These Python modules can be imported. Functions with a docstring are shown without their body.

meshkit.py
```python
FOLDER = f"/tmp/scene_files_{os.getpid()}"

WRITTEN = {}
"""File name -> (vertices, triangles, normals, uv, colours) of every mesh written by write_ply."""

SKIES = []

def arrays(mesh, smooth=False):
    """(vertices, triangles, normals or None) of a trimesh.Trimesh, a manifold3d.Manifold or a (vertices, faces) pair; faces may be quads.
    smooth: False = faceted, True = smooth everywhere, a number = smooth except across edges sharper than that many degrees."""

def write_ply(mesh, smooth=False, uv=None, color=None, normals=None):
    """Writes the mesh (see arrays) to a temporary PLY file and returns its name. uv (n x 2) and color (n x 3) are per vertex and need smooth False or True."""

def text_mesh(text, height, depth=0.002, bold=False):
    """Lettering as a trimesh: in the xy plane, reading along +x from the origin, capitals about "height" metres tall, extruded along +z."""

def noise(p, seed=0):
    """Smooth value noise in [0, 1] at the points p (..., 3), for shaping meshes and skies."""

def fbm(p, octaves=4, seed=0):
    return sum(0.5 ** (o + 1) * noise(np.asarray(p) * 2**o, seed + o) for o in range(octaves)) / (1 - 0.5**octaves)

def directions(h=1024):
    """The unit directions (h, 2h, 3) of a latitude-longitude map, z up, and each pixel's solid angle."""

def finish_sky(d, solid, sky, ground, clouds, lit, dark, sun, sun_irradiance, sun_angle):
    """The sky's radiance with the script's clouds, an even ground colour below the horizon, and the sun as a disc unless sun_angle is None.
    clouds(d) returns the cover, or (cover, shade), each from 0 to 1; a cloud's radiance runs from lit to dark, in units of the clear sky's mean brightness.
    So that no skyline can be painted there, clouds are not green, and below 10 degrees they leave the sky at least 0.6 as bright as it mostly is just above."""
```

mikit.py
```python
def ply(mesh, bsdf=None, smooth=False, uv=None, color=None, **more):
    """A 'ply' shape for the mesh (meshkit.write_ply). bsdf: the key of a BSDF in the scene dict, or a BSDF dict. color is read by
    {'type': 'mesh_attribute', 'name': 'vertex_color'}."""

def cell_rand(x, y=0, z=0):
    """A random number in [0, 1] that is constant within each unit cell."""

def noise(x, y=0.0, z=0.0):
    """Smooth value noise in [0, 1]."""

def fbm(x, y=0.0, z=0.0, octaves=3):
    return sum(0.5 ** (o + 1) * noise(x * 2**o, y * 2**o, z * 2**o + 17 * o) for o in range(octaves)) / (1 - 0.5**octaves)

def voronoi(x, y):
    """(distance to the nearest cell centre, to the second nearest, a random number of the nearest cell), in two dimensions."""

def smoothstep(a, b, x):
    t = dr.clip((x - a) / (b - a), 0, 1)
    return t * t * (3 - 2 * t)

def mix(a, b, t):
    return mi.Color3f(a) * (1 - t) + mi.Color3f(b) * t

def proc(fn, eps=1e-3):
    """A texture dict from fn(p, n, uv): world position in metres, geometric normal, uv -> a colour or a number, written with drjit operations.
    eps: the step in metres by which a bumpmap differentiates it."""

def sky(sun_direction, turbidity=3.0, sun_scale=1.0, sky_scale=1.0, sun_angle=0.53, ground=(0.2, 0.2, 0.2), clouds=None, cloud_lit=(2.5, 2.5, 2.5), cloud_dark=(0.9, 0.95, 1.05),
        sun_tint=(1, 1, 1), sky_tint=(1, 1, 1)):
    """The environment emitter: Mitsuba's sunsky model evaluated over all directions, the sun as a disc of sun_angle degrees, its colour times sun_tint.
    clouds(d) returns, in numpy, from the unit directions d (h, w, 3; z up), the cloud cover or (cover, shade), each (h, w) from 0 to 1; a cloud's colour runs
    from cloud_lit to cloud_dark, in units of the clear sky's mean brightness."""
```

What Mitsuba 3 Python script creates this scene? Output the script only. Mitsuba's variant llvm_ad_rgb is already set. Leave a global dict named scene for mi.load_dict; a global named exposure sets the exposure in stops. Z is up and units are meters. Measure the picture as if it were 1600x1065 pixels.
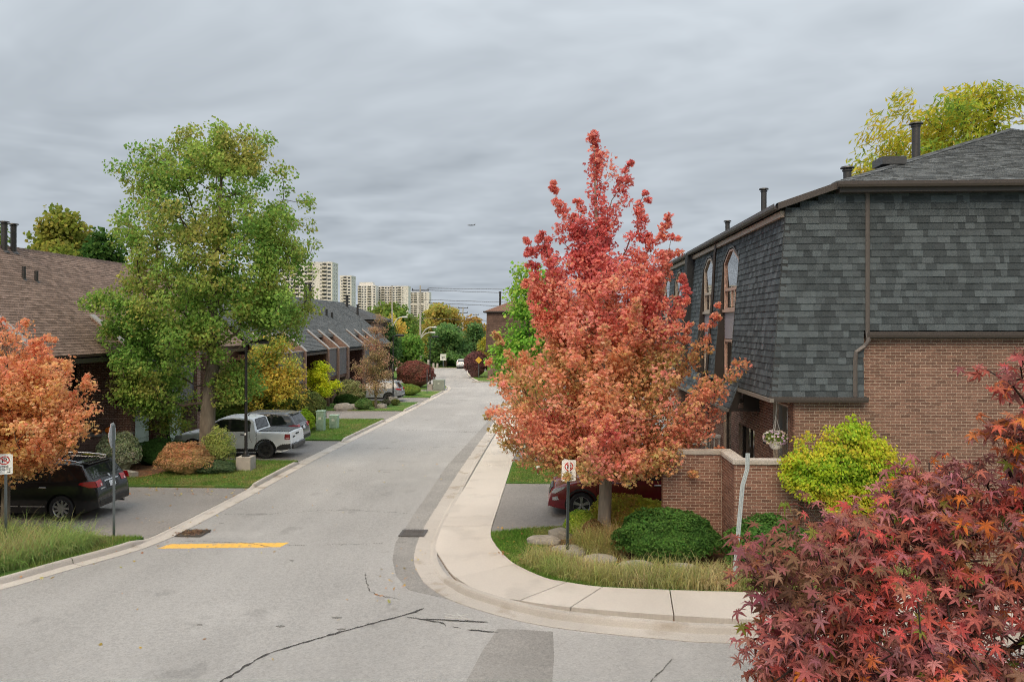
import math
import numpy as np
import trimesh
import shapely
import shapely.geometry as sg
from shapely.ops import unary_union
import manifold3d as m3
import mitsuba as mi
import drjit as dr
import mikit
import meshkit
from mikit import noise, fbm, voronoi, cell_rand, smoothstep, mix

# World: metres, z up. The street runs along +Y and falls gently away from the camera (1.6 %).
T = mi.ScalarTransform4f
scene, labels = {}, {}

# ------------------------------------------------------------------ camera, sky, exposure
YAW = math.atan(62 / 1240)
EYE = (0.0, 0.0, 5.0)
scene['camera'] = {
    'type': 'perspective', 'fov': 2 * math.degrees(math.atan(800 / 1240)), 'fov_axis': 'x',
    'near_clip': 0.1, 'far_clip': 6000.0, 'principal_point_offset_y': 0.0202,
    'to_world': T().look_at(origin=EYE, target=[-math.sin(YAW), math.cos(YAW), 5.0], up=[0, 0, 1]),
}
exposure = 2.75


def overcast(d):
    """A closed layer of thin cloud: brighter towards the zenith, rippled by the wind."""
    s = np.clip(d[..., 2], 0, 1)
    k = 1.0 / (s + 0.09)
    x, y = d[..., 0] * k, d[..., 1] * k
    warp = meshkit.fbm(np.stack([x * 0.8, y * 0.8, x * 0 + 3.1], -1), 3) - 0.5
    x2, y2 = x + 1.1 * warp + 0.35 * y, y * 0.9 - 0.8 * warp
    big = meshkit.fbm(np.stack([x2 * 0.55, y2 * 0.8, x * 0], -1), 4, 3) - 0.5
    band = meshkit.fbm(np.stack([x2 * 1.8, y2 * 2.2, x * 0 + 9], -1), 4, 11) - 0.5
    fine = meshkit.fbm(np.stack([x2 * 4.2, y2 * 5.6, x * 0 + 5], -1), 4, 21) - 0.5
    level = 0.20 * s + 1.75 * s ** 2.2 + 0.26 * big + 0.30 * band + 0.28 * fine
    return np.ones_like(s), np.clip(1 - (level + 0.16) / 2.3, 0, 1)


scene['sky'] = mikit.sky((-0.18, -0.76, 0.80), turbidity=3, sun_scale=0.3, sun_angle=40, clouds=overcast,
                         cloud_lit=(2.72, 2.91, 3.06), cloud_dark=(0.615, 0.692, 0.775), sun_tint=(1.0, 0.96, 0.9))
labels['sky'] = {'kind': 'structure', 'label': 'grey overcast sky with faint rippled cloud bands'}

# ------------------------------------------------------------------ helpers
RNG = np.random.default_rng(11)


def lin(h):
    """'#rrggbb' to linear RGB."""
    c = np.array([int(h[i:i + 2], 16) for i in (1, 3, 5)]) / 255
    return np.where(c <= 0.04045, c / 12.92, ((c + 0.055) / 1.055) ** 2.4)


def zg(y):
    return -0.016 * np.clip(np.asarray(y, float), -30, 150)


def numbered(key):
    if key not in scene and key not in labels:
        return key
    n = 1
    while f'{key}_{n:03d}' in scene or f'{key}_{n:03d}' in labels:
        n += 1
    return f'{key}_{n:03d}'


COUNT = {}


def key_of(name, parent=None):
    base = f'{parent}__{name}' if parent else name
    n = COUNT.get(base, 0)
    COUNT[base] = n + 1
    return base if n == 0 else f'{base}_{n:03d}'


def thing(name, label, cat, group=None):
    k = key_of(name)
    labels[k] = {'label': label, 'category': cat}
    if group:
        labels[k]['group'] = group
    return k


def struct(name, mesh, bsdf, label=None, parent=None, col=None, smooth=False, kind='structure'):
    k = add(name, mesh, bsdf, parent, col, smooth)
    if parent is None:
        labels[k] = {'kind': kind}
        if label:
            labels[k]['label'] = label
    return k


def add(name, mesh, bsdf, parent=None, col=None, smooth=False, label=None, kind=None, to_world=None):
    k = key_of(name, parent)
    v, f = (np.asarray(mesh[0], float), np.asarray(mesh[1], int)) if isinstance(mesh, tuple) else (np.array(mesh.vertices), np.array(mesh.faces))
    color = None
    if bsdf in VC:
        c = np.asarray(DEFAULT if col is None else col, float)
        color = np.tile(c, (len(v), 1)) if c.ndim == 1 else c
    if smooth is not False and smooth is not True and color is not None:
        cc = color[0]
        v, f, _ = smooth_split(v, f, smooth)
        color, smooth = np.tile(cc, (len(v), 1)), True
    scene[k] = mikit.ply((v, f), bsdf, smooth=smooth, uv=None if color is None else pack(color))
    if to_world is not None:
        scene[k]['to_world'] = to_world
    if label or kind:
        labels[k] = {}
        if label:
            labels[k]['label'] = label
        if kind:
            labels[k]['kind'] = kind
    return k


def smooth_split(v, f, angle):
    m = trimesh.Trimesh(v, f, process=False)
    m.merge_vertices()
    m = trimesh.graph.smooth_shade(m, angle=math.radians(angle), facet_minarea=None)
    return np.array(m.vertices), np.array(m.faces), None


BOXV = np.array([[x, y, z] for x in (-.5, .5) for y in (-.5, .5) for z in (-.5, .5)])
BOXF = np.array([[0, 1, 3], [0, 3, 2], [4, 6, 7], [4, 7, 5], [0, 4, 5], [0, 5, 1], [2, 3, 7], [2, 7, 6], [0, 2, 6], [0, 6, 4], [1, 5, 7], [1, 7, 3]])


def box(x0, x1, y0, y1, z0, z1):
    return BOXV * [x1 - x0, y1 - y0, z1 - z0] + [(x0 + x1) / 2, (y0 + y1) / 2, (z0 + z1) / 2], BOXF


def boxes(rows):
    """Many boxes (n x 6: x0 x1 y0 y1 z0 z1) as one mesh."""
    r = np.asarray(rows, float)
    v = BOXV[None] * (r[:, None, 1::2] - r[:, None, ::2]) + ((r[:, 1::2] + r[:, ::2]) / 2)[:, None]
    f = BOXF[None] + (np.arange(len(r)) * 8)[:, None, None]
    return v.reshape(-1, 3), f.reshape(-1, 3)


def join(ms):
    vs, fs, n = [], [], 0
    for m in ms:
        v, f = m if isinstance(m, tuple) else (np.array(m.vertices), np.array(m.faces))
        vs.append(v)
        fs.append(np.asarray(f) + n)
        n += len(v)
    return np.vstack(vs), np.vstack(fs)


def move(m, t=(0, 0, 0), rz=0.0, s=1.0):
    v, f = m if isinstance(m, tuple) else (np.array(m.vertices), np.array(m.faces))
    c, q = math.cos(rz), math.sin(rz)
    return (np.asarray(v) * s) @ np.array([[c, q, 0], [-q, c, 0], [0, 0, 1.0]]) + np.asarray(t, float), f


def tube(pts, rad, sides=8, cap=True):
    p = np.asarray(pts, float)
    r = np.broadcast_to(np.asarray(rad, float), (len(p),))
    t = np.gradient(p, axis=0)
    t /= np.linalg.norm(t, axis=1, keepdims=True) + 1e-12
    up = np.array([0, 0, 1.0]) if np.abs(t[:, 2]).mean() < 0.8 else np.array([1.0, 0, 0])
    a = np.cross(t, up)
    a /= np.linalg.norm(a, axis=1, keepdims=True) + 1e-12
    b = np.cross(t, a)
    ang = np.arange(sides) * 2 * np.pi / sides
    v = (p[:, None] + r[:, None, None] * (np.cos(ang)[None, :, None] * a[:, None] + np.sin(ang)[None, :, None] * b[:, None])).reshape(-1, 3)
    i, j = np.meshgrid(np.arange(len(p) - 1), np.arange(sides), indexing='ij')
    A, B = (i * sides + j).ravel(), (i * sides + (j + 1) % sides).ravel()
    f = np.vstack([np.stack([A, B, B + sides], 1), np.stack([A, B + sides, A + sides], 1)])
    if cap:
        n = len(v)
        v = np.vstack([v, p[0], p[-1]])
        e = (len(p) - 1) * sides
        f = np.vstack([f] + [[[n, (q + 1) % sides, q], [n + 1, e + q, e + (q + 1) % sides]] for q in range(sides)])
    return v, f


def lathe(prof, sides=24):
    p = np.asarray(prof, float)
    ang = np.arange(sides) * 2 * np.pi / sides
    v = np.stack([p[:, None, 0] * np.cos(ang), p[:, None, 0] * np.sin(ang), p[:, None, 1] + 0 * ang], -1).reshape(-1, 3)
    i, j = np.meshgrid(np.arange(len(p) - 1), np.arange(sides), indexing='ij')
    A, B = (i * sides + j).ravel(), (i * sides + (j + 1) % sides).ravel()
    return v, np.vstack([np.stack([A, B, B + sides], 1), np.stack([A, B + sides, A + sides], 1)])


def prism(poly, h, plane='xy', at=0.0):
    """A shapely polygon or point list, extruded by h. plane 'xz': drawn in x,z and extruded along +y from at; 'yz': along +x."""
    g = poly if hasattr(poly, 'geom_type') else sg.Polygon(poly)
    m = trimesh.creation.extrude_polygon(g, h, engine='earcut')
    v, f = np.array(m.vertices), np.array(m.faces)
    if plane == 'xz':
        v, f = np.stack([v[:, 0], v[:, 2] + at, v[:, 1]], 1), f[:, ::-1]
    elif plane == 'yz':
        v = np.stack([v[:, 2] + at, v[:, 0], v[:, 1]], 1)
    else:
        v = v + [0, 0, at]
    return v, f


def slab(poly, top, thick=0.3, refine=None):
    """A piece of ground: the polygon laid on the falling ground, top metres above it."""
    g = poly if hasattr(poly, 'geom_type') else sg.Polygon(poly)
    ms = []
    y0, y1 = g.bounds[1], g.bounds[3]
    cuts = [-1e4] + [c for c in (-30, 150) if y0 < c < y1] + [1e4]
    bits = [g] if len(cuts) == 2 else [g.intersection(sg.box(-1e4, a, 1e4, b)) for a, b in zip(cuts, cuts[1:])]
    for q in [q for b in bits for q in getattr(b, 'geoms', [b])]:
        if q.area > 1e-4:
            v, f = prism(q, thick, at=-thick)
            v[:, 2] += zg(v[:, 1]) + top
            ms.append((v, f))
    return join(ms)


def spline(pts, step):
    """Catmull-Rom through pts, resampled at about step."""
    p = np.asarray(pts, float)
    q = np.vstack([2 * p[0] - p[1], p, 2 * p[-1] - p[-2]])
    out = []
    for i in range(1, len(q) - 2):
        t = np.linspace(0, 1, 24, endpoint=False)[:, None]
        out.append(0.5 * (2 * q[i] + (q[i + 1] - q[i - 1]) * t + (2 * q[i - 1] - 5 * q[i] + 4 * q[i + 1] - q[i + 2]) * t ** 2 + (3 * q[i] - 3 * q[i + 1] + q[i + 2] - q[i - 1]) * t ** 3))
    c = np.vstack(out + [p[-1:]])
    s = np.concatenate([[0], np.cumsum(np.linalg.norm(np.diff(c, axis=0), axis=1))])
    n = max(2, int(s[-1] / step) + 1)
    return np.stack([np.interp(np.linspace(0, s[-1], n), s, c[:, k]) for k in range(p.shape[1])], 1)


def grid_faces(n, m):
    i, j = np.meshgrid(np.arange(n - 1), np.arange(m - 1), indexing='ij')
    A = (i * m + j).ravel()
    return np.vstack([np.stack([A, A + 1, A + m + 1], 1), np.stack([A, A + m + 1, A + m], 1)])


# ------------------------------------------------------------------ materials
DEFAULT = (0.5, 0.5, 0.5)
VC = {'matte', 'satin', 'gloss', 'metal', 'leaf', 'waxleaf'}


def pack(c):
    """A piece's own colour, carried in its two uv numbers (plain meshes that share a material are joined by the renderer)."""
    c = np.clip(np.asarray(c, float), 0, 1)
    return np.stack([np.round(np.sqrt(c[:, 0]) * 255) + 0.02 + 0.96 * np.sqrt(c[:, 1]), np.sqrt(c[:, 2])], 1)


def own_colour(p, n, uv):
    r = dr.floor(uv.x)
    return mi.Color3f(dr.square(r / 255), dr.square((uv.x - r - 0.02) / 0.96), dr.square(uv.y))


vcol = mikit.proc(own_colour)


def bsdf(key, d, two=True):
    scene[key] = {'type': 'twosided', 'inner': d} if two else d


def rgb(c):
    return {'type': 'rgb', 'value': [float(x) for x in (lin(c) if isinstance(c, str) else c)]}


bsdf('matte', {'type': 'principled', 'base_color': vcol, 'roughness': 0.85, 'specular': 0.25})
bsdf('satin', {'type': 'principled', 'base_color': vcol, 'roughness': 0.45, 'specular': 0.5})
bsdf('gloss', {'type': 'principled', 'base_color': vcol, 'roughness': 0.12, 'specular': 0.5, 'clearcoat': 0.6, 'clearcoat_gloss': 0.98})
bsdf('metal', {'type': 'principled', 'base_color': vcol, 'roughness': 0.3, 'metallic': 0.9})
bsdf('leaf', {'type': 'principledthin', 'base_color': vcol, 'roughness': 0.55, 'diff_trans': 1.0, 'eta': 1.4}, two=False)
bsdf('waxleaf', {'type': 'principledthin', 'base_color': vcol, 'roughness': 0.42, 'diff_trans': 0.5, 'eta': 1.45}, two=False)
bsdf('pane', {'type': 'principled', 'base_color': rgb((0.025, 0.03, 0.033)), 'roughness': 0.04, 'specular': 0.9})
scene['glass'] = {'type': 'thindielectric', 'int_ior': 1.52}
bsdf('carglass', {'type': 'principled', 'base_color': rgb((0.012, 0.014, 0.015)), 'roughness': 0.03, 'specular': 0.8})
bsdf('rubber', {'type': 'principled', 'base_color': rgb((0.022, 0.022, 0.023)), 'roughness': 0.8})


def asphalt_colour(p, n, uv):
    g = noise(p.x * 55, p.y * 55, 1.0)
    g2 = noise(p.x * 23, p.y * 23, 7.0)
    big = fbm(p.x * 0.35, p.y * 0.22, 3.0, 4)
    streak = fbm(p.x * 1.6, p.y * 0.12, 5.0, 3)
    spot = smoothstep(0.70, 0.80, fbm(p.x * 1.3, p.y * 1.3, 11.0, 4))
    pale = smoothstep(0.62, 0.75, fbm(p.x * 0.5, p.y * 0.5, 21.0, 4))
    v = 0.240 * (0.80 + 0.24 * g + 0.17 * g2) * (0.82 + 0.36 * big) * (0.93 + 0.14 * streak) * (1 - 0.14 * spot) * (1 + 0.10 * pale)
    return mi.Color3f(v * 1.0, v * 0.985, v * 0.965)


def patch_colour(p, n, uv):
    v = 0.203 * (0.75 + 0.34 * noise(p.x * 55, p.y * 55, 1.0) + 0.16 * noise(p.x * 23, p.y * 23, 7.0)) * (0.8 + 0.4 * fbm(p.x * 0.8, p.y * 0.8, 3.0, 4))
    return mi.Color3f(v * 1.0, v * 0.965, v * 0.925)


def drive_colour(p, n, uv):
    v = 0.175 * (0.76 + 0.3 * noise(p.x * 50, p.y * 50, 1.0) + 0.18 * noise(p.x * 21, p.y * 21, 7.0)) * (0.78 + 0.44 * fbm(p.x * 0.5, p.y * 0.5, 13.0, 4))
    return mi.Color3f(v * 1.02, v * 0.96, v * 0.91)


def concrete_colour(p, n, uv):
    big = fbm(p.x * 0.7, p.y * 0.7, p.z * 0.7 + 2, 4)
    g = noise(p.x * 60, p.y * 60, p.z * 60)
    stain = smoothstep(0.55, 0.78, fbm(p.x * 2.2, p.y * 2.2, p.z * 2.0 + 31.0, 4))
    v = 0.36 * (0.78 + 0.38 * big) * (0.90 + 0.18 * g)
    return mix(mi.Color3f(v, v * 0.93, v * 0.85), mi.Color3f(v * 0.70, v * 0.60, v * 0.49), stain * 0.85)


def walk_colour(p, n, uv):
    big = fbm(p.x * 0.5, p.y * 0.5, 4.0, 4)
    g = noise(p.x * 70, p.y * 70, 2.0)
    stain = smoothstep(0.6, 0.8, fbm(p.x * 1.4, p.y * 1.4, 41.0, 4))
    v = 0.42 * (0.86 + 0.25 * big) * (0.95 + 0.09 * g) * (1 - 0.10 * stain) * (0.96 + 0.08 * uv.x)
    return mi.Color3f(v, v * 0.925, v * 0.84)


def lawn_colour(p, n, uv):
    b = fbm(p.x * 0.9, p.y * 0.9, 2.0, 4)
    t = noise(p.x * 26, p.y * 26, 5.0)
    dry = smoothstep(0.55, 0.78, fbm(p.x * 1.7, p.y * 1.7, 17.0, 4))
    c = mix(mi.Color3f(0.035, 0.075, 0.016), mi.Color3f(0.085, 0.15, 0.036), 0.5 * b + 0.5 * t)
    return mix(c, mi.Color3f(0.20, 0.17, 0.07), dry * 0.55)


def mulch_colour(p, n, uv):
    t = noise(p.x * 31, p.y * 38, 5.0)
    r = smoothstep(0.6, 0.75, fbm(p.x * 6, p.y * 6, 3.0, 3))
    return mix(mix(mi.Color3f(0.06, 0.035, 0.022), mi.Color3f(0.15, 0.09, 0.055), t), mi.Color3f(0.22, 0.08, 0.04), r * 0.7)


def bark_colour(p, n, uv):
    a = fbm(p.x * 9, p.y * 9, p.z * 2.2, 4)
    b = noise(p.x * 45, p.y * 45, p.z * 8)
    v = 0.085 + 0.15 * a * (0.6 + 0.6 * b)
    return mi.Color3f(v, v * 0.86, v * 0.70)


def bark_height(p, n, uv):
    return 0.03 * fbm(p.x * 14, p.y * 14, p.z * 2.5, 3)


def stone_colour(p, n, uv):
    a = fbm(p.x * 3, p.y * 3, p.z * 3, 4)
    v = 0.27 * (0.7 + 0.5 * a) * (0.9 + 0.2 * noise(p.x * 50, p.y * 50, p.z * 50))
    return mi.Color3f(v, v * 0.94, v * 0.85)


def mortar_colour(p, n, uv):
    v = 0.50 * (0.8 + 0.3 * fbm(p.x * 3, p.y * 3, p.z * 3, 3))
    return mi.Color3f(v, v * 0.84, v * 0.69)


def far_brick_colour(p, n, uv):
    """Brickwork too far away to tell the bricks apart."""
    h = dr.select(dr.abs(n.x) > 0.7, p.y, p.x)
    row = dr.floor(p.z / 0.067)
    fx = h / 0.213 + 0.5 * (row - 2 * dr.floor(row / 2))
    m = (dr.abs(p.z / 0.067 - row - 0.5) > 0.42) | (dr.abs(fx - dr.floor(fx) - 0.5) > 0.47)
    r = cell_rand(dr.floor(fx), row, 3)
    b = mix(mi.Color3f(0.145, 0.092, 0.076), mi.Color3f(0.225, 0.142, 0.118), r)
    return dr.select(m, mi.Color3f(0.27, 0.20, 0.155), b) * (0.85 + 0.3 * fbm(p.x, p.y, p.z, 3))


def far_shingle_colour(p, n, uv):
    row = dr.floor(p.z / 0.09)
    r = cell_rand(dr.floor(p.y / 0.3 + 0.5 * row), row, 5)
    v = 0.062 * (0.75 + 0.45 * r) * (0.85 + 0.3 * fbm(p.x * 0.6, p.y * 0.6, p.z, 3))
    edge = (p.z / 0.09 - row) < 0.2
    v = dr.select(edge, v * 0.62, v)
    return mi.Color3f(v * 0.92, v * 0.99, v * 1.06)


def tower_colour(p, n, uv):
    v = 0.60 * (0.88 + 0.2 * fbm(p.x * 0.12, p.y * 0.12, p.z * 0.04, 3))
    return mi.Color3f(v, v * 0.975, v * 0.925)


def paint_colour(p, n, uv):
    wear = smoothstep(0.60, 0.78, fbm(p.x * 9, p.y * 9, 3.0, 4))
    g = noise(p.x * 60, p.y * 60, 1.0)
    return mix(mi.Color3f(0.62, 0.36, 0.075) * (0.85 + 0.2 * g), mi.Color3f(0.24, 0.22, 0.18), wear * 0.75)


def rough(fn, r=0.85, s=0.3):
    return {'type': 'principled', 'base_color': mikit.proc(fn), 'roughness': r, 'specular': s}


bsdf('asphalt', rough(asphalt_colour, 0.8))
bsdf('asphalt_new', rough(patch_colour, 0.8))
bsdf('driveway_asphalt', rough(drive_colour, 0.8))
bsdf('road_paint', rough(paint_colour, 0.75))
bsdf('concrete', rough(concrete_colour))
bsdf('walk', rough(walk_colour))
bsdf('turf', rough(lawn_colour, 0.95, 0.1))
bsdf('mulch', rough(mulch_colour, 0.95, 0.1))
scene['bark'] = {'type': 'twosided', 'inner': {'type': 'bumpmap', 'arbitrary': {**mikit.proc(bark_height, 4e-3)}, 'scale': 1.0, 'bsdf': rough(bark_colour, 0.95, 0.1)}}
bsdf('pale_bark', rough(lambda p, n, uv: bark_colour(p, n, uv) * 1.9, 0.95, 0.1))
bsdf('stone', rough(stone_colour))
bsdf('mortar', rough(mortar_colour, 0.95, 0.1))
bsdf('far_brick', rough(far_brick_colour))
bsdf('far_shingle', rough(far_shingle_colour))
bsdf('tower_concrete', rough(tower_colour))

# ------------------------------------------------------------------ the ground
L_GUT = spline([(-26, 3.0), (-18, 7.6), (-14, 11.0), (-12.2, 13.2), (-11.0, 15.3), (-10.45, 16.73), (-9.95, 17.9), (-9.68, 18.9), (-9.58, 20.4), (-9.62, 25), (-9.8, 31), (-9.85, 40), (-9.87, 55), (-9.95, 71.5), (-10.1, 78), (-10.6, 83), (-12.0, 87), (-16, 89.5), (-26, 91)], 0.25)
R_GUT = spline([(-1.5, 86.5), (-2.6, 84), (-3.3, 80), (-3.5, 74), (-3.5, 60), (-3.52, 45), (-3.52, 31.8), (-3.45, 24.7), (-3.38, 20.6), (-3.16, 18.1), (-2.8, 16.7), (-2.39, 15.8), (-1.66, 14.9), (-0.13, 13.88), (2.02, 13.34), (3.03, 13.25), (8, 13.1), (30, 13)], 0.25)
struct('road', slab(sg.box(-300, -60, 300, 1500), 0.0, 0.2), 'asphalt', 'weathered grey asphalt street falling gently away')


def offset(path, d):
    """The path moved d metres to the left of its direction."""
    t = np.gradient(path, axis=0)
    t /= np.linalg.norm(t, axis=1, keepdims=True)
    return path + d[:, None] * np.stack([-t[:, 1], t[:, 0]], 1) if np.ndim(d) else path + d * np.stack([-t[:, 1], t[:, 0]], 1)


def ramp(y, spans, hi, lo, soft=0.55):
    """Kerb height along the street: lo at the driveways, hi elsewhere."""
    out = np.full(len(y), hi)
    for a, b in spans:
        out = np.minimum(out, np.clip(np.maximum(a - y, y - b) / soft, 0, 1) * (hi - lo) + lo)
    return out


def kerb_strip(path, side, heights, pan=0.32, top=0.15):
    """Cross-section swept along the path: gutter pan, face, rounded top, back. side: +1 = kerb lies left of the path."""
    prof = [(0.0, -0.05, 0), (0.0, 0.012, 0), (pan, 0.016, 0), (pan + 0.035, 0.0, 0.80), (pan + 0.06, 0.004, 1.0), (pan + top, 0.004, 1.0), (pan + top, -0.2, 0)]
    rows = []
    for d, z, k in prof:
        q = offset(path, side * d)
        rows.append(np.column_stack([q, zg(q[:, 1]) + z + k * heights]))
    v = np.stack(rows, 1).reshape(-1, 3)
    f = grid_faces(len(path), len(prof))
    return v, f if side < 0 else f[:, ::-1]


DRIVES_L = [(19.2, 26.0), (31.7, 38.4), (48.6, 54.7), (62.0, 67.4), (75.6, 78.2)]
DRIVES_R = [(20.3, 27.2), (32.0, 38.6), (50, 57), (63, 70)]
lh = np.where(L_GUT[:, 1] < 84, ramp(L_GUT[:, 1], DRIVES_L, 0.13, 0.03), 0.13)
rh = np.where(R_GUT[:, 0] < -2.0, np.clip((16.6 - R_GUT[:, 1]) / 1.2, 0, 1) * 0.09 + 0.045, 0.135)
kl = 'kerb'
labels[kl] = {'kind': 'structure', 'label': 'concrete kerb and gutter along the left side of the street'}
kr = 'kerb_001'
labels[kr] = {'kind': 'structure', 'label': 'pale concrete kerb and gutter curving round the right corner'}


def kerb_parts(root, path, side, heights, length, gap=0.012, pan=0.32, top=0.15):
    s = np.concatenate([[0], np.cumsum(np.linalg.norm(np.diff(path, axis=0), axis=1))])
    cuts = np.arange(0, s[-1], length)
    for a, b in zip(cuts, list(cuts[1:]) + [s[-1]]):
        if b - a < 0.2:
            continue
        t = np.concatenate([[a + gap / 2], s[(s > a + 0.1) & (s < b - 0.1)], [b - gap / 2]])
        seg = np.stack([np.interp(t, s, path[:, k]) for k in (0, 1)], 1)
        add('segment', kerb_strip(seg, side, np.interp(t, s, heights), pan, top), 'concrete', root)


kerb_parts(kl, L_GUT, 1, lh, 3.6)
kerb_parts(kr, R_GUT, 1, rh, 4.4, pan=0.36, top=0.17)

# sidewalk on the right: slabs between tooled joints, each its own piece
seam = [(-2.93, y) for y in np.arange(80, 21.5, -3.05)] + [(-2.92, 20.95), (-2.8, 19.0), (-2.61, 18.17), (-2.01, 16.44), (-1.30, 15.28), (-0.62, 14.83), (0.35, 14.48), (2.15, 14.15)] + [(x, 14.0) for x in (3.7, 5.2, 6.7, 8.2, 9.7, 11.2, 12.7)]
inner = [(-1.57, y) for y in np.arange(80, 21.5, -3.05)] + [(-1.57, 20.95), (-1.5, 19.75), (-1.2, 18.45), (-0.78, 17.25), (-0.16, 16.32), (0.30, 16.02), (1.0, 15.74), (2.3, 15.62)] + [(x, 15.56) for x in (3.75, 5.2, 6.7, 8.2, 9.7, 11.2, 12.7)]
JOINT = {'wide': {(-2.01, 16.44)}}
walk = 'sidewalk'
labels[walk] = {'kind': 'structure', 'label': 'pale concrete sidewalk along the right side of the street'}
fs, fi = np.array(seam), np.array(inner)
smooth_seam, smooth_inner = spline(fs, 0.05), spline(fi, 0.05)


def along(curve, a, b):
    i, j = (int(np.argmin(((curve - q) ** 2).sum(1))) for q in (a, b))
    return curve[i:j + 1]


joints = [0] + [i for i in range(1, len(seam)) if seam[i][1] > 20.9 and i % 1 == 0] + [i for i in range(len(seam)) if seam[i] in ((-2.01, 16.44), (-0.62, 14.83), (0.35, 14.48), (2.15, 14.15)) or seam[i][0] > 3]
joints = sorted(set(joints))
for a, b in zip(joints, joints[1:]):
    s1, s2 = along(smooth_seam, fs[a], fs[b]), along(smooth_inner, fi[a], fi[b])
    poly = sg.Polygon(np.vstack([s1, s2[::-1]])).buffer(0)
    gap = 0.007 if seam[a][1] > 21.0 else 0.011
    poly = poly.buffer(-gap, join_style=2)
    hh = 0.05 if seam[b][1] > 16 else 0.14
    va, vf = slab(poly.simplify(0.004), 0.0, 0.3)
    # the walk rises a little towards the corner, with the kerb
    va[:, 2] += np.where(va[:, 0] < -2.0, np.clip((16.6 - va[:, 1]) / 1.2, 0, 1) * 0.085, np.clip((va[:, 0] + 2.6) / 2.0, 0, 1) * 0.085) + 0.052
    k = key_of('slab', walk)
    r = float(RNG.random())
    scene[k] = mikit.ply((va, vf), 'walk', uv=np.full((len(va), 2), r))
walk_poly = sg.Polygon(np.vstack([smooth_seam, smooth_inner[::-1]])).buffer(0)
struct('sidewalk_joint', slab(walk_poly.buffer(-0.01), 0.02, 0.3), 'mulch', 'dark joint filler below the sidewalk slabs')

# lawns, beds and driveways
kb = offset(L_GUT, 0.46)
left_band = sg.Polygon(np.vstack([kb, [(-60, 91), (-60, 3)]])).buffer(0)


def band(x0, x1, y0, y1):
    return sg.box(x0, y0, x1, y1)


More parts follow.
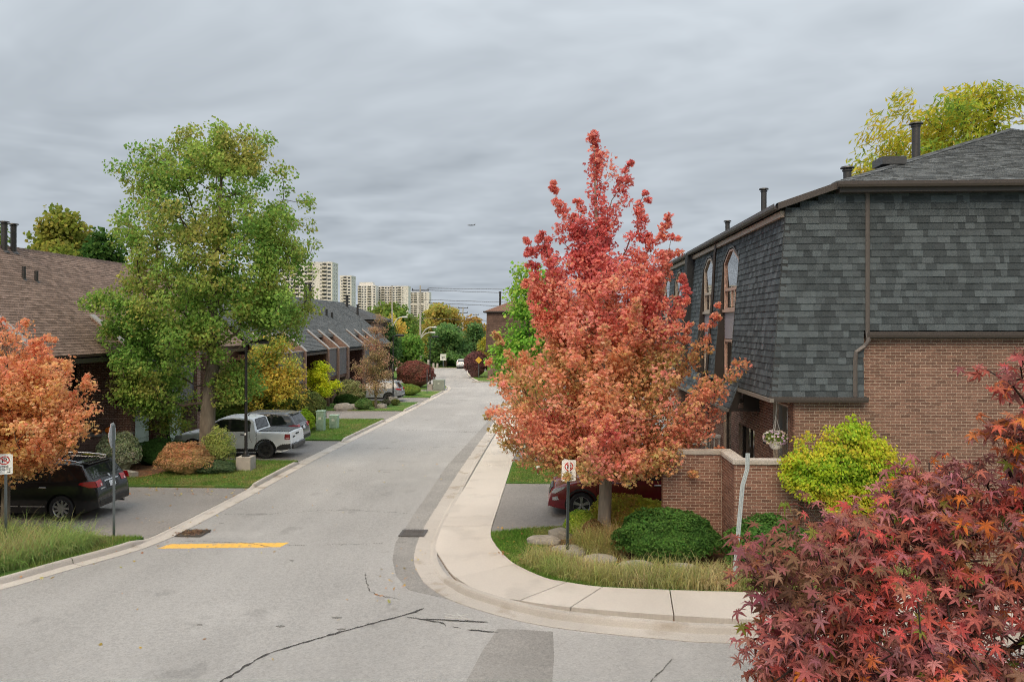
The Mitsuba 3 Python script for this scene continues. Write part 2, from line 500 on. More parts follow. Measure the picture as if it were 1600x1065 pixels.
lawns_l = [(-5, 19.2), (26.0, 31.7), (38.4, 48.6), (54.7, 62.0), (67.4, 75.6), (78.2, 95)]
for i, (a, b) in enumerate(lawns_l):
    struct('lawn', slab(left_band.intersection(band(-60, 0, a, b)).buffer(-0.002), 0.11, 0.4), 'turf', ['grass verge at the left front corner', 'lawn by the big green tree', 'lawn with the green utility boxes', 'far lawn with the second street lamp', 'far lawn beyond the pale grey car', 'lawn at the far left corner'][i])
for i, (a, b) in enumerate(DRIVES_L):
    struct('driveway', slab(left_band.intersection(band(-60, 0, a, b)).buffer(-0.002), 0.045, 0.3), 'driveway_asphalt', 'asphalt driveway on the left side')
right_band = sg.Polygon(np.vstack([smooth_inner, [(60, 15.56), (60, 80)]])).buffer(0)
# the driveway of the red car flares towards the road
flare = sg.Polygon([(-1.57, 20.1), (-0.9, 20.45), (-0.2, 20.7), (1.2, 20.9), (30, 21.0), (30, 27.2), (-1.57, 27.2)])
struct('driveway', slab(right_band.intersection(flare).buffer(-0.002), 0.075, 0.3), 'driveway_asphalt', 'asphalt driveway on the right with the red car')
for a, b in DRIVES_R[1:]:
    struct('driveway', slab(right_band.intersection(band(-3, 30, a, b)).buffer(-0.002), 0.075, 0.3), 'driveway_asphalt', 'asphalt driveway on the right side')
front = right_band.intersection(band(-3, 60, 10, 27.2)).difference(flare.buffer(0.003))
struct('lawn', slab(front.buffer(-0.002), 0.10, 0.4), 'turf', 'grass corner in front of the brick townhouse')
for i, (a, b) in enumerate([(27.2, 32.0), (38.6, 50), (57, 63), (70, 80)]):
    struct('lawn', slab(right_band.intersection(band(-3, 60, a, b)).buffer(-0.002), 0.10, 0.4), 'turf', 'strip of lawn between driveways on the right')
# near side of the crossing street, below the camera, and the far corners
struct('lawn', slab(sg.Polygon([(-40, -8), (-40, -30), (60, -30), (60, 6.5), (2, 6.0), (-6, 3.5), (-14, -1)]), 0.1, 0.3), 'turf', 'lawn below the viewpoint')
far_corner = sg.Polygon(spline([(-8.9, 94.2), (-9.3, 96.2), (-10.0, 100), (-11.3, 108), (-12.6, 118), (-12, 122), (-4, 124), (60, 126), (60, 93.4), (-3, 93.2), (-8, 93.3), (-8.9, 94.2)], 0.5)).buffer(0)
struct('kerb', slab(far_corner, 0.12, 0.3), 'concrete', 'pale kerb round the far corner lawn')
struct('lawn', slab(far_corner.buffer(-0.25), 0.14, 0.3), 'turf', 'far corner lawn with the yellow sign')
far_left = sg.Polygon([(-26, 97), (-19.0, 100), (-18.2, 108), (-19.2, 120), (-24, 126), (-90, 126), (-90, 95)])
struct('lawn', slab(far_left, 0.12, 0.3), 'turf', 'lawn across the side street on the far left')
beyond = sg.box(-300, 139.5, 300, 1500)
struct('lawn', slab(beyond, 0.12, 0.3), 'turf', 'grass beyond the far crossing')
struct('kerb', slab(sg.box(-120, 139.0, 120, 139.5), 0.12, 0.3), 'concrete', 'kerb at the far crossing')
struct('lawn', slab(sg.box(-300, -60, -60.1, 138), 0.1, 0.2), 'turf', 'grass behind the left houses')
struct('lawn', slab(sg.box(60.1, 15, 300, 138), 0.1, 0.2), 'turf', 'grass behind the right houses')

# newer asphalt: a strip along the right gutter and a patch at the bottom
strip = np.vstack([R_GUT[(R_GUT[:, 1] < 75) & (R_GUT[:, 0] < -2.0)], [(-2.85, 15.75), (-3.3, 16.7), (-3.62, 17.9), (-3.84, 19.3), (-3.95, 22.8), (-4.16, 31.7), (-3.95, 45), (-3.8, 60), (-3.7, 74)]])
struct('asphalt_strip', slab(sg.Polygon(strip).buffer(0), 0.004, 0.1), 'asphalt_new', 'darker strip of new asphalt along the right gutter')
patch = sg.Polygon([(-0.93, 13.72), (-0.5, 13.7), (0.02, 13.62), (0.04, 12.6), (0.0, 11.4), (-0.06, 8.5), (-0.1, 6), (-1.55, 6), (-1.45, 8.5), (-1.27, 11.4), (-1.12, 12.7)])
struct('asphalt_patch', slab(patch, 0.004, 0.1), 'asphalt_new', 'darker repair patch in the asphalt at the bottom')

# ------------------------------------------------------------------ courses of bricks and shingles
def intervals(poly, v, u0, u1):
    hit = poly.intersection(sg.LineString([(u0 - 1, v), (u1 + 1, v)]))
    out = []
    for g in getattr(hit, 'geoms', [hit]):
        if g.geom_type == 'LineString' and g.length > 0.02:
            xs = [c[0] for c in g.coords]
            out.append((min(xs), max(xs)))
    return out


def frame(o, eu, ev, en):
    o, eu, ev, en = (np.asarray(a, float) for a in (o, eu, ev, en))

    def put(q):
        q = np.asarray(q, float)
        return o + q[:, :1] * eu + q[:, 1:2] * ev + q[:, 2:] * en
    flip = np.dot(np.cross(eu, ev), en) < 0
    return put, flip


def bricks(fr, poly, rng, L=0.2127, H=0.0667, joint=0.012, deep=0.045, proud=0.006, tint=None):
    put, flip = fr
    u0, v0, u1, v1 = poly.bounds
    out = []
    rows = np.arange(math.floor(v0 / H) * H, v1, H)
    for r, v in enumerate(rows):
        if v + H > v1 + 0.02 or v < v0 - 0.01:
            continue
        off = 0.5 * L if r % 2 else 0.0
        for a, b in intervals(poly, v + H / 2, u0, u1):
            k0 = math.floor((a - off) / L)
            for k in range(k0, int((b - off) / L) + 2):
                p, q = max(a, off + k * L) , min(b, off + (k + 1) * L)
                if q - p < 0.04:
                    continue
                d = proud + rng.uniform(-0.002, 0.002)
                vv = BOXV * [q - p - joint, H - joint, deep] + [(p + q) / 2, v + H / 2, d - deep / 2]
                t = rng.random()
                c = np.array([0.132, 0.075, 0.058]) * (1 - t) + np.array([0.212, 0.121, 0.093]) * t
                if rng.random() < 0.04:
                    c = c * 0.78
                if tint is not None:
                    c = c * tint
                out.append((put(vv), BOXF[:, ::-1] if flip else BOXF, c))
    return out


def shingles(fr, poly, rng, exposure=0.143, widths=(0.09, 0.27), lo=(0.040, 0.049, 0.056), hi=(0.090, 0.109, 0.123), lift=0.024, over=0.05, power=1.3):
    """Laminated roof shingles: courses of tabs of uneven width, butts proud of the course below."""
    put, flip = fr
    u0, v0, u1, v1 = poly.bounds
    lo, hi = np.array(lo), np.array(hi)
    out = []
    for v in np.arange(v0, v1, exposure):
        vm = min(v + exposure * 0.5, v1 - 0.01)
        row_t = rng.uniform(-0.06, 0.06)
        for a, b in intervals(poly, vm, u0, u1):
            x = a - rng.uniform(0, widths[0])
            while x < b:
                w = rng.uniform(*widths)
                p, q = max(a, x), min(b, x + w)
                x += w
                if q - p < 0.015:
                    continue
                th = lift + rng.choice([0.0, 0.0, 0.006])
                top = min(v + exposure + over, v1)
                drop = rng.uniform(-0.003, 0.003)
                vv = np.array([[p, v + drop, 0], [p, v + drop, th], [p, top, -0.004], [p, top, 0.003], [q, v + drop, 0], [q, v + drop, th], [q, top, -0.004], [q, top, 0.003]])
                f = np.array([[0, 1, 3], [0, 3, 2], [4, 6, 7], [4, 7, 5], [0, 4, 5], [0, 5, 1], [2, 3, 7], [2, 7, 6], [1, 5, 7], [1, 7, 3]])
                t = np.clip(rng.random() ** power + row_t, 0, 1)
                out.append((put(vv), f if flip else f[:, ::-1], lo + (hi - lo) * t))
    return out


def seen_size(v):
    """Rough size in view of a piece, to choose which ones are entries of their own."""
    c = v.mean(0) - EYE
    k = c[1] * math.cos(YAW) - c[0] * math.sin(YAW)
    r = c[0] * math.cos(YAW) + c[1] * math.sin(YAW)
    if k < 0.5 or abs(r / k) > 0.66 or abs(c[2] / k) > 0.45:
        return 0.0
    return float(np.linalg.norm(v.max(0) - v.min(0)) / k)


def lay(root, name, pieces, bsdf_key, limit=300, rest=None):
    """The largest pieces in view as parts of root, what is left as one part."""
    order = sorted(range(len(pieces)), key=lambda i: -seen_size(pieces[i][0]))
    for i in order[:limit]:
        v, f, c = pieces[i]
        add(name, (v, f), bsdf_key, root, c)
    if len(order) > limit:
        vs = [pieces[i] for i in order[limit:]]
        v, f = join([(p[0], p[1]) for p in vs])
        add(rest or name + '_field', (v, f), bsdf_key, root, np.vstack([np.tile(p[2], (len(p[0]), 1)) for p in vs]), kind='stuff')


def window(root, plane_x, y0, y1, z0, z1, frame_c, face=-1, fw=0.06, mull=(), trans=(), name='window', glass='glass', curtain=None):
    """A window in a wall of constant x whose outside looks along face*x."""
    p = plane_x
    bars = [(p - 0.04, p + 0.04, y0, y0 + fw, z0, z1), (p - 0.04, p + 0.04, y1 - fw, y1, z0, z1), (p - 0.038, p + 0.038, y0 + fw, y1 - fw, z0, z0 + fw), (p - 0.038, p + 0.038, y0 + fw, y1 - fw, z1 - fw, z1)]
    bars += [(p - 0.03, p + 0.03, m - fw * 0.35, m + fw * 0.35, z0 + fw, z1 - fw) for m in mull]
    bars += [(p - 0.032, p + 0.032, y0 + fw, y1 - fw, t - fw * 0.35, t + fw * 0.35) for t in trans]
    w = add(name, boxes(bars), 'satin', root, frame_c)
    q = np.array([(p, y0 + fw * 0.7, z0 + fw * 0.7), (p, y1 - fw * 0.7, z0 + fw * 0.7), (p, y1 - fw * 0.7, z1 - fw * 0.7), (p, y0 + fw * 0.7, z1 - fw * 0.7)])
    add('pane', (q, np.array([[0, 1, 2], [0, 2, 3]])), glass, w)
    return w


BROWN = lin('#4a4340') * 0.75
GREYBROWN = lin('#6a6461') * 0.7

# ------------------------------------------------------------------ the townhouse block on the right
rng = np.random.default_rng(3)
tb = thing('townhouse_block', 'brick townhouse block on the right with dark shingled upper storeys and peaked windows', 'townhouse')
YE = 17.36
wall = add('wall', boxes([(5.22, 21.5, YE + 0.001, YE + 0.30, -1.2, 4.80), (21.2, 21.5, YE + 0.3, 40, -1.4, 4.7), (5.22, 21.5, 39.7, 40, -1.4, 4.7)]), 'mortar', tb)
end_poly = sg.box(5.215, -0.5, 13.6, 4.80)
end_bricks = bricks(frame((0, YE, 0), (1, 0, 0), (0, 0, 1), (0, -1, 0)), end_poly, rng)
lay(wall, 'brick', end_bricks, 'matte')
# front wall below the overhang, with openings
XF = 5.20
openings = [(17.75, 18.95, -0.3, 3.25), (20.65, 22.35, -0.3, 2.35), (23.3, 24.3, 0.75, 2.62), (26.2, 27.2, 0.75, 2.4), (29.4, 31.2, -0.4, 2.2), (33, 34.2, 0.6, 2.3)]
hole = unary_union([sg.box(a, c, b, d) for a, b, c, d in openings])
front_poly = sg.box(YE + 0.3, -1.2, 39.6, 4.6).difference(hole)
fw_ = add('front_wall', prism(front_poly, 0.25, 'yz', XF + 0.001), 'mortar', tb)
fb = bricks(frame((XF, 0, 0), (0, 1, 0), (0, 0, 1), (-1, 0, 0)), front_poly.intersection(sg.box(YE, -0.6, 31, 4)), rng)
fb += bricks(frame((XF, 0, 0), (0, 1, 0), (0, 0, 1), (-1, 0, 0)), sg.box(YE - 0.01, -0.6, YE + 0.29, 4), rng)
add('brick_face', join([(v, f) for v, f, c in fb]), 'matte', fw_, np.vstack([np.tile(c, (8, 1)) for v, f, c in fb]), kind='stuff')
FRAME = lin('#8f8b86')
DARKF = lin('#4c4642') * 0.8
window(tb, XF + 0.16, 17.75, 18.95, -0.3, 3.25, lin('#9a9793') * 0.8, mull=(18.25,), trans=(1.1,))
window(tb, XF + 0.14, 20.65, 22.35, -0.3, 2.35, DARKF, mull=(21.5,), name='patio_door')
window(tb, XF + 0.12, 23.3, 24.3, 0.75, 2.62, DARKF, mull=(23.8,))
window(tb, XF + 0.12, 26.2, 27.2, 0.75, 2.4, DARKF)
window(tb, XF + 0.12, 29.4, 31.2, -0.4, 2.2, DARKF, mull=(30.3,), name='patio_door')
window(tb, XF + 0.12, 33, 34.2, 0.6, 2.3, DARKF)
add('curtain', join([tube([(XF + 0.235, 23.37 + 0.06 * i, 0.85), (XF + 0.235, 23.37 + 0.06 * i, 2.55)], 0.034, 8) for i in range(7)]), 'matte', tb, lin('#cfd2c6') * 0.9)
add('room', boxes([(XF + 4.2, XF + 4.3, YE + 0.3, 39.7, -1.2, 7.5), (XF + 0.3, XF + 4.2, 19.6, 19.7, -1.2, 7.4), (XF + 0.3, XF + 4.2, 22.8, 22.9, -1.2, 3.4), (XF + 0.3, XF + 4.2, YE + 0.3, 39.7, -0.55, -0.4), (XF + 0.3, XF + 4.2, YE + 0.3, 39.7, 3.35, 3.6)]), 'matte', tb, (0.42, 0.39, 0.35))

# upper storeys: steep shingled skirt, set over the brick
SK = [(4.70, 3.50), (4.735, 3.95), (4.80, 4.7), (4.92, 6.2), (5.01, 7.46)]


def skirt_x(z):
    return np.interp(z, [q[1] for q in SK], [q[0] for q in SK])


YM = 17.27
# end face: shingled plane with a lower tongue on its left
end_top = [(5.01, 7.46), (6.06, 7.86), (21.6, 7.86)]
tongue = sg.Polygon(SK + end_top[1:] + [(21.6, 4.86), (6.64, 4.86), (6.64, 3.50)])
bays = [(21.2, 23.2, 3.55), (24.35, 26.2, 3.55), (30.2, 32.2, 3.55), (33.4, 35.4, 3.55)]
skirt_core = sg.Polygon([(q[0] + 0.02, q[1]) for q in SK] + [(5.4, 7.46), (5.4, 3.5)]).buffer(0)
runs = list(zip([YM + 0.1] + [b[1] for b in bays], [b[0] for b in bays] + [39.8]))
mans = add('upper_wall', join([prism(tongue, 0.08, 'xz', YM + 0.015)] + [prism(skirt_core, b - a, 'xz', a) for a, b in runs] + [prism(sg.Polygon([(5.0, 7.2), (5.02, 7.46), (5.4, 7.46), (5.4, 7.2)]), b[1] - b[0], 'xz', b[0]) for b in bays]), 'matte', tb, (0.03, 0.032, 0.035))
sh = shingles(frame((0, YM, 0), (1, 0, 0), (0, 0, 1), (0, -1, 0)), tongue.intersection(sg.box(4, 3.5, 12.4, 7.86)), rng)
# front face of the skirt: courses run along y; bays of windows cut out of it
slope = np.array([SK[-1][0] - SK[0][0], 0, SK[-1][1] - SK[0][1]])
SL = float(np.linalg.norm(slope))
slope = slope / SL
nrm = np.array([-slope[2], 0, slope[0]])
fpoly = sg.box(YM - 0.01, 0, 27.9, SL).union(sg.box(28.5, 0, 39.5, SL))


def peak_cut(y0, y1):
    m = (y0 + y1) / 2
    return sg.Polygon([(y0, -1), (y1, -1), (y1, 6.86 - 3.5), (m + 0.25, 7.22 - 3.5), (m - 0.25, 7.22 - 3.5), (y0, 6.86 - 3.5)])


cuts = unary_union([peak_cut(a, b) for a, b, _ in bays])
fsh = shingles(frame((SK[0][0], 0, SK[0][1]), (0, 1, 0), slope, nrm), fpoly.difference(cuts), rng)
# corner strip of narrow shingles folded over the arris
for z in np.arange(3.5, 7.4, 0.143):
    x0, x1 = skirt_x(z), skirt_x(z + 0.143)
    t = rng.random()
    c = np.array([0.034, 0.038, 0.042]) + np.array([0.03, 0.033, 0.036]) * t
    sh.append((np.array([[x0 - 0.02, YM - 0.02, z], [x0 + 0.12, YM - 0.022, z], [x1 + 0.12, YM - 0.010, z + 0.16], [x1 - 0.012, YM - 0.010, z + 0.16], [x0 - 0.022, YM + 0.13, z], [x1 - 0.014, YM + 0.13, z + 0.16]]),
               np.array([[0, 1, 2], [0, 2, 3], [4, 0, 3], [4, 3, 5], [0, 4, 1]]), c))
# skirt tongue over the patio: lower and further out
lowpoly = sg.Polygon([(20.12, 0), (22.3, 0), (22.3, 0.62), (20.12, 0.62)])
sv = np.array([0.24, 0, 0.57]) / math.hypot(0.24, 0.57)
fsh += shingles(frame((4.46, 0, 2.97), (0, 1, 0), sv, (-sv[2], 0, sv[0])), lowpoly, rng)
fsh += shingles(frame((4.46, 0, 2.97), (0, 1, 0), sv, (-sv[2], 0, sv[0])), sg.Polygon([(25, 0), (27.9, 0), (27.9, 0.62), (25, 0.62)]), rng)
# hip of the low roof above
def hip_pt(x, y):
    return 8.03 + 0.375 * (y - 17.02)
sl = np.array([0, 1, 0.375]) / math.hypot(1, 0.375)
hip = sg.Polygon([(6.0, 0), (22.2, 0), (14.1, 8.1 / sl[1])])
fr_hip = frame((0, 17.02, 8.03), (1, 0, 0), sl, (0, -sl[2], sl[1]))
roof = add('roof', ([[6.0, 17.02, 8.02], [22.2, 17.02, 8.02], [14.1, 25.12, 11.05], [4.88, 17.15, 7.60], [4.88, 40, 7.60], [14.1, 40, 11.05], [23.3, 17.15, 7.60], [23.3, 40, 7.6], [6.0, 17.02, 7.9], [22.2, 17.02, 7.9], [4.88, 17.15, 7.52], [4.88, 40, 7.52]],
                    [[0, 1, 2], [3, 0, 2], [3, 2, 5], [3, 5, 4], [1, 6, 7], [1, 7, 5], [1, 5, 2], [0, 8, 9], [0, 9, 1], [3, 4, 11], [3, 11, 10]]), 'matte', tb, (0.045, 0.049, 0.053))
hsh = shingles(fr_hip, hip.intersection(sg.box(5.9, 0, 14.3, 9)), rng, lo=(0.062, 0.070, 0.076), hi=(0.135, 0.150, 0.160))
lay(mans, 'shingle', sh, 'matte')
lay(roof, 'shingle', hsh, 'matte')
v, f = join([(p[0], p[1]) for p in fsh])
add('front_shingles', (v, f), 'matte', mans, np.vstack([np.tile(p[2], (len(p[0]), 1)) for p in fsh]), kind='stuff')
# hip cap: overlapping ridge shingles up the arris
P0, P1 = np.array([6.0, 17.02, 8.03]), np.array([14.1, 25.12, 11.07])
d = (P1 - P0) / np.linalg.norm(P1 - P0)
side = np.array([-1, 1, 0]) / math.sqrt(2)
n_cap = 56
for i in range(n_cap):
    a, b = P0 + d * (np.linalg.norm(P1 - P0) * i / n_cap), P0 + d * (np.linalg.norm(P1 - P0) * (i + 1.25) / n_cap)
    u = np.array([0, 0, 1.0])
    w = 0.15
    pts = [a - side * w - u * 0.02 + u * 0.02, a + u * 0.05, a + side * w, b - side * w - u * 0.02, b + u * 0.03, b + side * w - u * 0.02]
    c = np.array([0.07, 0.078, 0.085]) * rng.uniform(0.75, 1.3)
    add('ridge_cap', (np.array(pts), np.array([[0, 1, 4], [0, 4, 3], [1, 2, 5], [1, 5, 4], [0, 2, 1]])), 'matte', roof, c)

# metal trim: gutters, fascias, downspouts
GUT = [(0, 0), (0.11, 0.0), (0.125, 0.05), (0.125, 0.12), (0.115, 0.12), (0.105, 0.015), (0.01, 0.015), (0.01, 0.13), (0, 0.13)]


def gutter_x(root, x0, x1, y, z):
    """Gutter along x, open side towards -y."""
    g = prism([(-(a), b) for a, b in GUT], x1 - x0, 'yz', x0)
    return add('gutter', (g[0] + [0, y, z], g[1]), 'satin', root, BROWN)


gutter_x(tb, 6.0, 21.8, 17.0, 7.93)
gutter_x(tb, 6.68, 21.7, YM - 0.005, 4.78)
gutter_x(tb, 4.66, 6.70, YM - 0.005, 3.40)
add('fascia', boxes([(6.05, 21.7, 17.005, 17.26, 7.84, 7.93), (6.68, 21.6, YM + 0.01, YE + 0.0, 4.76, 4.86), (4.7, 6.66, YM + 0.005, YE + 0.02, 3.42, 3.49)]), 'satin', tb, BROWN * 0.9)
# rake board and the front eave running away down the street
rk = np.array([[4.80, 17.10, 7.50], [6.06, 17.02, 7.93]])
add('rake_board', (np.array([rk[0], rk[1], rk[1] + [0, 0, 0.14], rk[0] + [0, 0, 0.14], rk[0] + [0, 0.2, 0], rk[1] + [0, 0.2, 0], rk[1] + [0, 0.2, 0.14], rk[0] + [0, 0.2, 0.14]]),
                   np.array([[0, 1, 2], [0, 2, 3], [3, 2, 6], [3, 6, 7], [4, 7, 6], [4, 6, 5], [0, 4, 5], [0, 5, 1]])), 'satin', tb, BROWN)
for a, b in ((17.12, 27.95), (28.45, 40)):
    g = prism(GUT, b - a, 'xz', a)
    add('gutter', (g[0] * [-1, 1, 1] + [4.84, 0, 7.50], g[1][:, ::-1]), 'satin', tb, BROWN)
    add('eave_trim', box(4.90, 5.02, max(a, YM + 0.03), b, 7.36, 7.49), 'satin', tb, lin('#a99a8e') * 0.8)
    add('skirt_trim', box(4.63, 4.72, a if a < 20 else a, 20.1 if a < 20 else b, 3.40, 3.48), 'satin', tb, lin('#8f8983') * 0.6)
add('skirt_trim', boxes([(4.40, 4.47, 20.12, 22.3, 2.88, 2.96)]), 'satin', tb, lin('#8f8983') * 0.6)
add('skirt_trim', boxes([(4.40, 4.47, 25, 27.9, 2.88, 2.96)]), 'satin', tb, lin('#8f8983') * 0.6)
# boxed end of the tongue, open and dark underneath
for y0, y1 in ((20.1, 22.32), (24.98, 27.9)):
    cheek = sg.Polygon([(4.43, 2.90), (4.62, 2.90), (4.80, 3.55), (4.66, 3.55)])
    soff = [(4.5, 5.2, y0 + 0.1, y1 - 0.05, 3.10, 3.14)]
    add('canopy', join([prism(cheek, 0.12, 'xz', y0 - 0.02), prism(cheek, 0.1, 'xz', y1 - 0.09), boxes(soff), box(4.62, 5.18, y0 + 0.0, y0 + 0.06, 2.9, 2.98), box(4.8, 5.19, y0 + 0.04, y0 + 0.08, 2.98, 3.5), box(4.45, 4.62, y0 + 0.1, y1 - 0.1, 2.89, 2.95)]), 'satin', tb, BROWN * 0.55)


def downspout(root, pts, w=0.075, t=0.055, c=GREYBROWN):
    add('downspout', tube(pts, [w * 0.62] * len(pts), 4), 'satin', root, c)


downspout(tb, [(6.71, YM - 0.045, 7.95), (6.71, YM - 0.045, 7.6), (6.71, YM - 0.045, 4.9), (6.71, YM - 0.10, 4.72), (6.64, YM - 0.07, 4.6), (6.47, YM - 0.05, 4.47), (6.45, YM - 0.045, 4.3), (6.45, YM - 0.045, 3.52)])
downspout(tb, [(4.93, 23.95, 7.55), (4.86, 23.95, 7.2), (4.80, 23.95, 6.0), (4.66, 23.95, 4.2), (4.60, 23.95, 3.4)], c=BROWN * 0.8)

# party fin between the two halves of the block
add('party_fin', join([prism(sg.Polygon([(4.50, 3.0), (4.74, 7.62), (5.6, 7.8), (5.6, 3.0)]), 0.5, 'xz', 27.95)]), 'matte', tb, (0.035, 0.038, 0.042))
add('party_wall', boxes([(4.35, 5.2, 28.0, 28.4, -1.2, 3.0)]), 'far_brick', tb)

# tall bays of windows standing upright in the skirt
LAV = lin('#a59fa8') * 0.72
PEACH = lin('#b99b8e') * 0.8
for i, (y0, y1, zb) in enumerate(bays):
    xp = 5.00
    m = (y0 + y1) / 2
    pent = sg.Polygon([(y0 + 0.10, 5.5), (y1 - 0.10, 5.5), (y1 - 0.10, 6.82), (m + 0.22, 7.15), (m - 0.22, 7.15), (y0 + 0.10, 6.82)])
    ring = pent.difference(pent.buffer(-0.05, join_style=2))
    fr_ = join([prism(ring, 0.09, 'yz', xp - 0.05), box(xp - 0.04, xp + 0.04, y0 + 0.17, y1 - 0.17, 6.02, 6.10), box(xp - 0.03, xp + 0.03, y0 + 0.62, y0 + 0.67, 5.57, 6.02), box(xp - 0.03, xp + 0.03, m + 0.05, m + 0.1, 5.57, 6.02), box(xp - 0.09, xp + 0.03, y0 + 0.04, y1 - 0.04, 5.42, 5.5)])
    w = add('peaked_window', fr_, 'satin', tb, PEACH if i == 0 else lin('#b3a79c') * 0.8)
    add('pane', (lambda q: (np.column_stack([np.full(len(q[0]), xp), q[0]]), q[1]))(trimesh.creation.triangulate_polygon(pent.buffer(-0.045), engine='earcut')), 'glass', w)
    add('blind', boxes([(xp + 0.09, xp + 0.10, y0 + 0.2, y1 - 0.2, 5.60 + 0.06 * q, 5.645 + 0.06 * q) for q in range(7)]), 'matte', tb, lin('#d8d5cc') * 0.8)
    add('siding_panel', box(xp - 0.02, xp + 0.05, y0 + 0.05, y1 - 0.05, 4.68, 5.42), 'satin', tb, LAV)
    window(tb, xp, y0 + 0.08, y1 - 0.08, 3.6, 4.66, PEACH if i == 0 else lin('#b3a79c') * 0.8, mull=(m,), fw=0.07)
    # deep dark reveals either side and over the peak
    for ya in (y0, y1 - 0.04):
        add('reveal', (lambda v, f: (v, f))(*prism(sg.Polygon([(skirt_x(3.5) - 0.03, 3.5), (skirt_x(6.9) - 0.03, 6.86), (5.3, 6.86), (5.3, 3.5)]), 0.04, 'xz', ya)), 'satin', tb, BROWN * 0.7)
    head = sg.Polygon([(y0, 6.82), (m - 0.25, 7.18), (m + 0.25, 7.18), (y1, 6.82), (y1, 6.88), (m + 0.27, 7.24), (m - 0.27, 7.24), (y0, 6.88)])
    add('reveal', prism(head, 0.32, 'yz', skirt_x(7.0) - 0.04), 'satin', tb, BROWN * 0.7)


def vent_pipe(root, x, y, z0, z1, r, cap=True, c=(0.035, 0.036, 0.038), lean=0.0):
    prof = [(r * 1.9, 0), (r * 1.25, 0.09), (r, 0.10), (r, z1 - z0)]
    ms = [lathe(prof, 14)]
    if cap:
        h = z1 - z0
        ms = [lathe([(r * 1.9, 0), (r * 1.25, 0.09), (r, 0.10), (r, h - 0.10), (r * 1.25, h - 0.10), (r * 1.25, h - 0.07), (r * 0.9, h - 0.06), (r * 0.9, h - 0.035), (r * 1.75, h - 0.035), (r * 1.6, h), (0, h + 0.01)], 14)]
    return add('vent_pipe', move(join(ms), (x, y, z0)), 'satin', root, c, smooth=40)


vent_pipe(tb, 9.4, 21.0, 9.2, 10.27, 0.10)
vent_pipe(tb, 6.75, 18.5, 8.15, 8.66, 0.09)
vent_pipe(tb, 6.5, 24.7, 8.1, 9.25, 0.085)
vent_pipe(tb, 6.6, 30.2, 8.1, 9.0, 0.085)
add('roof_vent', box(7.7, 8.25, 18.9, 19.5, 8.80, 8.98), 'satin', tb, (0.05, 0.052, 0.055))

# garden wall round the patio
gw = thing('garden_wall', 'low brick garden wall with a pale stone cap in front of the townhouse', 'wall')
GWY, GWX, GWB = 17.16, 3.90, 18.44
core = add('wall', boxes([(GWX + 0.001, 5.235, GWY + 0.001, GWY + 0.2, -0.7, 2.08), (GWX + 0.001, GWX + 0.2, GWY + 0.2, GWB + 0.001, -0.7, 2.08), (2.561, GWX + 0.2, GWB + 0.001, GWB + 0.22, -0.7, 2.08)]), 'mortar', gw)
tone = np.array([1.06, 0.98, 0.95])
gb = bricks(frame((0, GWY, 0), (1, 0, 0), (0, 0, 1), (0, -1, 0)), sg.box(GWX - 0.012, -0.6, 5.256, 2.08), rng, tint=tone)
gb += bricks(frame((GWX, 0, 0), (0, 1, 0), (0, 0, 1), (-1, 0, 0)), sg.box(GWY - 0.0, -0.6, GWB, 2.08), rng, tint=tone)
gb += bricks(frame((0, GWB, 0), (1, 0, 0), (0, 0, 1), (0, -1, 0)), sg.box(2.55, -0.6, GWX - 0.01, 2.08), rng, tint=tone)
gb += bricks(frame((2.56, 0, 0), (0, 1, 0), (0, 0, 1), (-1, 0, 0)), sg.box(GWB, -0.6, GWB + 0.22, 2.08), rng, tint=tone)
lay(core, 'brick', gb, 'matte')
for r in ((GWX - 0.05, 5.19, GWY - 0.05, GWY + 0.26), (GWX - 0.05, GWX + 0.26, GWY + 0.264, GWB - 0.04), (2.50, GWX + 0.26, GWB - 0.036, GWB + 0.27)):
    cap = sg.box(r[0], r[2], r[1], r[3])
    add('cap_stone', join([prism(cap, 0.07, at=2.085), prism(cap.buffer(-0.012, join_style=2), 0.02, at=2.155)]), 'concrete', gw)

# ------------------------------------------------------------------ the rows on the left: steep roofs cut open over the garages
EAVE_X, RIDGE_X, PITCH = -16.5, -21.4, 0.84
CUT_X = -17.75
WOOD = lin('#6b4b42') * 0.55
MINT = lin('#c3d3c6') * 0.85
CAP = lin('#aeaba7') * 0.62


def roof_z(x, ze):
    return ze + PITCH * (EAVE_X - x)


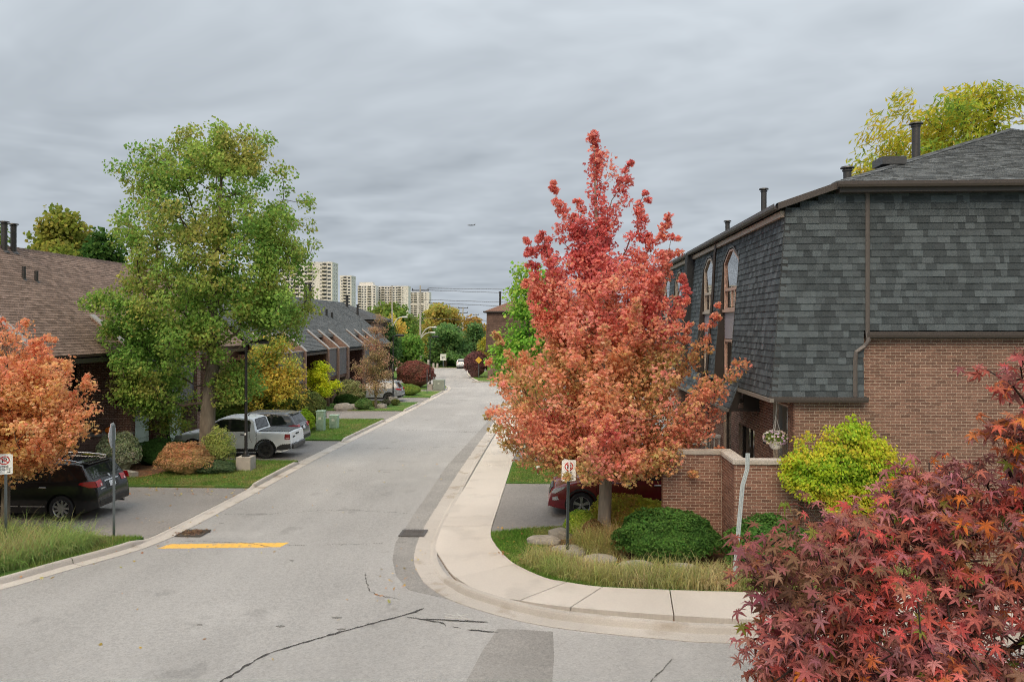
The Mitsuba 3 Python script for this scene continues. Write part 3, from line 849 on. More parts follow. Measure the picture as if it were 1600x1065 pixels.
def left_row(key, y0, y1, ze, zb, bays, shingle_lo, shingle_hi, tint, near, rng, roof_c, pieces=300):
    """bays: (start, middle, end) of each pair of garages; between them lie the recessed entries under the long eave."""
    sl = np.array([-1, 0, PITCH]) / math.hypot(1, PITCH)
    nr = np.array([PITCH, 0, 1]) / math.hypot(1, PITCH)
    LEN = (EAVE_X - RIDGE_X) * math.hypot(1, PITCH)
    cut = (EAVE_X - CUT_X) * math.hypot(1, PITCH)
    shape = sg.box(y0, 0, y1, LEN)
    for a, m, b in bays:
        shape = shape.difference(sg.box(a, -0.1, b, cut))
    # roof body
    body = []
    for g in getattr(shape, 'geoms', [shape]):
        v, f = prism(g, 0.12, at=-0.13)
        fr, _ = frame((EAVE_X, 0, ze), (0, 1, 0), sl, nr)
        body.append((fr(v), f[:, ::-1]))
    back = np.array([[RIDGE_X, y0, roof_z(RIDGE_X, ze)], [RIDGE_X, y1, roof_z(RIDGE_X, ze)], [RIDGE_X - 5.5, y1, ze - 0.4], [RIDGE_X - 5.5, y0, ze - 0.4]])
    body.append((back, np.array([[0, 1, 2], [0, 2, 3]])))
    roof = add('roof', join(body), 'matte', key, roof_c)
    fr = frame((EAVE_X, 0, ze), (0, 1, 0), sl, nr)
    tabs = shingles(fr, shape, rng, exposure=0.143, widths=(0.22, 0.34) if near else (0.3, 0.9), lo=shingle_lo, hi=shingle_hi, lift=0.02 if near else 0.03, power=1.0)
    lay(roof, 'shingle', tabs, 'matte', limit=pieces)
    for a in np.arange(y0, y1 - 0.3, 0.3 if near else 0.9):
        c = np.array(roof_c) * rng.uniform(0.8, 1.25)
        w = 0.31 if near else 0.92
        add('ridge_cap', (np.array([[RIDGE_X + 0.15, a, roof_z(RIDGE_X + 0.15, ze) + 0.03], [RIDGE_X, a, roof_z(RIDGE_X, ze) + 0.06], [RIDGE_X - 0.15, a, roof_z(RIDGE_X, ze) - 0.08], [RIDGE_X + 0.15, a + w, roof_z(RIDGE_X + 0.15, ze) + 0.02], [RIDGE_X, a + w, roof_z(RIDGE_X, ze) + 0.045], [RIDGE_X - 0.15, a + w, roof_z(RIDGE_X, ze) - 0.09]]),
                          np.array([[0, 1, 4], [0, 4, 3], [1, 2, 5], [1, 5, 4]])), 'matte', roof, c)
    # end walls and the entry wall
    gable = sg.Polygon([(-18.7, zb), (-18.7, roof_z(-18.7, ze) - 0.16), (RIDGE_X, roof_z(RIDGE_X, ze) - 0.16), (RIDGE_X - 5.4, ze - 0.55), (RIDGE_X - 5.4, zb)])
    add('wall', join([prism(gable, 0.25, 'xz', y0 + 0.1), prism(gable, 0.25, 'xz', y1 - 0.35), box(-18.95, -18.7, y0 + 0.1, y1 - 0.1, zb, ze + 1.2)]), 'far_brick', key)
    wall_n = 0
    for a, m, b in bays:
        fins = []
        for i, q in enumerate((a, m, b)):
            pr = sg.Polygon([(EAVE_X + 0.10, zb), (EAVE_X + 0.10, ze + 0.04), (EAVE_X - 0.05, ze + 0.18), (CUT_X - 0.25, roof_z(CUT_X - 0.25, ze) + 0.10), (CUT_X - 0.25, ze), (-18.7, ze), (-18.7, zb)])
            yy = q - (0.0 if i == 0 else 0.15 if i == 1 else 0.3)
            bw = add('brick_fin', prism(pr, 0.3, 'xz', yy), 'mortar' if near else 'far_brick', key)
            if near:
                bk = bricks(frame((0, yy, 0), (1, 0, 0), (0, 0, 1), (0, -1, 0)), pr, rng, tint=tint)
                bk += bricks(frame((EAVE_X + 0.10, 0, 0), (0, 1, 0), (0, 0, 1), (1, 0, 0)), sg.box(yy, zb, yy + 0.3, ze + 0.2), rng, tint=tint)
                add('brick_face', join([(v, f) for v, f, c in bk]), 'matte', bw, np.vstack([np.tile(c, (8, 1)) for v, f, c in bk]), kind='stuff')
            capv = sg.Polygon([(EAVE_X + 0.14, ze + 0.02), (EAVE_X - 0.05, ze + 0.235), (CUT_X - 0.3, roof_z(CUT_X - 0.3, ze) + 0.175), (CUT_X - 0.3, roof_z(CUT_X - 0.3, ze) + 0.10), (EAVE_X - 0.05, ze + 0.17), (EAVE_X + 0.10, ze + 0.0)])
            add('fin_cap', prism(capv, 0.36, 'xz', yy - 0.03), 'satin', key, CAP)
        # flashing along the top of the cut, back wall of the little terrace
        zc = roof_z(CUT_X, ze)
        add('flashing', box(CUT_X - 0.02, CUT_X + 0.10, a + 0.3, b - 0.3, zc - 0.20, zc + 0.02), 'satin', key, CAP * 0.5)
        add('terrace_wall', box(CUT_X - 0.4, CUT_X - 0.2, a + 0.3, b - 0.3, ze - 0.3, zc + 0.1), 'matte', key, WOOD)
        for p, q in ((a + 0.3, m - 0.15), (m + 0.15, b - 0.3)):
            w = q - p
            add('terrace_window', boxes([(CUT_X - 0.2, CUT_X - 0.15, p + 0.3, q - 0.3, ze - 0.1, zc - 0.25)]), 'pane', key)
            # siding panel, in upright boards, over the garage
            n = max(3, int(w / 0.3))
            g0 = zb + 2.62 if near else zb + 2.75
            if near:
                for i in range(n):
                    add('siding_board', box(EAVE_X - 0.20, EAVE_X - 0.06, p + w * i / n + 0.006, p + w * (i + 1) / n - 0.006, g0, ze - 0.02), 'satin', key, lin('#77757a') * 0.62)
            else:
                add('siding_panel', boxes([(EAVE_X - 0.20, EAVE_X - 0.06, p + w * i / n + 0.008, p + w * (i + 1) / n - 0.008, g0, ze - 0.02) for i in range(n)]), 'satin', key, lin('#77757a') * 0.62)
            add('parapet_cap', box(EAVE_X - 0.26, EAVE_X, p - 0.005, q + 0.005, ze - 0.02, ze + 0.05), 'satin', key, CAP * 0.8)
            door = add('garage_door', box(EAVE_X - 0.62, EAVE_X - 0.58, p + 0.22, q - 0.22, zb, g0 - 0.25), 'satin', key, MINT * 0.8)
            H = (g0 - 0.25 - zb - 0.3) / 4
            for r in range(4):
                add('panel', box(EAVE_X - 0.58, EAVE_X - 0.55, p + 0.22, q - 0.22, zb + 0.3 + r * H + 0.012, zb + 0.3 + (r + 1) * H - 0.012), 'satin', door, MINT)
            add('garage_surround', boxes([(EAVE_X - 0.66, EAVE_X - 0.5, p, p + 0.22, zb, g0 - 0.25), (EAVE_X - 0.66, EAVE_X - 0.5, q - 0.22, q, zb, g0 - 0.25), (EAVE_X - 0.66, EAVE_X - 0.1, p, q, g0 - 0.25, g0 - 0.005)]), 'satin', key, WOOD)
            lamp = add('wall_lamp', boxes([(EAVE_X + 0.02 + 0.08, EAVE_X + 0.22, q + 0.08, q + 0.22, zb + 2.05, zb + 2.35)]), 'satin', key, (0.02, 0.02, 0.02))
            add('lamp_glass', box(EAVE_X + 0.11, EAVE_X + 0.235, q + 0.10, q + 0.20, zb + 2.09, zb + 2.27), 'satin', lamp, (0.7, 0.7, 0.66))
    # entries: eave board, dark soffit, door, timber cladding
    spans = []
    last = y0 + 0.1
    for a, m, b in bays:
        spans.append((last, a))
        last = b
    spans.append((last, y1 - 0.1))
    for a, b in spans:
        if b - a < 0.8:
            continue
        add('eave_board', box(EAVE_X - 0.06, EAVE_X + 0.02, a + 0.005, b - 0.005, ze - 0.30, ze - 0.135), 'satin', key, BROWN * 0.8)
        add('soffit', box(-18.7, EAVE_X - 0.06, a + 0.01, b - 0.01, ze - 0.27, ze - 0.2), 'matte', key, WOOD)
        if b - a > 3:
            if near:
                pr = sg.box(a, zb, b, ze - 0.3)
                ew = add('entry_wall', box(-18.7, -18.66, a, b, zb, ze - 0.27), 'mortar', key)
                bk = bricks(frame((-18.655, 0, 0), (0, 1, 0), (0, 0, 1), (1, 0, 0)), pr, rng, tint=tint)
                add('brick_face', join([(v, f) for v, f, c in bk]), 'matte', ew, np.vstack([np.tile(c, (8, 1)) for v, f, c in bk]), kind='stuff')
            else:
                nb = 13
                add('timber_cladding', boxes([(-18.6 + (2.0 / nb) * i + 0.01, -18.6 + (2.0 / nb) * (i + 1) - 0.01, b - 0.05, b - 0.004, zb + 0.6, ze - 0.25 ) for i in range(nb)]), 'satin', key, WOOD)
            d = add('entry_door', box(-18.64, -18.58, a + 0.8, a + 1.75, zb + 0.3, zb + 2.4), 'satin', key, lin('#3b2f2c') * 0.6)
            add('handle', box(-18.575, -18.53, a + 0.88, a + 0.93, zb + 1.25, zb + 1.45), 'metal', d, (0.5, 0.45, 0.35))
            window(key, -18.60, b - 2.4, b - 1.1, zb + 1.1, zb + 2.5, DARKF, mull=(b - 1.75,))
    return roof


rng = np.random.default_rng(21)
br = thing('townhouse_row', 'brown shingled townhouse row on the left behind the orange maple', 'townhouse')
br_roof = left_row(br, 8.0, 42.2, 4.03, -0.95, [(13.9, 16.9, 19.9), (19.9 + 0.0, 22.0, 24.9), (30.2, 33.2, 36.3)][1:], (0.115, 0.082, 0.066), (0.205, 0.148, 0.122), np.array([0.92, 0.86, 0.84]), True, rng, (0.11, 0.08, 0.068))
add('downspout', box(-18.62, -18.52, 30.0, 30.08, -0.9, 3.8), 'satin', br, BROWN * 0.4)
for x, y, h, r in ((-21.2, 29.75, 1.12, 0.11), (-21.2, 30.28, 1.10, 0.11), (-19.8, 28.85, 0.48, 0.07), (-19.75, 29.5, 0.40, 0.07)):
    vent_pipe(br, x, y, roof_z(x, 4.03) - 0.1, roof_z(x, 4.03) + h, r, cap=h > 1, c=(0.03, 0.028, 0.027))
gr = thing('townhouse_row', 'grey shingled townhouse row further down the left side of the street', 'townhouse')
left_row(gr, 45.0, 81.0, 3.37, -1.45, [(46.4, 49.4, 52.5), (57.7, 60.6, 63.7), (68.9, 71.9, 75.0)], (0.064, 0.070, 0.073), (0.100, 0.109, 0.114), np.array([1, 1, 1]), False, rng, (0.07, 0.08, 0.088), pieces=0)
for x, y, h, r in ((-20.6, 65.5, 1.9, 0.14), (-20.6, 66.6, 1.9, 0.14), (-19.6, 68.3, 0.6, 0.1), (-19.4, 69.3, 0.5, 0.1), (-20.9, 80.2, 1.2, 0.14), (-19.9, 80.6, 1.1, 0.12)):
    vent_pipe(gr, x, y, roof_z(x, 3.37) - 0.1, roof_z(x, 3.37) + h, r, cap=h > 1, c=(0.02, 0.021, 0.022))

# a further block seen past the end of the grey row
fb_ = thing('brick_house', 'brown brick house just past the grey townhouse row', 'house')
add('wall', box(-31, -20.2, 88, 97, -1.6, 5.55), 'far_brick', fb_)
add('fascia', box(-31.4, -19.8, 87.6, 97.4, 5.55, 5.85), 'satin', fb_, BROWN * 0.8)
add('roof', (np.array([[-31.6, 87.4, 5.86], [-19.6, 87.4, 5.86], [-19.6, 97.6, 5.86], [-31.6, 97.6, 5.86], [-26.5, 92.5, 7.9], [-24.7, 92.5, 7.9]]), np.array([[0, 1, 5], [0, 5, 4], [1, 2, 5], [2, 3, 4], [2, 4, 5], [3, 0, 4]])), 'far_shingle', fb_)
window(fb_, -20.15, 90, 91.6, 1.5, 3.2, DARKF)

# brown mansard house on the far right corner
fr_h = thing('corner_house', 'dark brown corner house far down on the right with a sloping roof', 'house')
bx0, by0 = -8.35, 100.2
zb = -1.6
add('wall', box(bx0 + 0.55, bx0 + 16, by0 + 0.4, by0 + 14, zb, 2.3), 'far_brick', fr_h)
prof = sg.Polygon([(bx0, 2.0), (bx0 + 0.15, 7.0), (bx0 + 17, 7.0), (bx0 + 17, 2.0)])
add('upper_wall', prism(prof, 15, 'xz', by0), 'matte', fr_h, lin('#6d5149') * 0.55)
ush = shingles(frame((0, by0, 0), (1, 0, 0), (0, 0, 1), (0, -1, 0)), prof, rng, exposure=0.28, widths=(0.5, 1.4), lo=(0.085, 0.055, 0.045), hi=(0.14, 0.092, 0.075), lift=0.05)
add('shingle_field', join([(p[0], p[1]) for p in ush]), 'matte', fr_h, np.vstack([np.tile(p[2], (8, 1)) for p in ush]), kind='stuff')
add('roof', (np.array([[bx0 - 0.2, by0 - 0.3, 7.0], [bx0 + 17, by0 - 0.3, 7.0], [bx0 + 17, by0 + 15, 7.0], [bx0 - 0.2, by0 + 15, 7.0], [bx0 + 4.6, by0 + 4, 9.0], [bx0 + 12, by0 + 4, 9.0]]), np.array([[0, 1, 5], [0, 5, 4], [1, 2, 5], [2, 3, 4], [2, 4, 5], [3, 0, 4]])), 'matte', fr_h, lin('#8d6d5d') * 0.6)
add('fascia', boxes([(bx0 - 0.25, bx0 + 17, by0 - 0.35, by0 - 0.2, 6.85, 7.03), (bx0 - 0.3, bx0 - 0.15, by0 - 0.35, by0 + 15, 6.85, 7.03), (bx0 - 0.1, bx0 + 17, by0 - 0.1, by0 + 0.02, 1.85, 2.05)]), 'satin', fr_h, BROWN * 0.5)
add('garden_wall', boxes([(bx0 + 0.3, bx0 + 3.6, by0 - 0.6, by0 - 0.3, zb, 0.35), (bx0 + 0.25, bx0 + 3.65, by0 - 0.65, by0 - 0.25, 0.35, 0.45)]), 'far_brick', fr_h)
window(fr_h, bx0 + 0.5, by0 + 2, by0 + 3.2, 0.2, 1.9, DARKF)
add('window', boxes([(bx0 + 1.4, bx0 + 2.3, by0 + 0.33, by0 + 0.38, 0.4, 1.8)]), 'pane', fr_h)
vent_pipe(fr_h, bx0 + 1.7, by0 + 2.0, 7.3, 9.6, 0.13)

# ------------------------------------------------------------------ apartment towers far behind
def tower(label, cx, cy, w, depth, z_top, floors, fh, rot, cols, side_cols, seed, penthouse=None, tint=1.0):
    """cols: (centre, width, kind) across the front; kind b = balcony, w = window, n = narrow window."""
    r = np.random.default_rng(seed)
    k = thing('apartment_tower', label, 'apartment building', 'distant apartment towers')
    z0 = -4.0
    # core set back, and a front skin left open where the balconies stand back into the building
    D = 1.7
    parts = [box(-w / 2, w / 2, D, depth, z0, z_top)]
    bal = sorted((c - cw / 2, c + cw / 2) for c, cw, kind in cols if kind == 'b')
    x = -w / 2
    for a, b in bal + [(w / 2, w / 2)]:
        if a - x > 0.05:
            parts.append(box(x, a, 0, D - 0.002, z0, z_top))
        x = b
    for a, b in bal:
        parts.append(box(a + 0.002, b - 0.002, 0.02, D - 0.002, z0, z_top - floors * fh))
    parts.append(box(-w / 2 - 0.15, w / 2 + 0.15, -0.15, depth + 0.15, z_top, z_top + 0.9))
    if penthouse:
        parts.append(box(penthouse[0], penthouse[1], 3, depth - 3, z_top + 0.9, z_top + penthouse[2]))
    glass, slabs, dark = [], [], []
    for fl in range(floors):
        z = z_top - (fl + 1) * fh
        if z < 2:
            break
        for c, cw, kind in cols:
            if kind == 'b':
                dark.append((c - cw / 2 + 0.3, c + cw / 2 - 0.5, D - 0.06, D - 0.01, z + 0.2, z + fh - 0.5))
                slabs.append((c - cw / 2 + 0.01, c + cw / 2 - 0.01, -0.1, D - 0.07, z, z + 0.2))
                slabs.append((c - cw / 2 - 0.2, c + cw / 2 + 0.2, -1.5, -0.12, z, z + 0.2))
                slabs.append((c - cw / 2 - 0.2, c + cw / 2 + 0.2, -1.5, -1.38, z + 0.2, z + 1.05))
                slabs.append((c - cw / 2 - 0.32, c - cw / 2 - 0.2, -1.5, -0.0, z, z + fh))
            else:
                h = 1.35 if kind == 'w' else 1.0
                glass.append((c - cw / 2, c + cw / 2, -0.12, 0.02, z + 0.95, z + 0.95 + h))
        for c, cw in side_cols:
            glass.append((w / 2 - 0.02, w / 2 + 0.1, c - cw / 2, c + cw / 2, z + 0.95, z + 2.2))
    m = lambda q: move(q, (cx, cy, 0), rot)  # noqa: E731
    add('body', m(join(parts)), 'tower_concrete', k)
    if glass:
        add('windows', m(boxes(glass)), 'pane', k, kind='stuff')
    if dark:
        add('balcony_doors', m(boxes(dark)), 'pane', k, kind='stuff')
    if slabs:
        add('balconies', m(boxes(slabs)), 'matte', k, lin('#d9d4ca') * 0.85, kind='stuff')
    return k


def far_at(px, dist):
    """A point on the bearing of px (in the 1600 px wide frame), dist metres ahead of the lens."""
    u = (px - 800) / 1240
    return dist * (-math.sin(YAW) + u * math.cos(YAW)), dist * (math.cos(YAW) + u * math.sin(YAW))


def z_at(py, dist):
    return 5 + (511 - py) / 1240 * dist


for args in [
    ('cream apartment tower standing nearest, left and tallest of the far towers', -179.3, 573.8, 37.5, 17, 51.9, 19, 2.75, 0.02, [(-14.6, 2.9, 'b'), (-11, 2, 'w'), (-7.5, 2.9, 'b'), (-3.9, 2, 'w'), (-0.5, 2, 'w'), (2.5, 2.9, 'b'), (5.1, 0.9, 'n'), (10.4, 0.9, 'n'), (13.1, 2.9, 'b'), (16.5, 2.4, 'w')], [(6, 1.0), (12, 1.0)], 1, None),
    ('narrow cream apartment tower just right of the nearest tower', -186.7, 711.6, 10.6, 16, 50.9, 19, 2.75, 0.0, [(-3.4, 0.9, 'n'), (-0.6, 2.9, 'b'), (3.1, 2.2, 'w')], [(5, 1.0), (11, 1.0)], 2, None),
    ('apartment tower with a flat penthouse box on its roof', -206.0, 875.8, 20, 16, 50.7, 19, 2.75, 0.0, [(-8, 3, 'b'), (-4.8, 1.8, 'w'), (-1.6, 1.8, 'w'), (3.0, 3.6, 'b'), (8.4, 2, 'w')], [(8, 1.0)], 3, (-9, 6, 4.6)),
    ('apartment tower with wide dark balcony columns, third from the right', -189.4, 895, 18.5, 16, 50.7, 19, 2.75, 0.0, [(-6.5, 2, 'w'), (-2.6, 3.4, 'b'), (0.9, 2, 'w'), (3.9, 2, 'w'), (7.4, 3, 'b')], [], 4, None),
    ('pale apartment tower with a blank right end wall', -169.9, 882.6, 18.7, 16, 50.2, 19, 2.75, 0.0, [(-7, 2, 'w'), (-3.7, 2, 'w'), (-0.6, 3, 'b'), (3.2, 1.2, 'n')], [], 5, None),
    ('farthest apartment tower behind the utility pole', -168.0, 1002.9, 25.2, 16, 49.0, 18, 2.75, 0.0, [(-10, 2.4, 'b'), (-5.5, 4, 'b'), (0, 2, 'w'), (3.4, 3, 'b'), (8, 1.2, 'n')], [(6, 1)], 6, None),
]:
    tower(*args)

# ------------------------------------------------------------------ plants
def polar_leaf(pts, centre=(0, 0.05), droop=0.18):
    """A lobed leaf as a fan: pts = (angle, radius) round the outline, tip towards +y."""
    o = [(r * math.cos(math.radians(a)), r * math.sin(math.radians(a))) for a, r in pts]
    v = np.array([(centre[0], centre[1], 0.0)] + [(x, y, -droop * (x * x + y * y)) for x, y in o])
    n = len(o)
    return v, np.array([[0, 1 + i, 1 + (i + 1) % n] for i in range(n)])


LEAF = {
    'maple': polar_leaf([(-80, 0.25), (-20, 0.62), (36, 0.88), (63, 0.42), (90, 1.0), (117, 0.42), (144, 0.88), (200, 0.62)]),
    'oval': (np.array([(0, -0.5, 0), (-0.3, -0.1, 0.07), (-0.24, 0.22, 0.06), (0, 0.5, -0.08), (0.24, 0.22, 0.06), (0.3, -0.1, 0.07), (0, 0, 0)]), np.array([[0, 6, 1], [1, 6, 2], [2, 6, 3], [3, 6, 4], [4, 6, 5], [5, 6, 0]])),
    'diamond': (np.array([(0, -0.5, 0), (-0.3, 0, 0.06), (0, 0.5, -0.05), (0.3, 0, 0.06)]), np.array([[0, 2, 1], [0, 3, 2]])),
    'slim': (np.array([(0, -0.5, 0), (-0.15, 0, 0.03), (0, 0.5, -0.08), (0.15, 0, 0.03)]), np.array([[0, 2, 1], [0, 3, 2]])),
    'broad': (np.array([(0, -0.5, 0), (-0.46, -0.12, 0.1), (-0.3, 0.3, 0.05), (0, 0.5, -0.1), (0.3, 0.3, 0.05), (0.46, -0.12, 0.1)]), np.array([[0, 3, 2], [0, 2, 1], [0, 4, 3], [0, 5, 4]])),
}


def unit(a):
    return a / (np.linalg.norm(a, axis=-1, keepdims=True) + 1e-9)


def place_leaves(pos, nrm, tip, size, kind, col, curl=None, gain=1.3):
    tv, tf = LEAF[kind]
    col = np.clip(np.asarray(col) * gain, 0, 0.85)
    n = unit(nrm)
    t = unit(tip - n * (tip * n).sum(1, keepdims=True))
    x = np.cross(t, n)
    s = np.broadcast_to(size, (len(pos),))[:, None, None]
    v = pos[:, None] + s * (tv[None, :, :1] * x[:, None] + tv[None, :, 1:2] * t[:, None] + tv[None, :, 2:] * n[:, None] * (1.0 if curl is None else curl[:, None, None]))
    f = tf[None] + (np.arange(len(pos)) * len(tv))[:, None, None]
    return v.reshape(-1, 3), f.reshape(-1, 3), np.repeat(col, len(tv), 0)


def tinted(base, rng, spread=0.16, hue=0.06):
    k = 1 + spread * rng.standard_normal((len(base), 1))
    h = 1 + hue * rng.standard_normal((len(base), 3))
    return np.clip(base * np.clip(k, 0.45, 1.6) * h, 0.004, 0.95)


def palette(pts, cols, rng, scale=0.8, seed=0, sharp=1.6, bias=None):
    """Each point takes one of the colours, in drifts."""
    cols = np.array(cols)
    w = np.stack([meshkit.fbm(pts * scale + 37.0 * i, 3, seed + i) + 0.10 * rng.standard_normal(len(pts)) for i in range(len(cols))], 1)
    if bias is not None:
        w = w + bias
    w = np.exp(14 * sharp * (w - w.max(1, keepdims=True)))
    return (w / w.sum(1, keepdims=True)) @ cols


def clumps(centres, per, rc, rng, flat=0.8):
    """Leaf positions round the twig ends."""
    n = len(centres)
    g = rng.standard_normal((n * per, 3))
    g = unit(g) * rng.random((n * per, 1)) ** 0.45
    rr = np.repeat(np.broadcast_to(rc, (n,)), per)[:, None]
    return np.repeat(centres, per, 0) + g * rr * [1, 1, flat], np.repeat(np.arange(n), per)


def orient(pos, axis_xy, rng, up=0.6, out=0.5, wild=0.6, droop=0.5):
    o = pos - np.array([axis_xy[0], axis_xy[1], 0])
    o[:, 2] = 0
    o = unit(o)
    z = np.array([0, 0, 1.0])
    nrm = up * z + out * o + wild * rng.standard_normal(pos.shape)
    tip = 0.7 * o - droop * z + 0.55 * rng.standard_normal(pos.shape)
    return nrm, tip


def grow(centres, trunk, trunk_r, rng, tip_r=0.008, lift=0.5, power=0.46, sides=5):
    """Limbs that join every twig end to the trunk, each running to the nearest lower wood. Returns one mesh."""
    nodes = [np.array(q, float) for q in trunk]
    parent = [-1] + list(range(len(trunk) - 1))
    tr = np.array(trunk)
    d0 = np.min(np.linalg.norm(centres[:, None] - tr[None], axis=2), axis=1)
    P = np.zeros((len(trunk) + 4 * len(centres), 3))
    P[:len(trunk)] = tr
    n = len(trunk)
    for i in np.argsort(d0):
        c = centres[i]
        dv = c - P[:n]
        dist = np.linalg.norm(dv, axis=1)
        cost = dist * (1 + 1.2 * np.clip(-dv[:, 2] / (dist + 1e-6) + 0.15, 0, None))
        j = int(np.argmin(cost))
        L = dist[j]
        k = 1 if L < 0.5 else 2 if L < 1.4 else 3
        a, prev = P[j].copy(), j
        for q in range(1, k + 1):
            t = q / k
            pt = a + (c - a) * t
            if q < k:
                pt = pt + rng.standard_normal(3) * 0.05 * L
                pt[2] -= lift * 0.18 * L * math.sin(math.pi * t) * (1 if L > 0.5 else 0)
            P[n] = pt
            parent.append(prev)
            prev = n
            n += 1
    par = np.array(parent)
    load = np.zeros(n)
    kids = np.zeros(n, int)
    for i in range(len(trunk), n):
        kids[par[i]] += 1
    load[kids == 0] = 1
    for i in range(n - 1, 0, -1):
        load[par[i]] += load[i]
    rad = np.minimum(tip_r * np.maximum(load, 1) ** power, trunk_r * 0.62)
    seg = np.arange(len(trunk), n)
    a, b = P[par[seg]], P[seg]
    ra = np.where(par[seg] < len(trunk), rad[seg] * 1.25, np.minimum(rad[par[seg]], rad[seg] * 1.6))
    rb = rad[seg]
    d = unit(b - a)
    u = unit(np.cross(d, np.where(np.abs(d[:, 2:]) < 0.9, [0, 0, 1.0], [1.0, 0, 0])))
    w = np.cross(d, u)
    ang = np.arange(sides) * 2 * np.pi / sides
    ring = np.cos(ang)[None, :, None] * u[:, None] + np.sin(ang)[None, :, None] * w[:, None]
    v = np.concatenate([a[:, None] + ra[:, None, None] * ring, b[:, None] + rb[:, None, None] * ring], 1).reshape(-1, 3)
    i = np.arange(sides)
    f1 = np.vstack([np.stack([i, (i + 1) % sides, (i + 1) % sides + sides], 1), np.stack([i, (i + 1) % sides + sides, i + sides], 1)])
    f = (f1[None] + (np.arange(len(seg)) * 2 * sides)[:, None, None]).reshape(-1, 3)
    return v, f


def trunk_mesh(path, radii, rng, sides=14, knobs=0.06):
    p = spline(np.column_stack([path, radii]), 0.12)
    v, f = tube(p[:, :3], p[:, 3], sides)
    m = v[:len(p) * sides].reshape(len(p), sides, 3)
    c = p[:, None, :3]
    k = 1 + knobs * 2 * (meshkit.fbm(m * [4, 4, 1.3], 3, 5) - 0.5)
    v[:len(p) * sides] = (c + (m - c) * k[..., None]).reshape(-1, 3)
    return v, f


def blob_points(blobs, rng, shell=0.45):
    """Twig ends in a union of ellipsoids (x, y, z, rx, ry, rz, count), denser towards the outside of each."""
    out = []
    for x, y, z, rx, ry, rz, n in blobs:
        g = unit(rng.standard_normal((n, 3))) * rng.random((n, 1)) ** shell
        out.append(np.array([x, y, z]) + g * [rx, ry, rz])
    return np.vstack(out)


TWIG = np.array([0.085, 0.066, 0.052])


def tree(name, label, cat, base, trunk, radii, centres, per, rc, size, kind, colours, rng, group=None, scale=0.8, bias=None, droop=0.5, up=0.6, out=0.5, wild=0.6, flat=0.8, twig=TWIG, tip_r=0.008, spread=0.16, mat='leaf', bark='bark', seed=0, sizevar=0.22):
    k = thing(name, label, cat, group)
    base = np.array(base, float)
    tr = np.array(trunk, float) + base
    add('trunk', trunk_mesh(tr, radii, rng), bark, k, smooth=True) if bark not in VC else add('trunk', trunk_mesh(tr, radii, rng), bark, k, twig, smooth=True)
    fine = spline(tr, 0.25)
    add('branches', grow(centres + base, fine[len(fine) // 4:], radii[0], rng, tip_r), 'matte', k, twig)
    pos, which = clumps(centres + base, per, rc, rng, flat)
    nrm, tip = orient(pos, base[:2], rng, up, out, wild, droop)
    b = bias(centres)[which] if bias is not None else None
    col = tinted(palette(pos, colours, rng, scale, seed, bias=b), rng, spread)
    sz = size * np.clip(1 + sizevar * rng.standard_normal(len(pos)), 0.5, 1.6)
    v, f, c = place_leaves(pos, nrm, tip, sz, kind, col)
    add('crown', (v, f), mat, k, c, kind='stuff')
    return k


def shrub(name, label, cat, base, r, n, size, kind, colours, rng, group=None, stems=14, core=0.72, lumps=0.18, scale=1.5, up=0.5, out=0.9, wild=0.55, droop=0.2, mat='leaf', core_c=None, depth=0.35, spread=0.16, seed=0, top_z=None):
    """A bush on the ground: bumpy shell of leaves over stems and a dense dark inside. r = (rx, ry, height)."""
    k = thing(name, label, cat, group)
    x, y = base[0], base[1]
    z0 = float(zg(y)) + 0.08 if len(base) < 3 else base[2]
    rx, ry, h = r
    d = unit(rng.standard_normal((n, 3)))
    d[:, 2] = np.abs(d[:, 2]) * 1.0 - 0.28 * (rng.random(n) < 0.35)
    d = unit(d)
    bump = 1 + lumps * 2 * (meshkit.fbm(d * 2.3 + seed, 3, seed) - 0.5)
    rad = bump * (1 - depth * rng.random(n) ** 2.2)
    pos = np.array([x, y, z0 + h * 0.42]) + d * rad[:, None] * [rx, ry, h * 0.58]
    pos[:, 2] = np.maximum(pos[:, 2], z0 + 0.02 + 0.05 * rng.random(n))
    o = unit(d * [1 / rx, 1 / ry, 1 / h])
    nrm = up * np.array([0, 0, 1.0]) + out * o + wild * rng.standard_normal(pos.shape)
    tip = o + np.array([0, 0, 0.4 - droop]) + 0.6 * rng.standard_normal(pos.shape)
    col = tinted(palette(pos, colours, rng, scale, seed), rng, spread)
    v, f, c = place_leaves(pos, nrm, tip, size * np.clip(1 + 0.22 * rng.standard_normal(n), 0.5, 1.6), kind, col)
    add('foliage', (v, f), mat, k, c, kind='stuff')
    if core:
        ico = trimesh.creation.icosphere(3)
        cv = np.array(ico.vertices)
        cb = 1 + lumps * 2 * (meshkit.fbm(cv * 2.3 + seed, 3, seed) - 0.5)
        cv = np.array([x, y, z0 + h * 0.40]) + cv * cb[:, None] * np.array([rx, ry, h * 0.55]) * core
        cv[:, 2] = np.maximum(cv[:, 2], z0 - 0.05)
        add('inner_foliage', (cv, np.array(ico.faces)), 'matte', k, np.mean(colours, axis=0) if core_c is None else core_c)
    st = []
    for i in range(stems):
        a, q = rng.uniform(0, 2 * np.pi), rng.uniform(0.3, 0.85)
        e = np.array([x + math.cos(a) * rx * q, y + math.sin(a) * ry * q, z0 + h * rng.uniform(0.5, 0.85)])
        s = np.array([x + math.cos(a) * rx * 0.15, y + math.sin(a) * ry * 0.15, z0 - 0.1])
        m = (s + e) / 2 + [0, 0, h * 0.1]
        st.append(tube([s, m, e], [0.016, 0.012, 0.006], 5))
    add('stems', join(st), 'matte', k, TWIG)
    return k


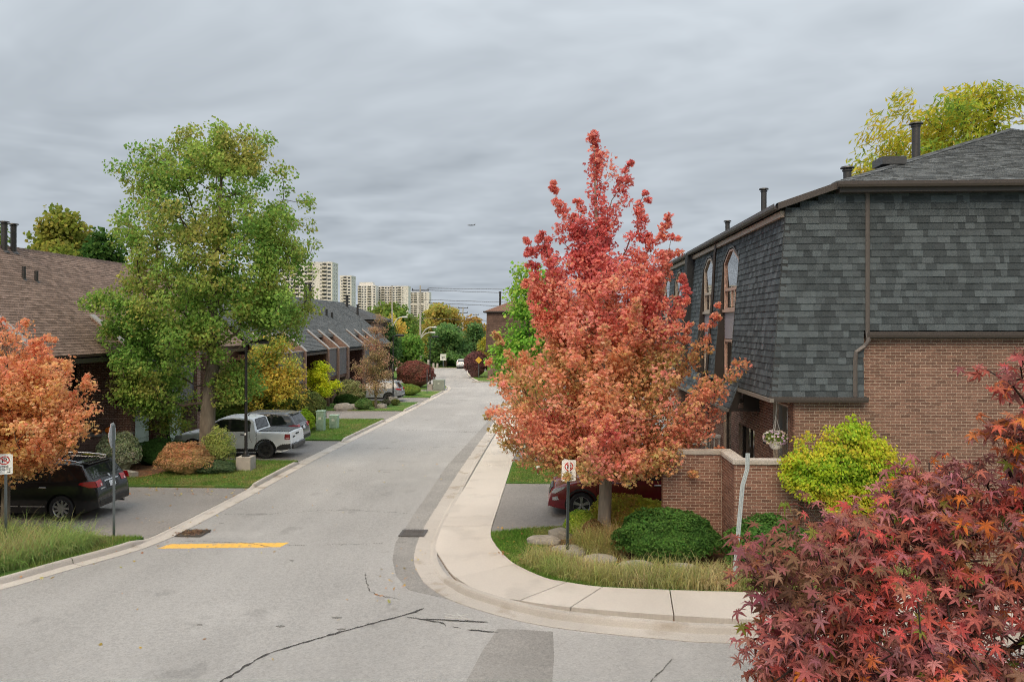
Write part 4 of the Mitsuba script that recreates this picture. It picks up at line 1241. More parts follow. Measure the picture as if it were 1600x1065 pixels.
def blades(area, n, length, rng, width=0.012, colours=((0.09, 0.15, 0.03), (0.25, 0.20, 0.09)), top=0.1, lean=0.7, scale=1.2, seg=4, clump=0.0, seed=0, spread=0.2):
    """Arching grass blades rooted in the polygon. Returns (mesh, colours)."""
    x0, y0, x1, y1 = area.bounds
    p = np.zeros((0, 2))
    while len(p) < n:
        q = np.column_stack([rng.uniform(x0, x1, 3 * n), rng.uniform(y0, y1, 3 * n)])
        q = q[shapely.contains_xy(area, q[:, 0], q[:, 1])]
        if clump:
            keep = meshkit.fbm(np.column_stack([q / clump, np.zeros(len(q))]), 2, seed) > rng.uniform(0.25, 0.7, len(q))
            q = q[keep]
        p = np.vstack([p, q])
    p = p[:n]
    base = np.column_stack([p, zg(p[:, 1]) + top])
    az = rng.uniform(0, 2 * np.pi, n)
    L = length * np.clip(1 + 0.28 * rng.standard_normal(n), 0.35, 1.6)
    bend = lean * rng.uniform(0.3, 1.25, n)
    dirs = np.column_stack([np.cos(az), np.sin(az), 0 * az])
    side = np.column_stack([-np.sin(az), np.cos(az), 0 * az])
    rows = []
    for i in range(seg + 1):
        t = i / seg
        th = bend * t * 1.5
        fwd = L * np.where(bend > 0.02, (1 - np.cos(th)) / (bend * 1.5 + 1e-6), 0)
        up = L * np.sin(th) / (bend * 1.5 + 1e-6)
        c = base + dirs * fwd[:, None] + np.column_stack([0 * up, 0 * up, up])
        w = width * (1 - t) ** 0.7
        rows += [c - side * w / 2] if i == seg else [c - side * w / 2, c + side * w / 2]
    v = np.stack(rows, 1)
    m = v.shape[1]
    f = []
    for i in range(seg - 1):
        f += [[2 * i, 2 * i + 1, 2 * i + 3], [2 * i, 2 * i + 3, 2 * i + 2]]
    f += [[2 * seg - 2, 2 * seg - 1, 2 * seg]]
    f = np.array(f)[None] + (np.arange(n) * m)[:, None, None]
    col = tinted(palette(base, colours, rng, scale, seed, sharp=0.8), rng, spread)
    return (v.reshape(-1, 3), f.reshape(-1, 3)), np.clip(np.repeat(col, m, 0) * 1.15, 0, 0.85)

# ------------------------------------------------------------------ the trees
# big green tree on the left lawn
rng = np.random.default_rng(5)
G_BASE = (-13.18, 29.7, -0.42)
GB = [(-0.5, 12.0, 1.6, 1.2, 46), (1.2, 12.0, 1.6, 1.1, 44), (2.3, 11.3, 1.2, 1.0, 26), (-1.6, 10.9, 1.5, 1.2, 40), (0.2, 10.6, 2.0, 1.6, 60), (2.4, 9.6, 1.7, 1.4, 48), (3.3, 9.6, 0.9, 0.9, 18), (-2.6, 9.3, 1.4, 0.9, 30), (-2.9, 8.7, 0.8, 0.5, 10), (-0.8, 8.9, 2.2, 1.4, 62), (1.6, 8.0, 2.3, 1.7, 84), (3.2, 8.4, 1.1, 1.2, 30), (-1.7, 7.4, 2.0, 1.2, 70), (0.2, 6.7, 2.4, 1.6, 96), (2.6, 6.2, 1.3, 1.4, 54), (-2.9, 6.2, 1.1, 1.0, 40), (-2.5, 5.0, 1.5, 1.1, 62), (-0.6, 5.0, 1.8, 1.2, 60), (2.3, 5.9, 1.2, 0.7, 46), (-2.2, 3.6, 1.2, 1.0, 56), (1.0, 3.3, 0.85, 0.95, 40), (-2.0, 2.7, 0.8, 0.7, 26)]
blobs = []
for x, z, rx, rz, n in GB:
    for q in range(2):
        blobs.append((x, rng.uniform(-1, 1) * 1.5 * min(1, 0.5 + rx / 3), z, rx, rx * 0.9, rz, int(n * 0.62)))
cent = blob_points(blobs, rng, 0.4)
keep = meshkit.fbm(cent * 0.85, 2, 3) > np.where(cent[:, 2] < 6.2, 0.34, 0.45)
cent = cent[keep]
tree('deciduous_tree', 'tall green leafy tree on the left lawn, tallest tree in view', 'tree', G_BASE,
     [(0, 0, -0.3), (0.02, 0, 0.5), (0.05, 0.05, 2.2), (0.25, 0.1, 4.5), (0.2, 0.1, 7), (0.5, 0, 9.2), (0.6, 0, 11.4)], [0.42, 0.32, 0.27, 0.22, 0.16, 0.10, 0.04],
     cent, 84, 0.45, 0.10, 'broad', [(0.155, 0.285, 0.066), (0.20, 0.33, 0.075), (0.27, 0.36, 0.085), (0.34, 0.34, 0.10)], rng, scale=0.7, droop=0.9, up=0.45, wild=0.7, tip_r=0.010, seed=2, spread=0.2)

# red maple on the right corner: ascending limbs, each a spire of leaves
rng = np.random.default_rng(8)
R_BASE = (1.28, 19.4, -0.24)
ENV_Z = [1.3, 1.9, 2.8, 3.8, 4.8, 5.8, 6.8, 7.7, 8.6, 9.4, 9.95]
ENV_R = [1.2, 2.0, 2.85, 2.85, 2.5, 2.15, 1.75, 1.35, 0.75, 0.30, 0.08]
tips = [((930 - 945) / 64, 0.0, 9.9), (0.62, 0.2, 9.25), (-1.25, 0.1, 8.7), (0.95, -0.2, 8.4), (-0.62, -0.3, 8.3), (1.72, 0.1, 7.4), (-1.95, 0.0, 7.45), (-1.55, -0.5, 7.5), (1.5, -0.5, 7.9), (-1.9, -0.4, 6.35), (2.05, 0.3, 6.5), (2.85, 0.2, 5.75), (3.15, -0.2, 4.5), (3.2, 0.4, 4.0), (-2.65, -0.2, 5.1), (-2.75, 0.2, 4.2), (-2.7, -0.6, 3.3), (-2.4, 0.3, 2.4), (2.6, -0.5, 2.3), (2.75, 0.5, 3.2), (-1.75, -0.8, 2.2), (1.9, -1.2, 1.9), (0.5, -1.9, 1.75), (-0.9, -1.8, 1.9)]
for i in range(66):
    z = float(rng.choice([2.0, 2.6, 3.2, 3.8, 4.5, 5.2, 5.9, 6.6, 7.3, 7.9], p=[.11, .13, .14, .14, .13, .11, .09, .07, .05, .03])) + rng.uniform(-0.3, 0.3)
    a = rng.uniform(0, 2 * np.pi)
    r = np.interp(z, ENV_Z, ENV_R) * rng.uniform(0.68, 1.0)
    tips.append((r * math.cos(a), r * math.sin(a), z))
cent, rcs, hue = [], [], []
for tx, ty, tz in tips:
    rho = math.hypot(tx, ty)
    zb = max(1.55, tz - 0.35 - rho * np.interp(tz, [1.5, 3, 5, 7, 10], [0.12, 0.55, 1.15, 2.3, 3.2]))
    s, e = np.array([0.0, 0.0, zb]), np.array([tx, ty, tz])
    L = np.linalg.norm(e - s)
    n = max(4, int(L / (0.17 if tz < 6 else 0.12)))
    h = rng.random(3)
    for t in np.linspace(0.22, 1, n):
        q = s + (e - s) * t
        q[2] -= 0.12 * L * math.sin(math.pi * t) * (1 if tz < 5.5 else 0.5)
        r = 0.30 * (1 - t) ** 0.7 + 0.085 if tz > 5 else 0.36 * (1 - t) ** 0.4 + 0.13
        cent.append(q + rng.standard_normal(3) * r * 0.55)
        rcs.append(r)
        hue.append(h)
for i in range(140):
    z = rng.uniform(2.2, 6.8)
    a, r = rng.uniform(0, 2 * np.pi), np.interp(z, ENV_Z, ENV_R) * math.sqrt(rng.random()) * 0.85
    cent.append((r * math.cos(a), r * math.sin(a), z))
    rcs.append(0.34)
    hue.append(rng.random(3))
for z in np.linspace(6.5, 9.9, 26):
    cent.append((-0.22 * (z - 5) / 4.9 + rng.normal(0, 0.05), rng.normal(0, 0.05), z))
    rcs.append(0.10 + 0.09 * (9.9 - z))
    hue.append((0.8, 0.5, 0.2))
cent, rcs, hue = np.array(cent), np.array(rcs), np.array(hue)
ok = cent[:, 2] - rcs > np.interp(np.hypot(cent[:, 0], cent[:, 1]), [0, 0.6, 1.6, 2.4], [1.55, 1.45, 1.5, 1.85])
cent, rcs, hue = cent[ok], rcs[ok], hue[ok]


def red_bias(c):
    hi = np.clip((c[:, 2] - 5.4) / 2.2, -0.6, 1)
    return np.stack([0.20 * hi - 0.06 + 0.12 * (hue[:, 0] - 0.5), 0.14 * hi + 0.02 + 0.12 * (hue[:, 1] - 0.5), -0.10 * hi + 0.03 + 0.14 * (hue[:, 2] - 0.5), -0.2 * hi - 0.02, -0.35 * hi - 0.10], 1)


tree('maple_tree', 'coral red maple with a slim pale trunk in the corner bed on the right', 'tree', R_BASE,
     [(0, 0, -0.25), (0.0, 0, 0.6), (0.03, 0, 1.6), (0.0, 0.02, 3.5), (-0.05, 0, 6), (-0.2, 0, 8), (-0.23, 0, 9.6)], [0.19, 0.165, 0.15, 0.11, 0.07, 0.04, 0.012],
     cent, 54, rcs, 0.056, 'maple', [(0.55, 0.150, 0.145), (0.70, 0.245, 0.205), (0.72, 0.295, 0.20), (0.66, 0.33, 0.18), (0.42, 0.33, 0.14)], rng, scale=0.75, droop=0.9, up=0.5, out=0.55, wild=0.6, bias=red_bias, tip_r=0.0065, seed=9, spread=0.17, twig=np.array([0.13, 0.10, 0.08]), bark='pale_bark')

# orange maple at the left edge
rng = np.random.default_rng(14)
tips = []
for i in range(64):
    z = rng.uniform(2.35, 5.0)
    a = rng.uniform(0, 2 * np.pi)
    r = np.interp(z, [1.6, 2.2, 3.0, 3.8, 4.6, 5.3], [1.7, 2.3, 2.35, 2.0, 1.3, 0.3]) * rng.uniform(0.6, 1)
    tips.append((r * math.cos(a), r * math.sin(a), z))
tips += [(1.65, -0.2, 4.35), (2.35, 0, 3.6), (2.45, -0.3, 2.9), (2.0, -0.5, 2.4), (0.6, 0.1, 5.2), (1.1, 0.2, 4.9), (-0.1, 0, 5.4), (0.9, -1.0, 1.95), (0.3, -1.4, 1.9)]
cent, rcs = [], []
for tx, ty, tz in tips:
    rho = math.hypot(tx, ty)
    s, e = np.array([0.0, 0, max(1.5, tz - 0.3 - rho * np.interp(tz, [1.5, 3, 5], [0.15, 0.6, 1.6]))]), np.array([tx, ty, tz])
    L = np.linalg.norm(e - s)
    for t in np.linspace(0.25, 1, max(3, int(L / 0.2))):
        q = s + (e - s) * t
        q[2] -= 0.1 * L * math.sin(math.pi * t)
        r = 0.36 * (1 - t) ** 0.4 + 0.13
        cent.append(q + rng.standard_normal(3) * r * 0.5)
        rcs.append(r)
cent, rcs = np.array(cent), np.array(rcs)
ok = np.hypot(cent[:, 0], cent[:, 1]) + 0.75 * rcs < np.interp(cent[:, 2] - 0.6 * rcs, [1.2, 1.5, 2.1, 2.9, 3.7, 4.4, 5.0], [0.6, 1.4, 2.0, 2.35, 2.3, 1.8, 1.1])
cent, rcs = cent[ok], rcs[ok]
tree('maple_tree', 'orange maple at the left edge beside the black car', 'tree', (-13.75, 19.35, -0.2),
     [(0, 0, -0.3), (0, 0, 0.8), (0.03, 0, 1.8), (0.05, 0, 3.2), (0, 0, 4.9)], [0.12, 0.10, 0.085, 0.055, 0.015],
     np.array(cent), 48, np.array(rcs), 0.058, 'maple', [(0.72, 0.30, 0.18), (0.74, 0.34, 0.18), (0.70, 0.38, 0.18), (0.54, 0.34, 0.12)], rng, scale=0.9, droop=0.9, up=0.5, wild=0.6, tip_r=0.006, seed=31, spread=0.18,
     bias=lambda c: np.stack([0.08 * (c[:, 2] - 3), 0 * c[:, 2], 0 * c[:, 2], -0.12 * (c[:, 2] - 2.2)], 1))
# bare leaders above its crown
k = 'maple_tree_001'
add('bare_twigs', join([tube([(-13.75 + a, 19.35, 4.4), (-13.75 + a * 1.2, 19.35, 5.0), (-13.75 + a * 1.35 + 0.03, 19.35, b)], [0.010, 0.007, 0.003], 5) for a, b in ((0.25, 5.9), (0.35, 5.75), (-0.1, 5.5), (0.5, 5.4), (-0.3, 5.6))]), 'matte', k, (0.28, 0.22, 0.2))

# green tree behind the red maple, and its neighbours
rng = np.random.default_rng(17)
c = blob_points([(0, 0, 3.4, 1.3, 1.2, 1.2, 70), (-0.7, 0.1, 4.4, 1.0, 1.0, 1.0, 46), (0.6, 0, 5.3, 1.3, 1.2, 1.3, 60), (-0.1, 0, 6.3, 0.9, 0.9, 1.0, 34), (0.3, 0.0, 7.3, 0.6, 0.6, 0.7, 16), (-0.4, 0, 7.0, 0.35, 0.35, 0.9, 10)], rng)
tree('deciduous_tree', 'bright green tree half hidden behind the red maple', 'tree', (-0.87, 31.95, -0.45), [(0, 0, -0.2), (0, 0, 1.2), (0, 0, 3), (0, 0, 6.8)], [0.19, 0.165, 0.13, 0.03], c, 40, 0.40, 0.12, 'broad', [(0.16, 0.36, 0.06), (0.22, 0.42, 0.07), (0.32, 0.43, 0.08)], rng, tip_r=0.008)

rng = np.random.default_rng(18)
c = blob_points([(0, 0, 1.6, 0.9, 0.8, 0.6, 24), (0.4, 0, 2.4, 0.9, 0.8, 0.6, 26), (-0.6, 0, 2.6, 0.8, 0.7, 0.6, 22), (0.1, 0.1, 3.3, 0.9, 0.7, 0.5, 20)], rng)
tree('small_tree', 'small multi-stemmed green tree in front of the pale garage door', 'tree', (-15.3, 31.0, -0.45), [(0, 0, -0.1), (0.05, 0, 0.8), (-0.1, 0, 1.6), (0.1, 0, 2.8)], [0.09, 0.075, 0.06, 0.02], c, 34, 0.34, 0.11, 'oval', [(0.12, 0.24, 0.05), (0.19, 0.29, 0.06), (0.32, 0.34, 0.07)], rng, twig=np.array([0.03, 0.026, 0.022]), bark='matte', tip_r=0.008)

rng = np.random.default_rng(19)
c = blob_points([(0, 0, 1.6, 1.6, 1.5, 1.1, 60), (0, 0, 3.0, 1.6, 1.5, 1.2, 70), (-0.5, 0, 4.2, 1.2, 1.2, 0.9, 40), (0.9, 0, 2.4, 1.1, 1, 1.2, 36), (-1.1, -0.2, 2.4, 1.0, 1, 1.4, 36), (0.3, 0, 4.6, 0.7, 0.7, 0.5, 14)], rng)
tree('small_tree', 'amber and green small tree left of the lime yellow bush', 'tree', (-15.0, 42.6, -0.6), [(0, 0, -0.2), (0, 0, 1), (0, 0, 4.4)], [0.11, 0.09, 0.02], c, 44, 0.42, 0.15, 'diamond', [(0.58, 0.40, 0.08), (0.50, 0.42, 0.09), (0.30, 0.36, 0.08), (0.17, 0.26, 0.06)], rng, scale=0.6, seed=4)

rng = np.random.default_rng(20)
c = blob_points([(0, 0, 2.5, 1.2, 1, 0.5, 36), (-0.6, 0, 1.9, 1.0, 0.9, 0.4, 22), (0.9, 0, 1.7, 0.9, 0.8, 0.45, 24), (0.2, 0, 3.0, 0.6, 0.6, 0.3, 12), (0.5, -0.3, 1.3, 0.9, 0.8, 0.35, 18)], rng)
tree('small_tree', 'lime yellow spreading bush in front of the grey townhouse row', 'shrub', (-16.6, 55.5, -0.8), [(0, 0, -0.1), (0.05, 0, 0.9), (0, 0, 2.6)], [0.08, 0.07, 0.03], c, 46, 0.36, 0.13, 'diamond', [(0.62, 0.62, 0.04), (0.54, 0.60, 0.04), (0.40, 0.50, 0.04)], rng, up=0.9, wild=0.4, seed=6)

rng = np.random.default_rng(22)
c = blob_points([(0, 0, 2.0, 1.5, 1.3, 1.0, 56), (0.4, 0, 3.3, 1.3, 1.2, 1.0, 50), (-0.6, 0, 3.0, 1.1, 1, 0.9, 34), (0.1, 0, 4.6, 1.0, 0.9, 0.9, 34), (0.1, 0, 5.6, 0.6, 0.6, 0.7, 16), (0.3, 0, 6.4, 0.3, 0.3, 0.5, 6)], rng)
tree('small_tree', 'russet brown crab apple tree by the pale grey car', 'tree', (-12.56, 56.2, -0.82), [(0, 0, -0.1), (0, 0, 1.2), (0.1, 0, 5.8)], [0.10, 0.085, 0.02], c, 44, 0.34, 0.11, 'diamond', [(0.36, 0.24, 0.165), (0.31, 0.25, 0.13), (0.42, 0.24, 0.18), (0.25, 0.23, 0.10)], rng, seed=12)

# Japanese maple close to the lens at the lower right: large cut leaves
JL = []
for i, (a, r) in enumerate([(-62, 0.52), (-18, 0.74), (36, 0.94), (90, 1.08), (144, 0.94), (198, 0.74), (242, 0.52)]):
    JL.append((a, r))
jv, jf = [(0, 0, 0.0)], []
half = [15, 17, 18, 18, 18, 17, 15]
for (a, r), w in zip(JL, half):
    for da, q, z in ((-w * 1.45, 0.30, 0), (-w * 0.78, 0.60, 0.02), (0, 1.0, -0.24), (w * 0.78, 0.60, 0.02), (w * 1.45, 0.30, 0)):
        t = math.radians(a + da * (1.0 if q < 0.5 else 0.8))
        jv.append((r * q * math.cos(t), r * q * math.sin(t), z - 0.05 * q))
    jv.append((r * 0.55 * math.cos(math.radians(a)), r * 0.55 * math.sin(math.radians(a)), 0.055))
    b = len(jv) - 6
    jf += [[0, b, b + 5], [0, b + 5, b + 4], [b, b + 1, b + 5], [b + 1, b + 2, b + 5], [b + 2, b + 3, b + 5], [b + 3, b + 4, b + 5]]
LEAF['palmate'] = (np.array(jv), np.array(jf))

rng = np.random.default_rng(33)
jm = thing('japanese_maple', 'dark red Japanese maple filling the lower right corner close to the viewpoint', 'tree')
J_BASE = np.array([1.75, 3.05, -0.05])
# foliage masses: centre, radii, number of twig ends
JB = [(0.68, 2.80, 4.22, 0.12, 0.25, 0.08, 10), (0.84, 2.75, 4.18, 0.16, 0.30, 0.12, 26), (1.02, 2.90, 4.24, 0.17, 0.30, 0.12, 30), (1.20, 3.00, 4.24, 0.16, 0.30, 0.13, 30), (0.82, 2.66, 4.06, 0.16, 0.28, 0.12, 24), (1.10, 2.82, 4.08, 0.24, 0.36, 0.16, 52), (1.40, 3.02, 4.34, 0.15, 0.28, 0.14, 28), (1.50, 3.12, 4.40, 0.17, 0.3, 0.10, 22), (1.44, 2.95, 4.18, 0.24, 0.34, 0.16, 46), (1.66, 2.92, 4.34, 0.15, 0.3, 0.13, 22), (1.62, 2.85, 4.64, 0.09, 0.2, 0.12, 13), (1.60, 2.86, 4.84, 0.06, 0.14, 0.09, 7), (1.72, 2.9, 4.52, 0.10, 0.2, 0.2, 18), (0.80, 2.74, 3.92, 0.15, 0.26, 0.12, 24), (1.00, 2.75, 3.88, 0.20, 0.32, 0.15, 42), (1.24, 2.76, 3.92, 0.24, 0.34, 0.16, 54), (1.48, 2.78, 3.98, 0.22, 0.34, 0.16, 48), (1.70, 2.80, 4.08, 0.18, 0.3, 0.2, 40), (0.86, 2.84, 3.74, 0.15, 0.25, 0.10, 18), (1.18, 2.86, 3.70, 0.30, 0.36, 0.14, 56), (1.56, 2.9, 3.72, 0.3, 0.36, 0.16, 56), (1.9, 3.1, 4.0, 0.25, 0.4, 0.5, 40), (1.4, 3.1, 3.4, 0.6, 0.4, 0.2, 50)]
cent = blob_points(JB, rng, 0.5)
tr = spline(np.array([(0, 0, -0.3), (0.02, 0, 0.8), (-0.08, 0.02, 1.8), (-0.1, 0.0, 2.6), (-0.15, 0, 3.2)]) + J_BASE, 0.15)
add('trunk', trunk_mesh(np.array([(0, 0, -0.3), (0.02, 0, 0.8), (-0.08, 0.02, 1.8), (-0.1, 0.0, 2.6), (-0.15, 0, 3.2)]) + J_BASE, [0.075, 0.06, 0.05, 0.04, 0.03], rng), 'bark', jm, smooth=True)
add('branches', grow(cent, tr[6:], 0.06, rng, 0.0026, lift=0.3, power=0.42, sides=6), 'matte', jm, (0.035, 0.022, 0.02))
pos, which = clumps(cent, 6, 0.095, rng, 0.7)
n = len(pos)
o = unit((pos - [1.8, 3.1, 0]) * [1, 1, 0])
nrm = np.array([0, 0, 0.85]) + 0.25 * o + np.array([0, -0.30, 0]) + 0.42 * rng.standard_normal((n, 3))
tip = 0.7 * o + np.array([-0.1, -0.2, -0.85]) + 0.45 * rng.standard_normal((n, 3))
jc = palette(pos, [(0.33, 0.140, 0.150), (0.23, 0.085, 0.090), (0.42, 0.080, 0.070), (0.52, 0.150, 0.035), (0.19, 0.105, 0.065)], rng, 2.6, 40, sharp=1.4, bias=np.tile([0.07, 0.04, 0.06, -0.04, 0.0], (n, 1)))
odd = rng.random(n)
jc[odd < 0.02] = (0.17, 0.19, 0.04)
jc = tinted(jc, rng, 0.20, 0.07)
size = 0.0375 * np.clip(1 + 0.2 * rng.standard_normal(n), 0.5, 1.25)
curl = np.clip(1.1 + 1.1 * rng.standard_normal(n), -0.6, 3.6)
order = sorted(range(n), key=lambda i: -seen_size(np.array([pos[i] - size[i], pos[i] + size[i]])))
big, rest = order[:300], order[300:]
for i in big:
    v, f, c = place_leaves(pos[i:i + 1], nrm[i:i + 1], tip[i:i + 1], size[i:i + 1], 'palmate', jc[i:i + 1], curl[i:i + 1], 1.1)
    add('leaf', (v, f), 'waxleaf', jm, c)
v, f, c = place_leaves(pos[rest], nrm[rest], tip[rest], size[rest], 'palmate', jc[rest], curl[rest], 1.1)
add('foliage', (v, f), 'waxleaf', jm, c, kind='stuff')
stalks = []
cc = cent[which]
for i in range(n):
    stalks.append(tube([cc[i] + (pos[i] - cc[i]) * 0.1, (pos[i] + cc[i]) / 2 + [0, 0, 0.012], pos[i]], [0.0013, 0.0011, 0.0009], 3, cap=False))
add('leaf_stalks', join(stalks), 'matte', jm, (0.16, 0.05, 0.04), kind='stuff')

# ------------------------------------------------------------------ shrubs, beds, grasses
GREEN = [(0.055, 0.13, 0.022), (0.085, 0.17, 0.03), (0.12, 0.2, 0.04)]
LIMEC = [(0.36, 0.46, 0.035), (0.46, 0.48, 0.05), (0.24, 0.38, 0.04), (0.50, 0.42, 0.06)]
rng = np.random.default_rng(40)
# right corner bed
k = thing('weeping_shrub', 'yellow green weeping shrub spilling over against the brick end wall', 'shrub')
c = blob_points([(6.0, 16.72, 2.15, 1.15, 0.42, 0.75, 190), (5.35, 16.72, 1.95, 0.62, 0.35, 0.55, 70), (6.75, 16.7, 1.95, 0.70, 0.38, 0.60, 80), (6.35, 16.9, 2.75, 0.35, 0.25, 0.35, 24), (6.1, 16.6, 1.45, 0.65, 0.32, 0.35, 50), (6.7, 16.6, 1.2, 0.30, 0.25, 0.40, 22)], rng, 0.3)
tr = spline(np.array([(6.15, 16.85, -0.4), (6.2, 16.85, 0.7), (6.1, 16.85, 1.6), (6.1, 16.85, 2.4)]), 0.2)
add('trunk', trunk_mesh(np.array([(6.15, 16.85, -0.4), (6.2, 16.85, 0.7), (6.1, 16.85, 1.6), (6.1, 16.85, 2.4)]), [0.07, 0.06, 0.05, 0.03], rng), 'bark', k, smooth=True)
add('branches', grow(c, tr[4:], 0.06, rng, 0.005), 'matte', k, TWIG)
pos, which = clumps(c, 46, 0.17, rng, 0.8)
nrm, tip = orient(pos, (6.1, 17.4), rng, 0.6, 0.6, 0.5, 0.9)
nrm[:, 1] -= 0.45
v, f, col = place_leaves(pos, nrm, tip, 0.062 * np.clip(1 + 0.22 * rng.standard_normal(len(pos)), 0.5, 1.6), 'oval', tinted(palette(pos, LIMEC, rng, 2.0, 3), rng, 0.14))
add('foliage', (v, f), 'leaf', k, col, kind='stuff')

shrub('boxwood', 'clipped dark green boxwood mound to the right of the red maple trunk', 'shrub', (2.58, 17.72), (1.16, 0.66, 1.16), 17000, 0.055, 'oval', [(0.070, 0.155, 0.036), (0.095, 0.195, 0.045), (0.052, 0.12, 0.03)], rng, lumps=0.26, depth=0.22, core=0.80, spread=0.24, seed=2)
shrub('boxwood', 'green rounded bush below the garden wall by the bare leaning post', 'shrub', (4.45, 16.62), (0.84, 0.48, 1.30), 9000, 0.065, 'oval', [(0.085, 0.19, 0.04), (0.12, 0.24, 0.055), (0.07, 0.16, 0.04)], rng, lumps=0.3, depth=0.28, core=0.74, spread=0.24, seed=5)
shrub('spirea', 'yellow green spirea bush behind the red maple trunk', 'shrub', (1.95, 20.1), (1.15, 0.6, 1.0), 11000, 0.05, 'oval', [(0.44, 0.48, 0.07), (0.34, 0.44, 0.07), (0.52, 0.50, 0.10), (0.48, 0.30, 0.12)], rng, seed=7, lumps=0.4)
shrub('spirea', 'small yellow green bush beside the no parking sign', 'shrub', (0.72, 19.75), (0.42, 0.4, 0.72), 3600, 0.05, 'oval', [(0.32, 0.46, 0.07), (0.42, 0.50, 0.08), (0.24, 0.38, 0.06)], rng, seed=8, stems=8)
shrub('barberry', 'small russet bush just left of the red maple trunk', 'shrub', (1.0, 19.1), (0.30, 0.28, 0.62), 2600, 0.045, 'oval', [(0.22, 0.10, 0.06), (0.30, 0.14, 0.06), (0.18, 0.13, 0.06)], rng, seed=9, stems=8)

bed = sg.Polygon([(-0.1, 18.9), (0.1, 19.6), (0.9, 20.3), (3.2, 20.3), (3.9, 18.3), (5.2, 17.1), (9, 17.1), (9, 16.9), (3, 16.9), (0.8, 17.7), (0.0, 18.3)])
struct('mulch_bed', slab(bed, 0.13, 0.1), 'mulch', 'reddish mulch bed round the red maple')


def boulder(label, x, y, z, rx, ry, rz, seed, cat='rock', bsdf_key='stone'):
    r = np.random.default_rng(seed)
    m = trimesh.creation.icosphere(3)
    v = np.array(m.vertices)
    n = meshkit.fbm(v * 1.6 + seed * 3.1, 4, seed)
    v = v * (0.75 + 0.5 * n)[:, None]
    v = np.sign(v) * np.abs(v) ** 0.8
    a = r.uniform(0, 3)
    R = np.array([[math.cos(a), -math.sin(a), 0], [math.sin(a), math.cos(a), 0], [0, 0, 1]])
    v = (v @ R.T) * [rx, ry, rz] + [x, y, z]
    k = add('boulder', (v, np.array(m.faces)), bsdf_key, None, smooth=50)
    labels[k] = {'label': label, 'category': cat, 'group': 'pale boulders edging the right corner bed'} if cat == 'rock' else {'label': label, 'category': cat}


boulder('long pale boulder at the left tip of the corner bed', -0.20, 19.05, -0.13, 0.40, 0.20, 0.14, 1)
boulder('small pale boulder on the bed edge nearest the red car', 0.22, 19.65, -0.12, 0.28, 0.22, 0.17, 2)
boulder('large flat boulder at the foot of the no parking sign', 0.42, 18.05, -0.12, 0.42, 0.25, 0.19, 3)
boulder('low boulder in the grass below the maple trunk', 1.05, 17.5, -0.14, 0.36, 0.22, 0.16, 4)
boulder('boulder in front of the boxwood, half sunk in grass', 1.80, 17.0, -0.14, 0.40, 0.22, 0.18, 5)
boulder('rightmost boulder in front of the boxwood mound', 2.75, 16.85, -0.15, 0.36, 0.22, 0.20, 6)

STRAW = [(0.46, 0.40, 0.20), (0.34, 0.38, 0.12), (0.26, 0.34, 0.10), (0.50, 0.42, 0.24)]
edge = sg.LineString(spline([(-0.66, 17.25), (-0.05, 16.42), (0.42, 16.12), (1.1, 15.86), (2.3, 15.74), (3.75, 15.68), (6, 15.68), (9, 15.68)], 0.1))
strip = edge.buffer(0.85, single_sided=True)
strip = strip if strip.intersects(sg.Point(2.0, 16.3)) else edge.buffer(-0.85, single_sided=True)
m, c = blades(strip, 17000, 0.46, rng, 0.015, STRAW, 0.08, lean=1.6, seed=3)
kk = struct('ornamental_grass', m, 'leaf', 'band of straw green grass along the sidewalk corner', col=c, kind='stuff')
labels[kk]['category'] = 'grass'
m, c = blades(sg.Point(1.15, 18.35).buffer(0.62), 3600, 0.60, rng, 0.015, [(0.50, 0.42, 0.22), (0.34, 0.38, 0.13), (0.52, 0.38, 0.20)], 0.1, lean=1.4, seed=5)
kk = struct('ornamental_grass', m, 'leaf', 'straw coloured grass clump at the foot of the red maple', col=c, kind='stuff')
labels[kk]['category'] = 'grass'
# left corner bed of long grass
lbed = sg.Polygon([(-10.95, 18.55), (-10.7, 18.05), (-11.2, 16.75), (-11.7, 15.55), (-12.8, 13.9), (-16, 13), (-17, 18.6), (-13.2, 18.9)])
m, c = blades(lbed, 30000, 0.66, rng, 0.016, [(0.24, 0.38, 0.10), (0.32, 0.42, 0.14), (0.42, 0.33, 0.19), (0.20, 0.35, 0.10)], 0.1, lean=1.9, seed=8, scale=0.9)
kk = struct('ornamental_grass', m, 'leaf', 'tall arching grass filling the left corner bed', col=c, kind='stuff')
labels[kk]['category'] = 'grass'

# the left lawn planting
shrub('spirea', 'rust orange spirea mound on the left lawn near the big tree', 'shrub', (-13.35, 28.35), (1.02, 0.8, 1.15), 6500, 0.11, 'slim', [(0.46, 0.29, 0.16), (0.36, 0.25, 0.13), (0.30, 0.28, 0.10), (0.50, 0.27, 0.15)], rng, seed=11, lumps=0.34, depth=0.5)
shrub('yew', 'dark green yew hedge beside the big tree trunk', 'shrub', (-15.3, 30.3), (1.3, 0.7, 1.05), 8000, 0.09, 'slim', [(0.032, 0.085, 0.024), (0.05, 0.115, 0.03)], rng, seed=12, core=0.74, lumps=0.3)
shrub('variegated_dogwood', 'pale grey green variegated bush by the brick entrance', 'shrub', (-16.1, 28.75), (0.85, 0.55, 1.45), 7000, 0.085, 'oval', [(0.30, 0.34, 0.22), (0.20, 0.26, 0.12), (0.36, 0.38, 0.28)], rng, seed=13, lumps=0.24)
shrub('small_shrub', 'small yellow bush behind the black car roof', 'shrub', (-16.95, 28.2), (0.6, 0.45, 0.75), 3200, 0.09, 'oval', [(0.42, 0.38, 0.04), (0.30, 0.32, 0.05)], rng, seed=14)
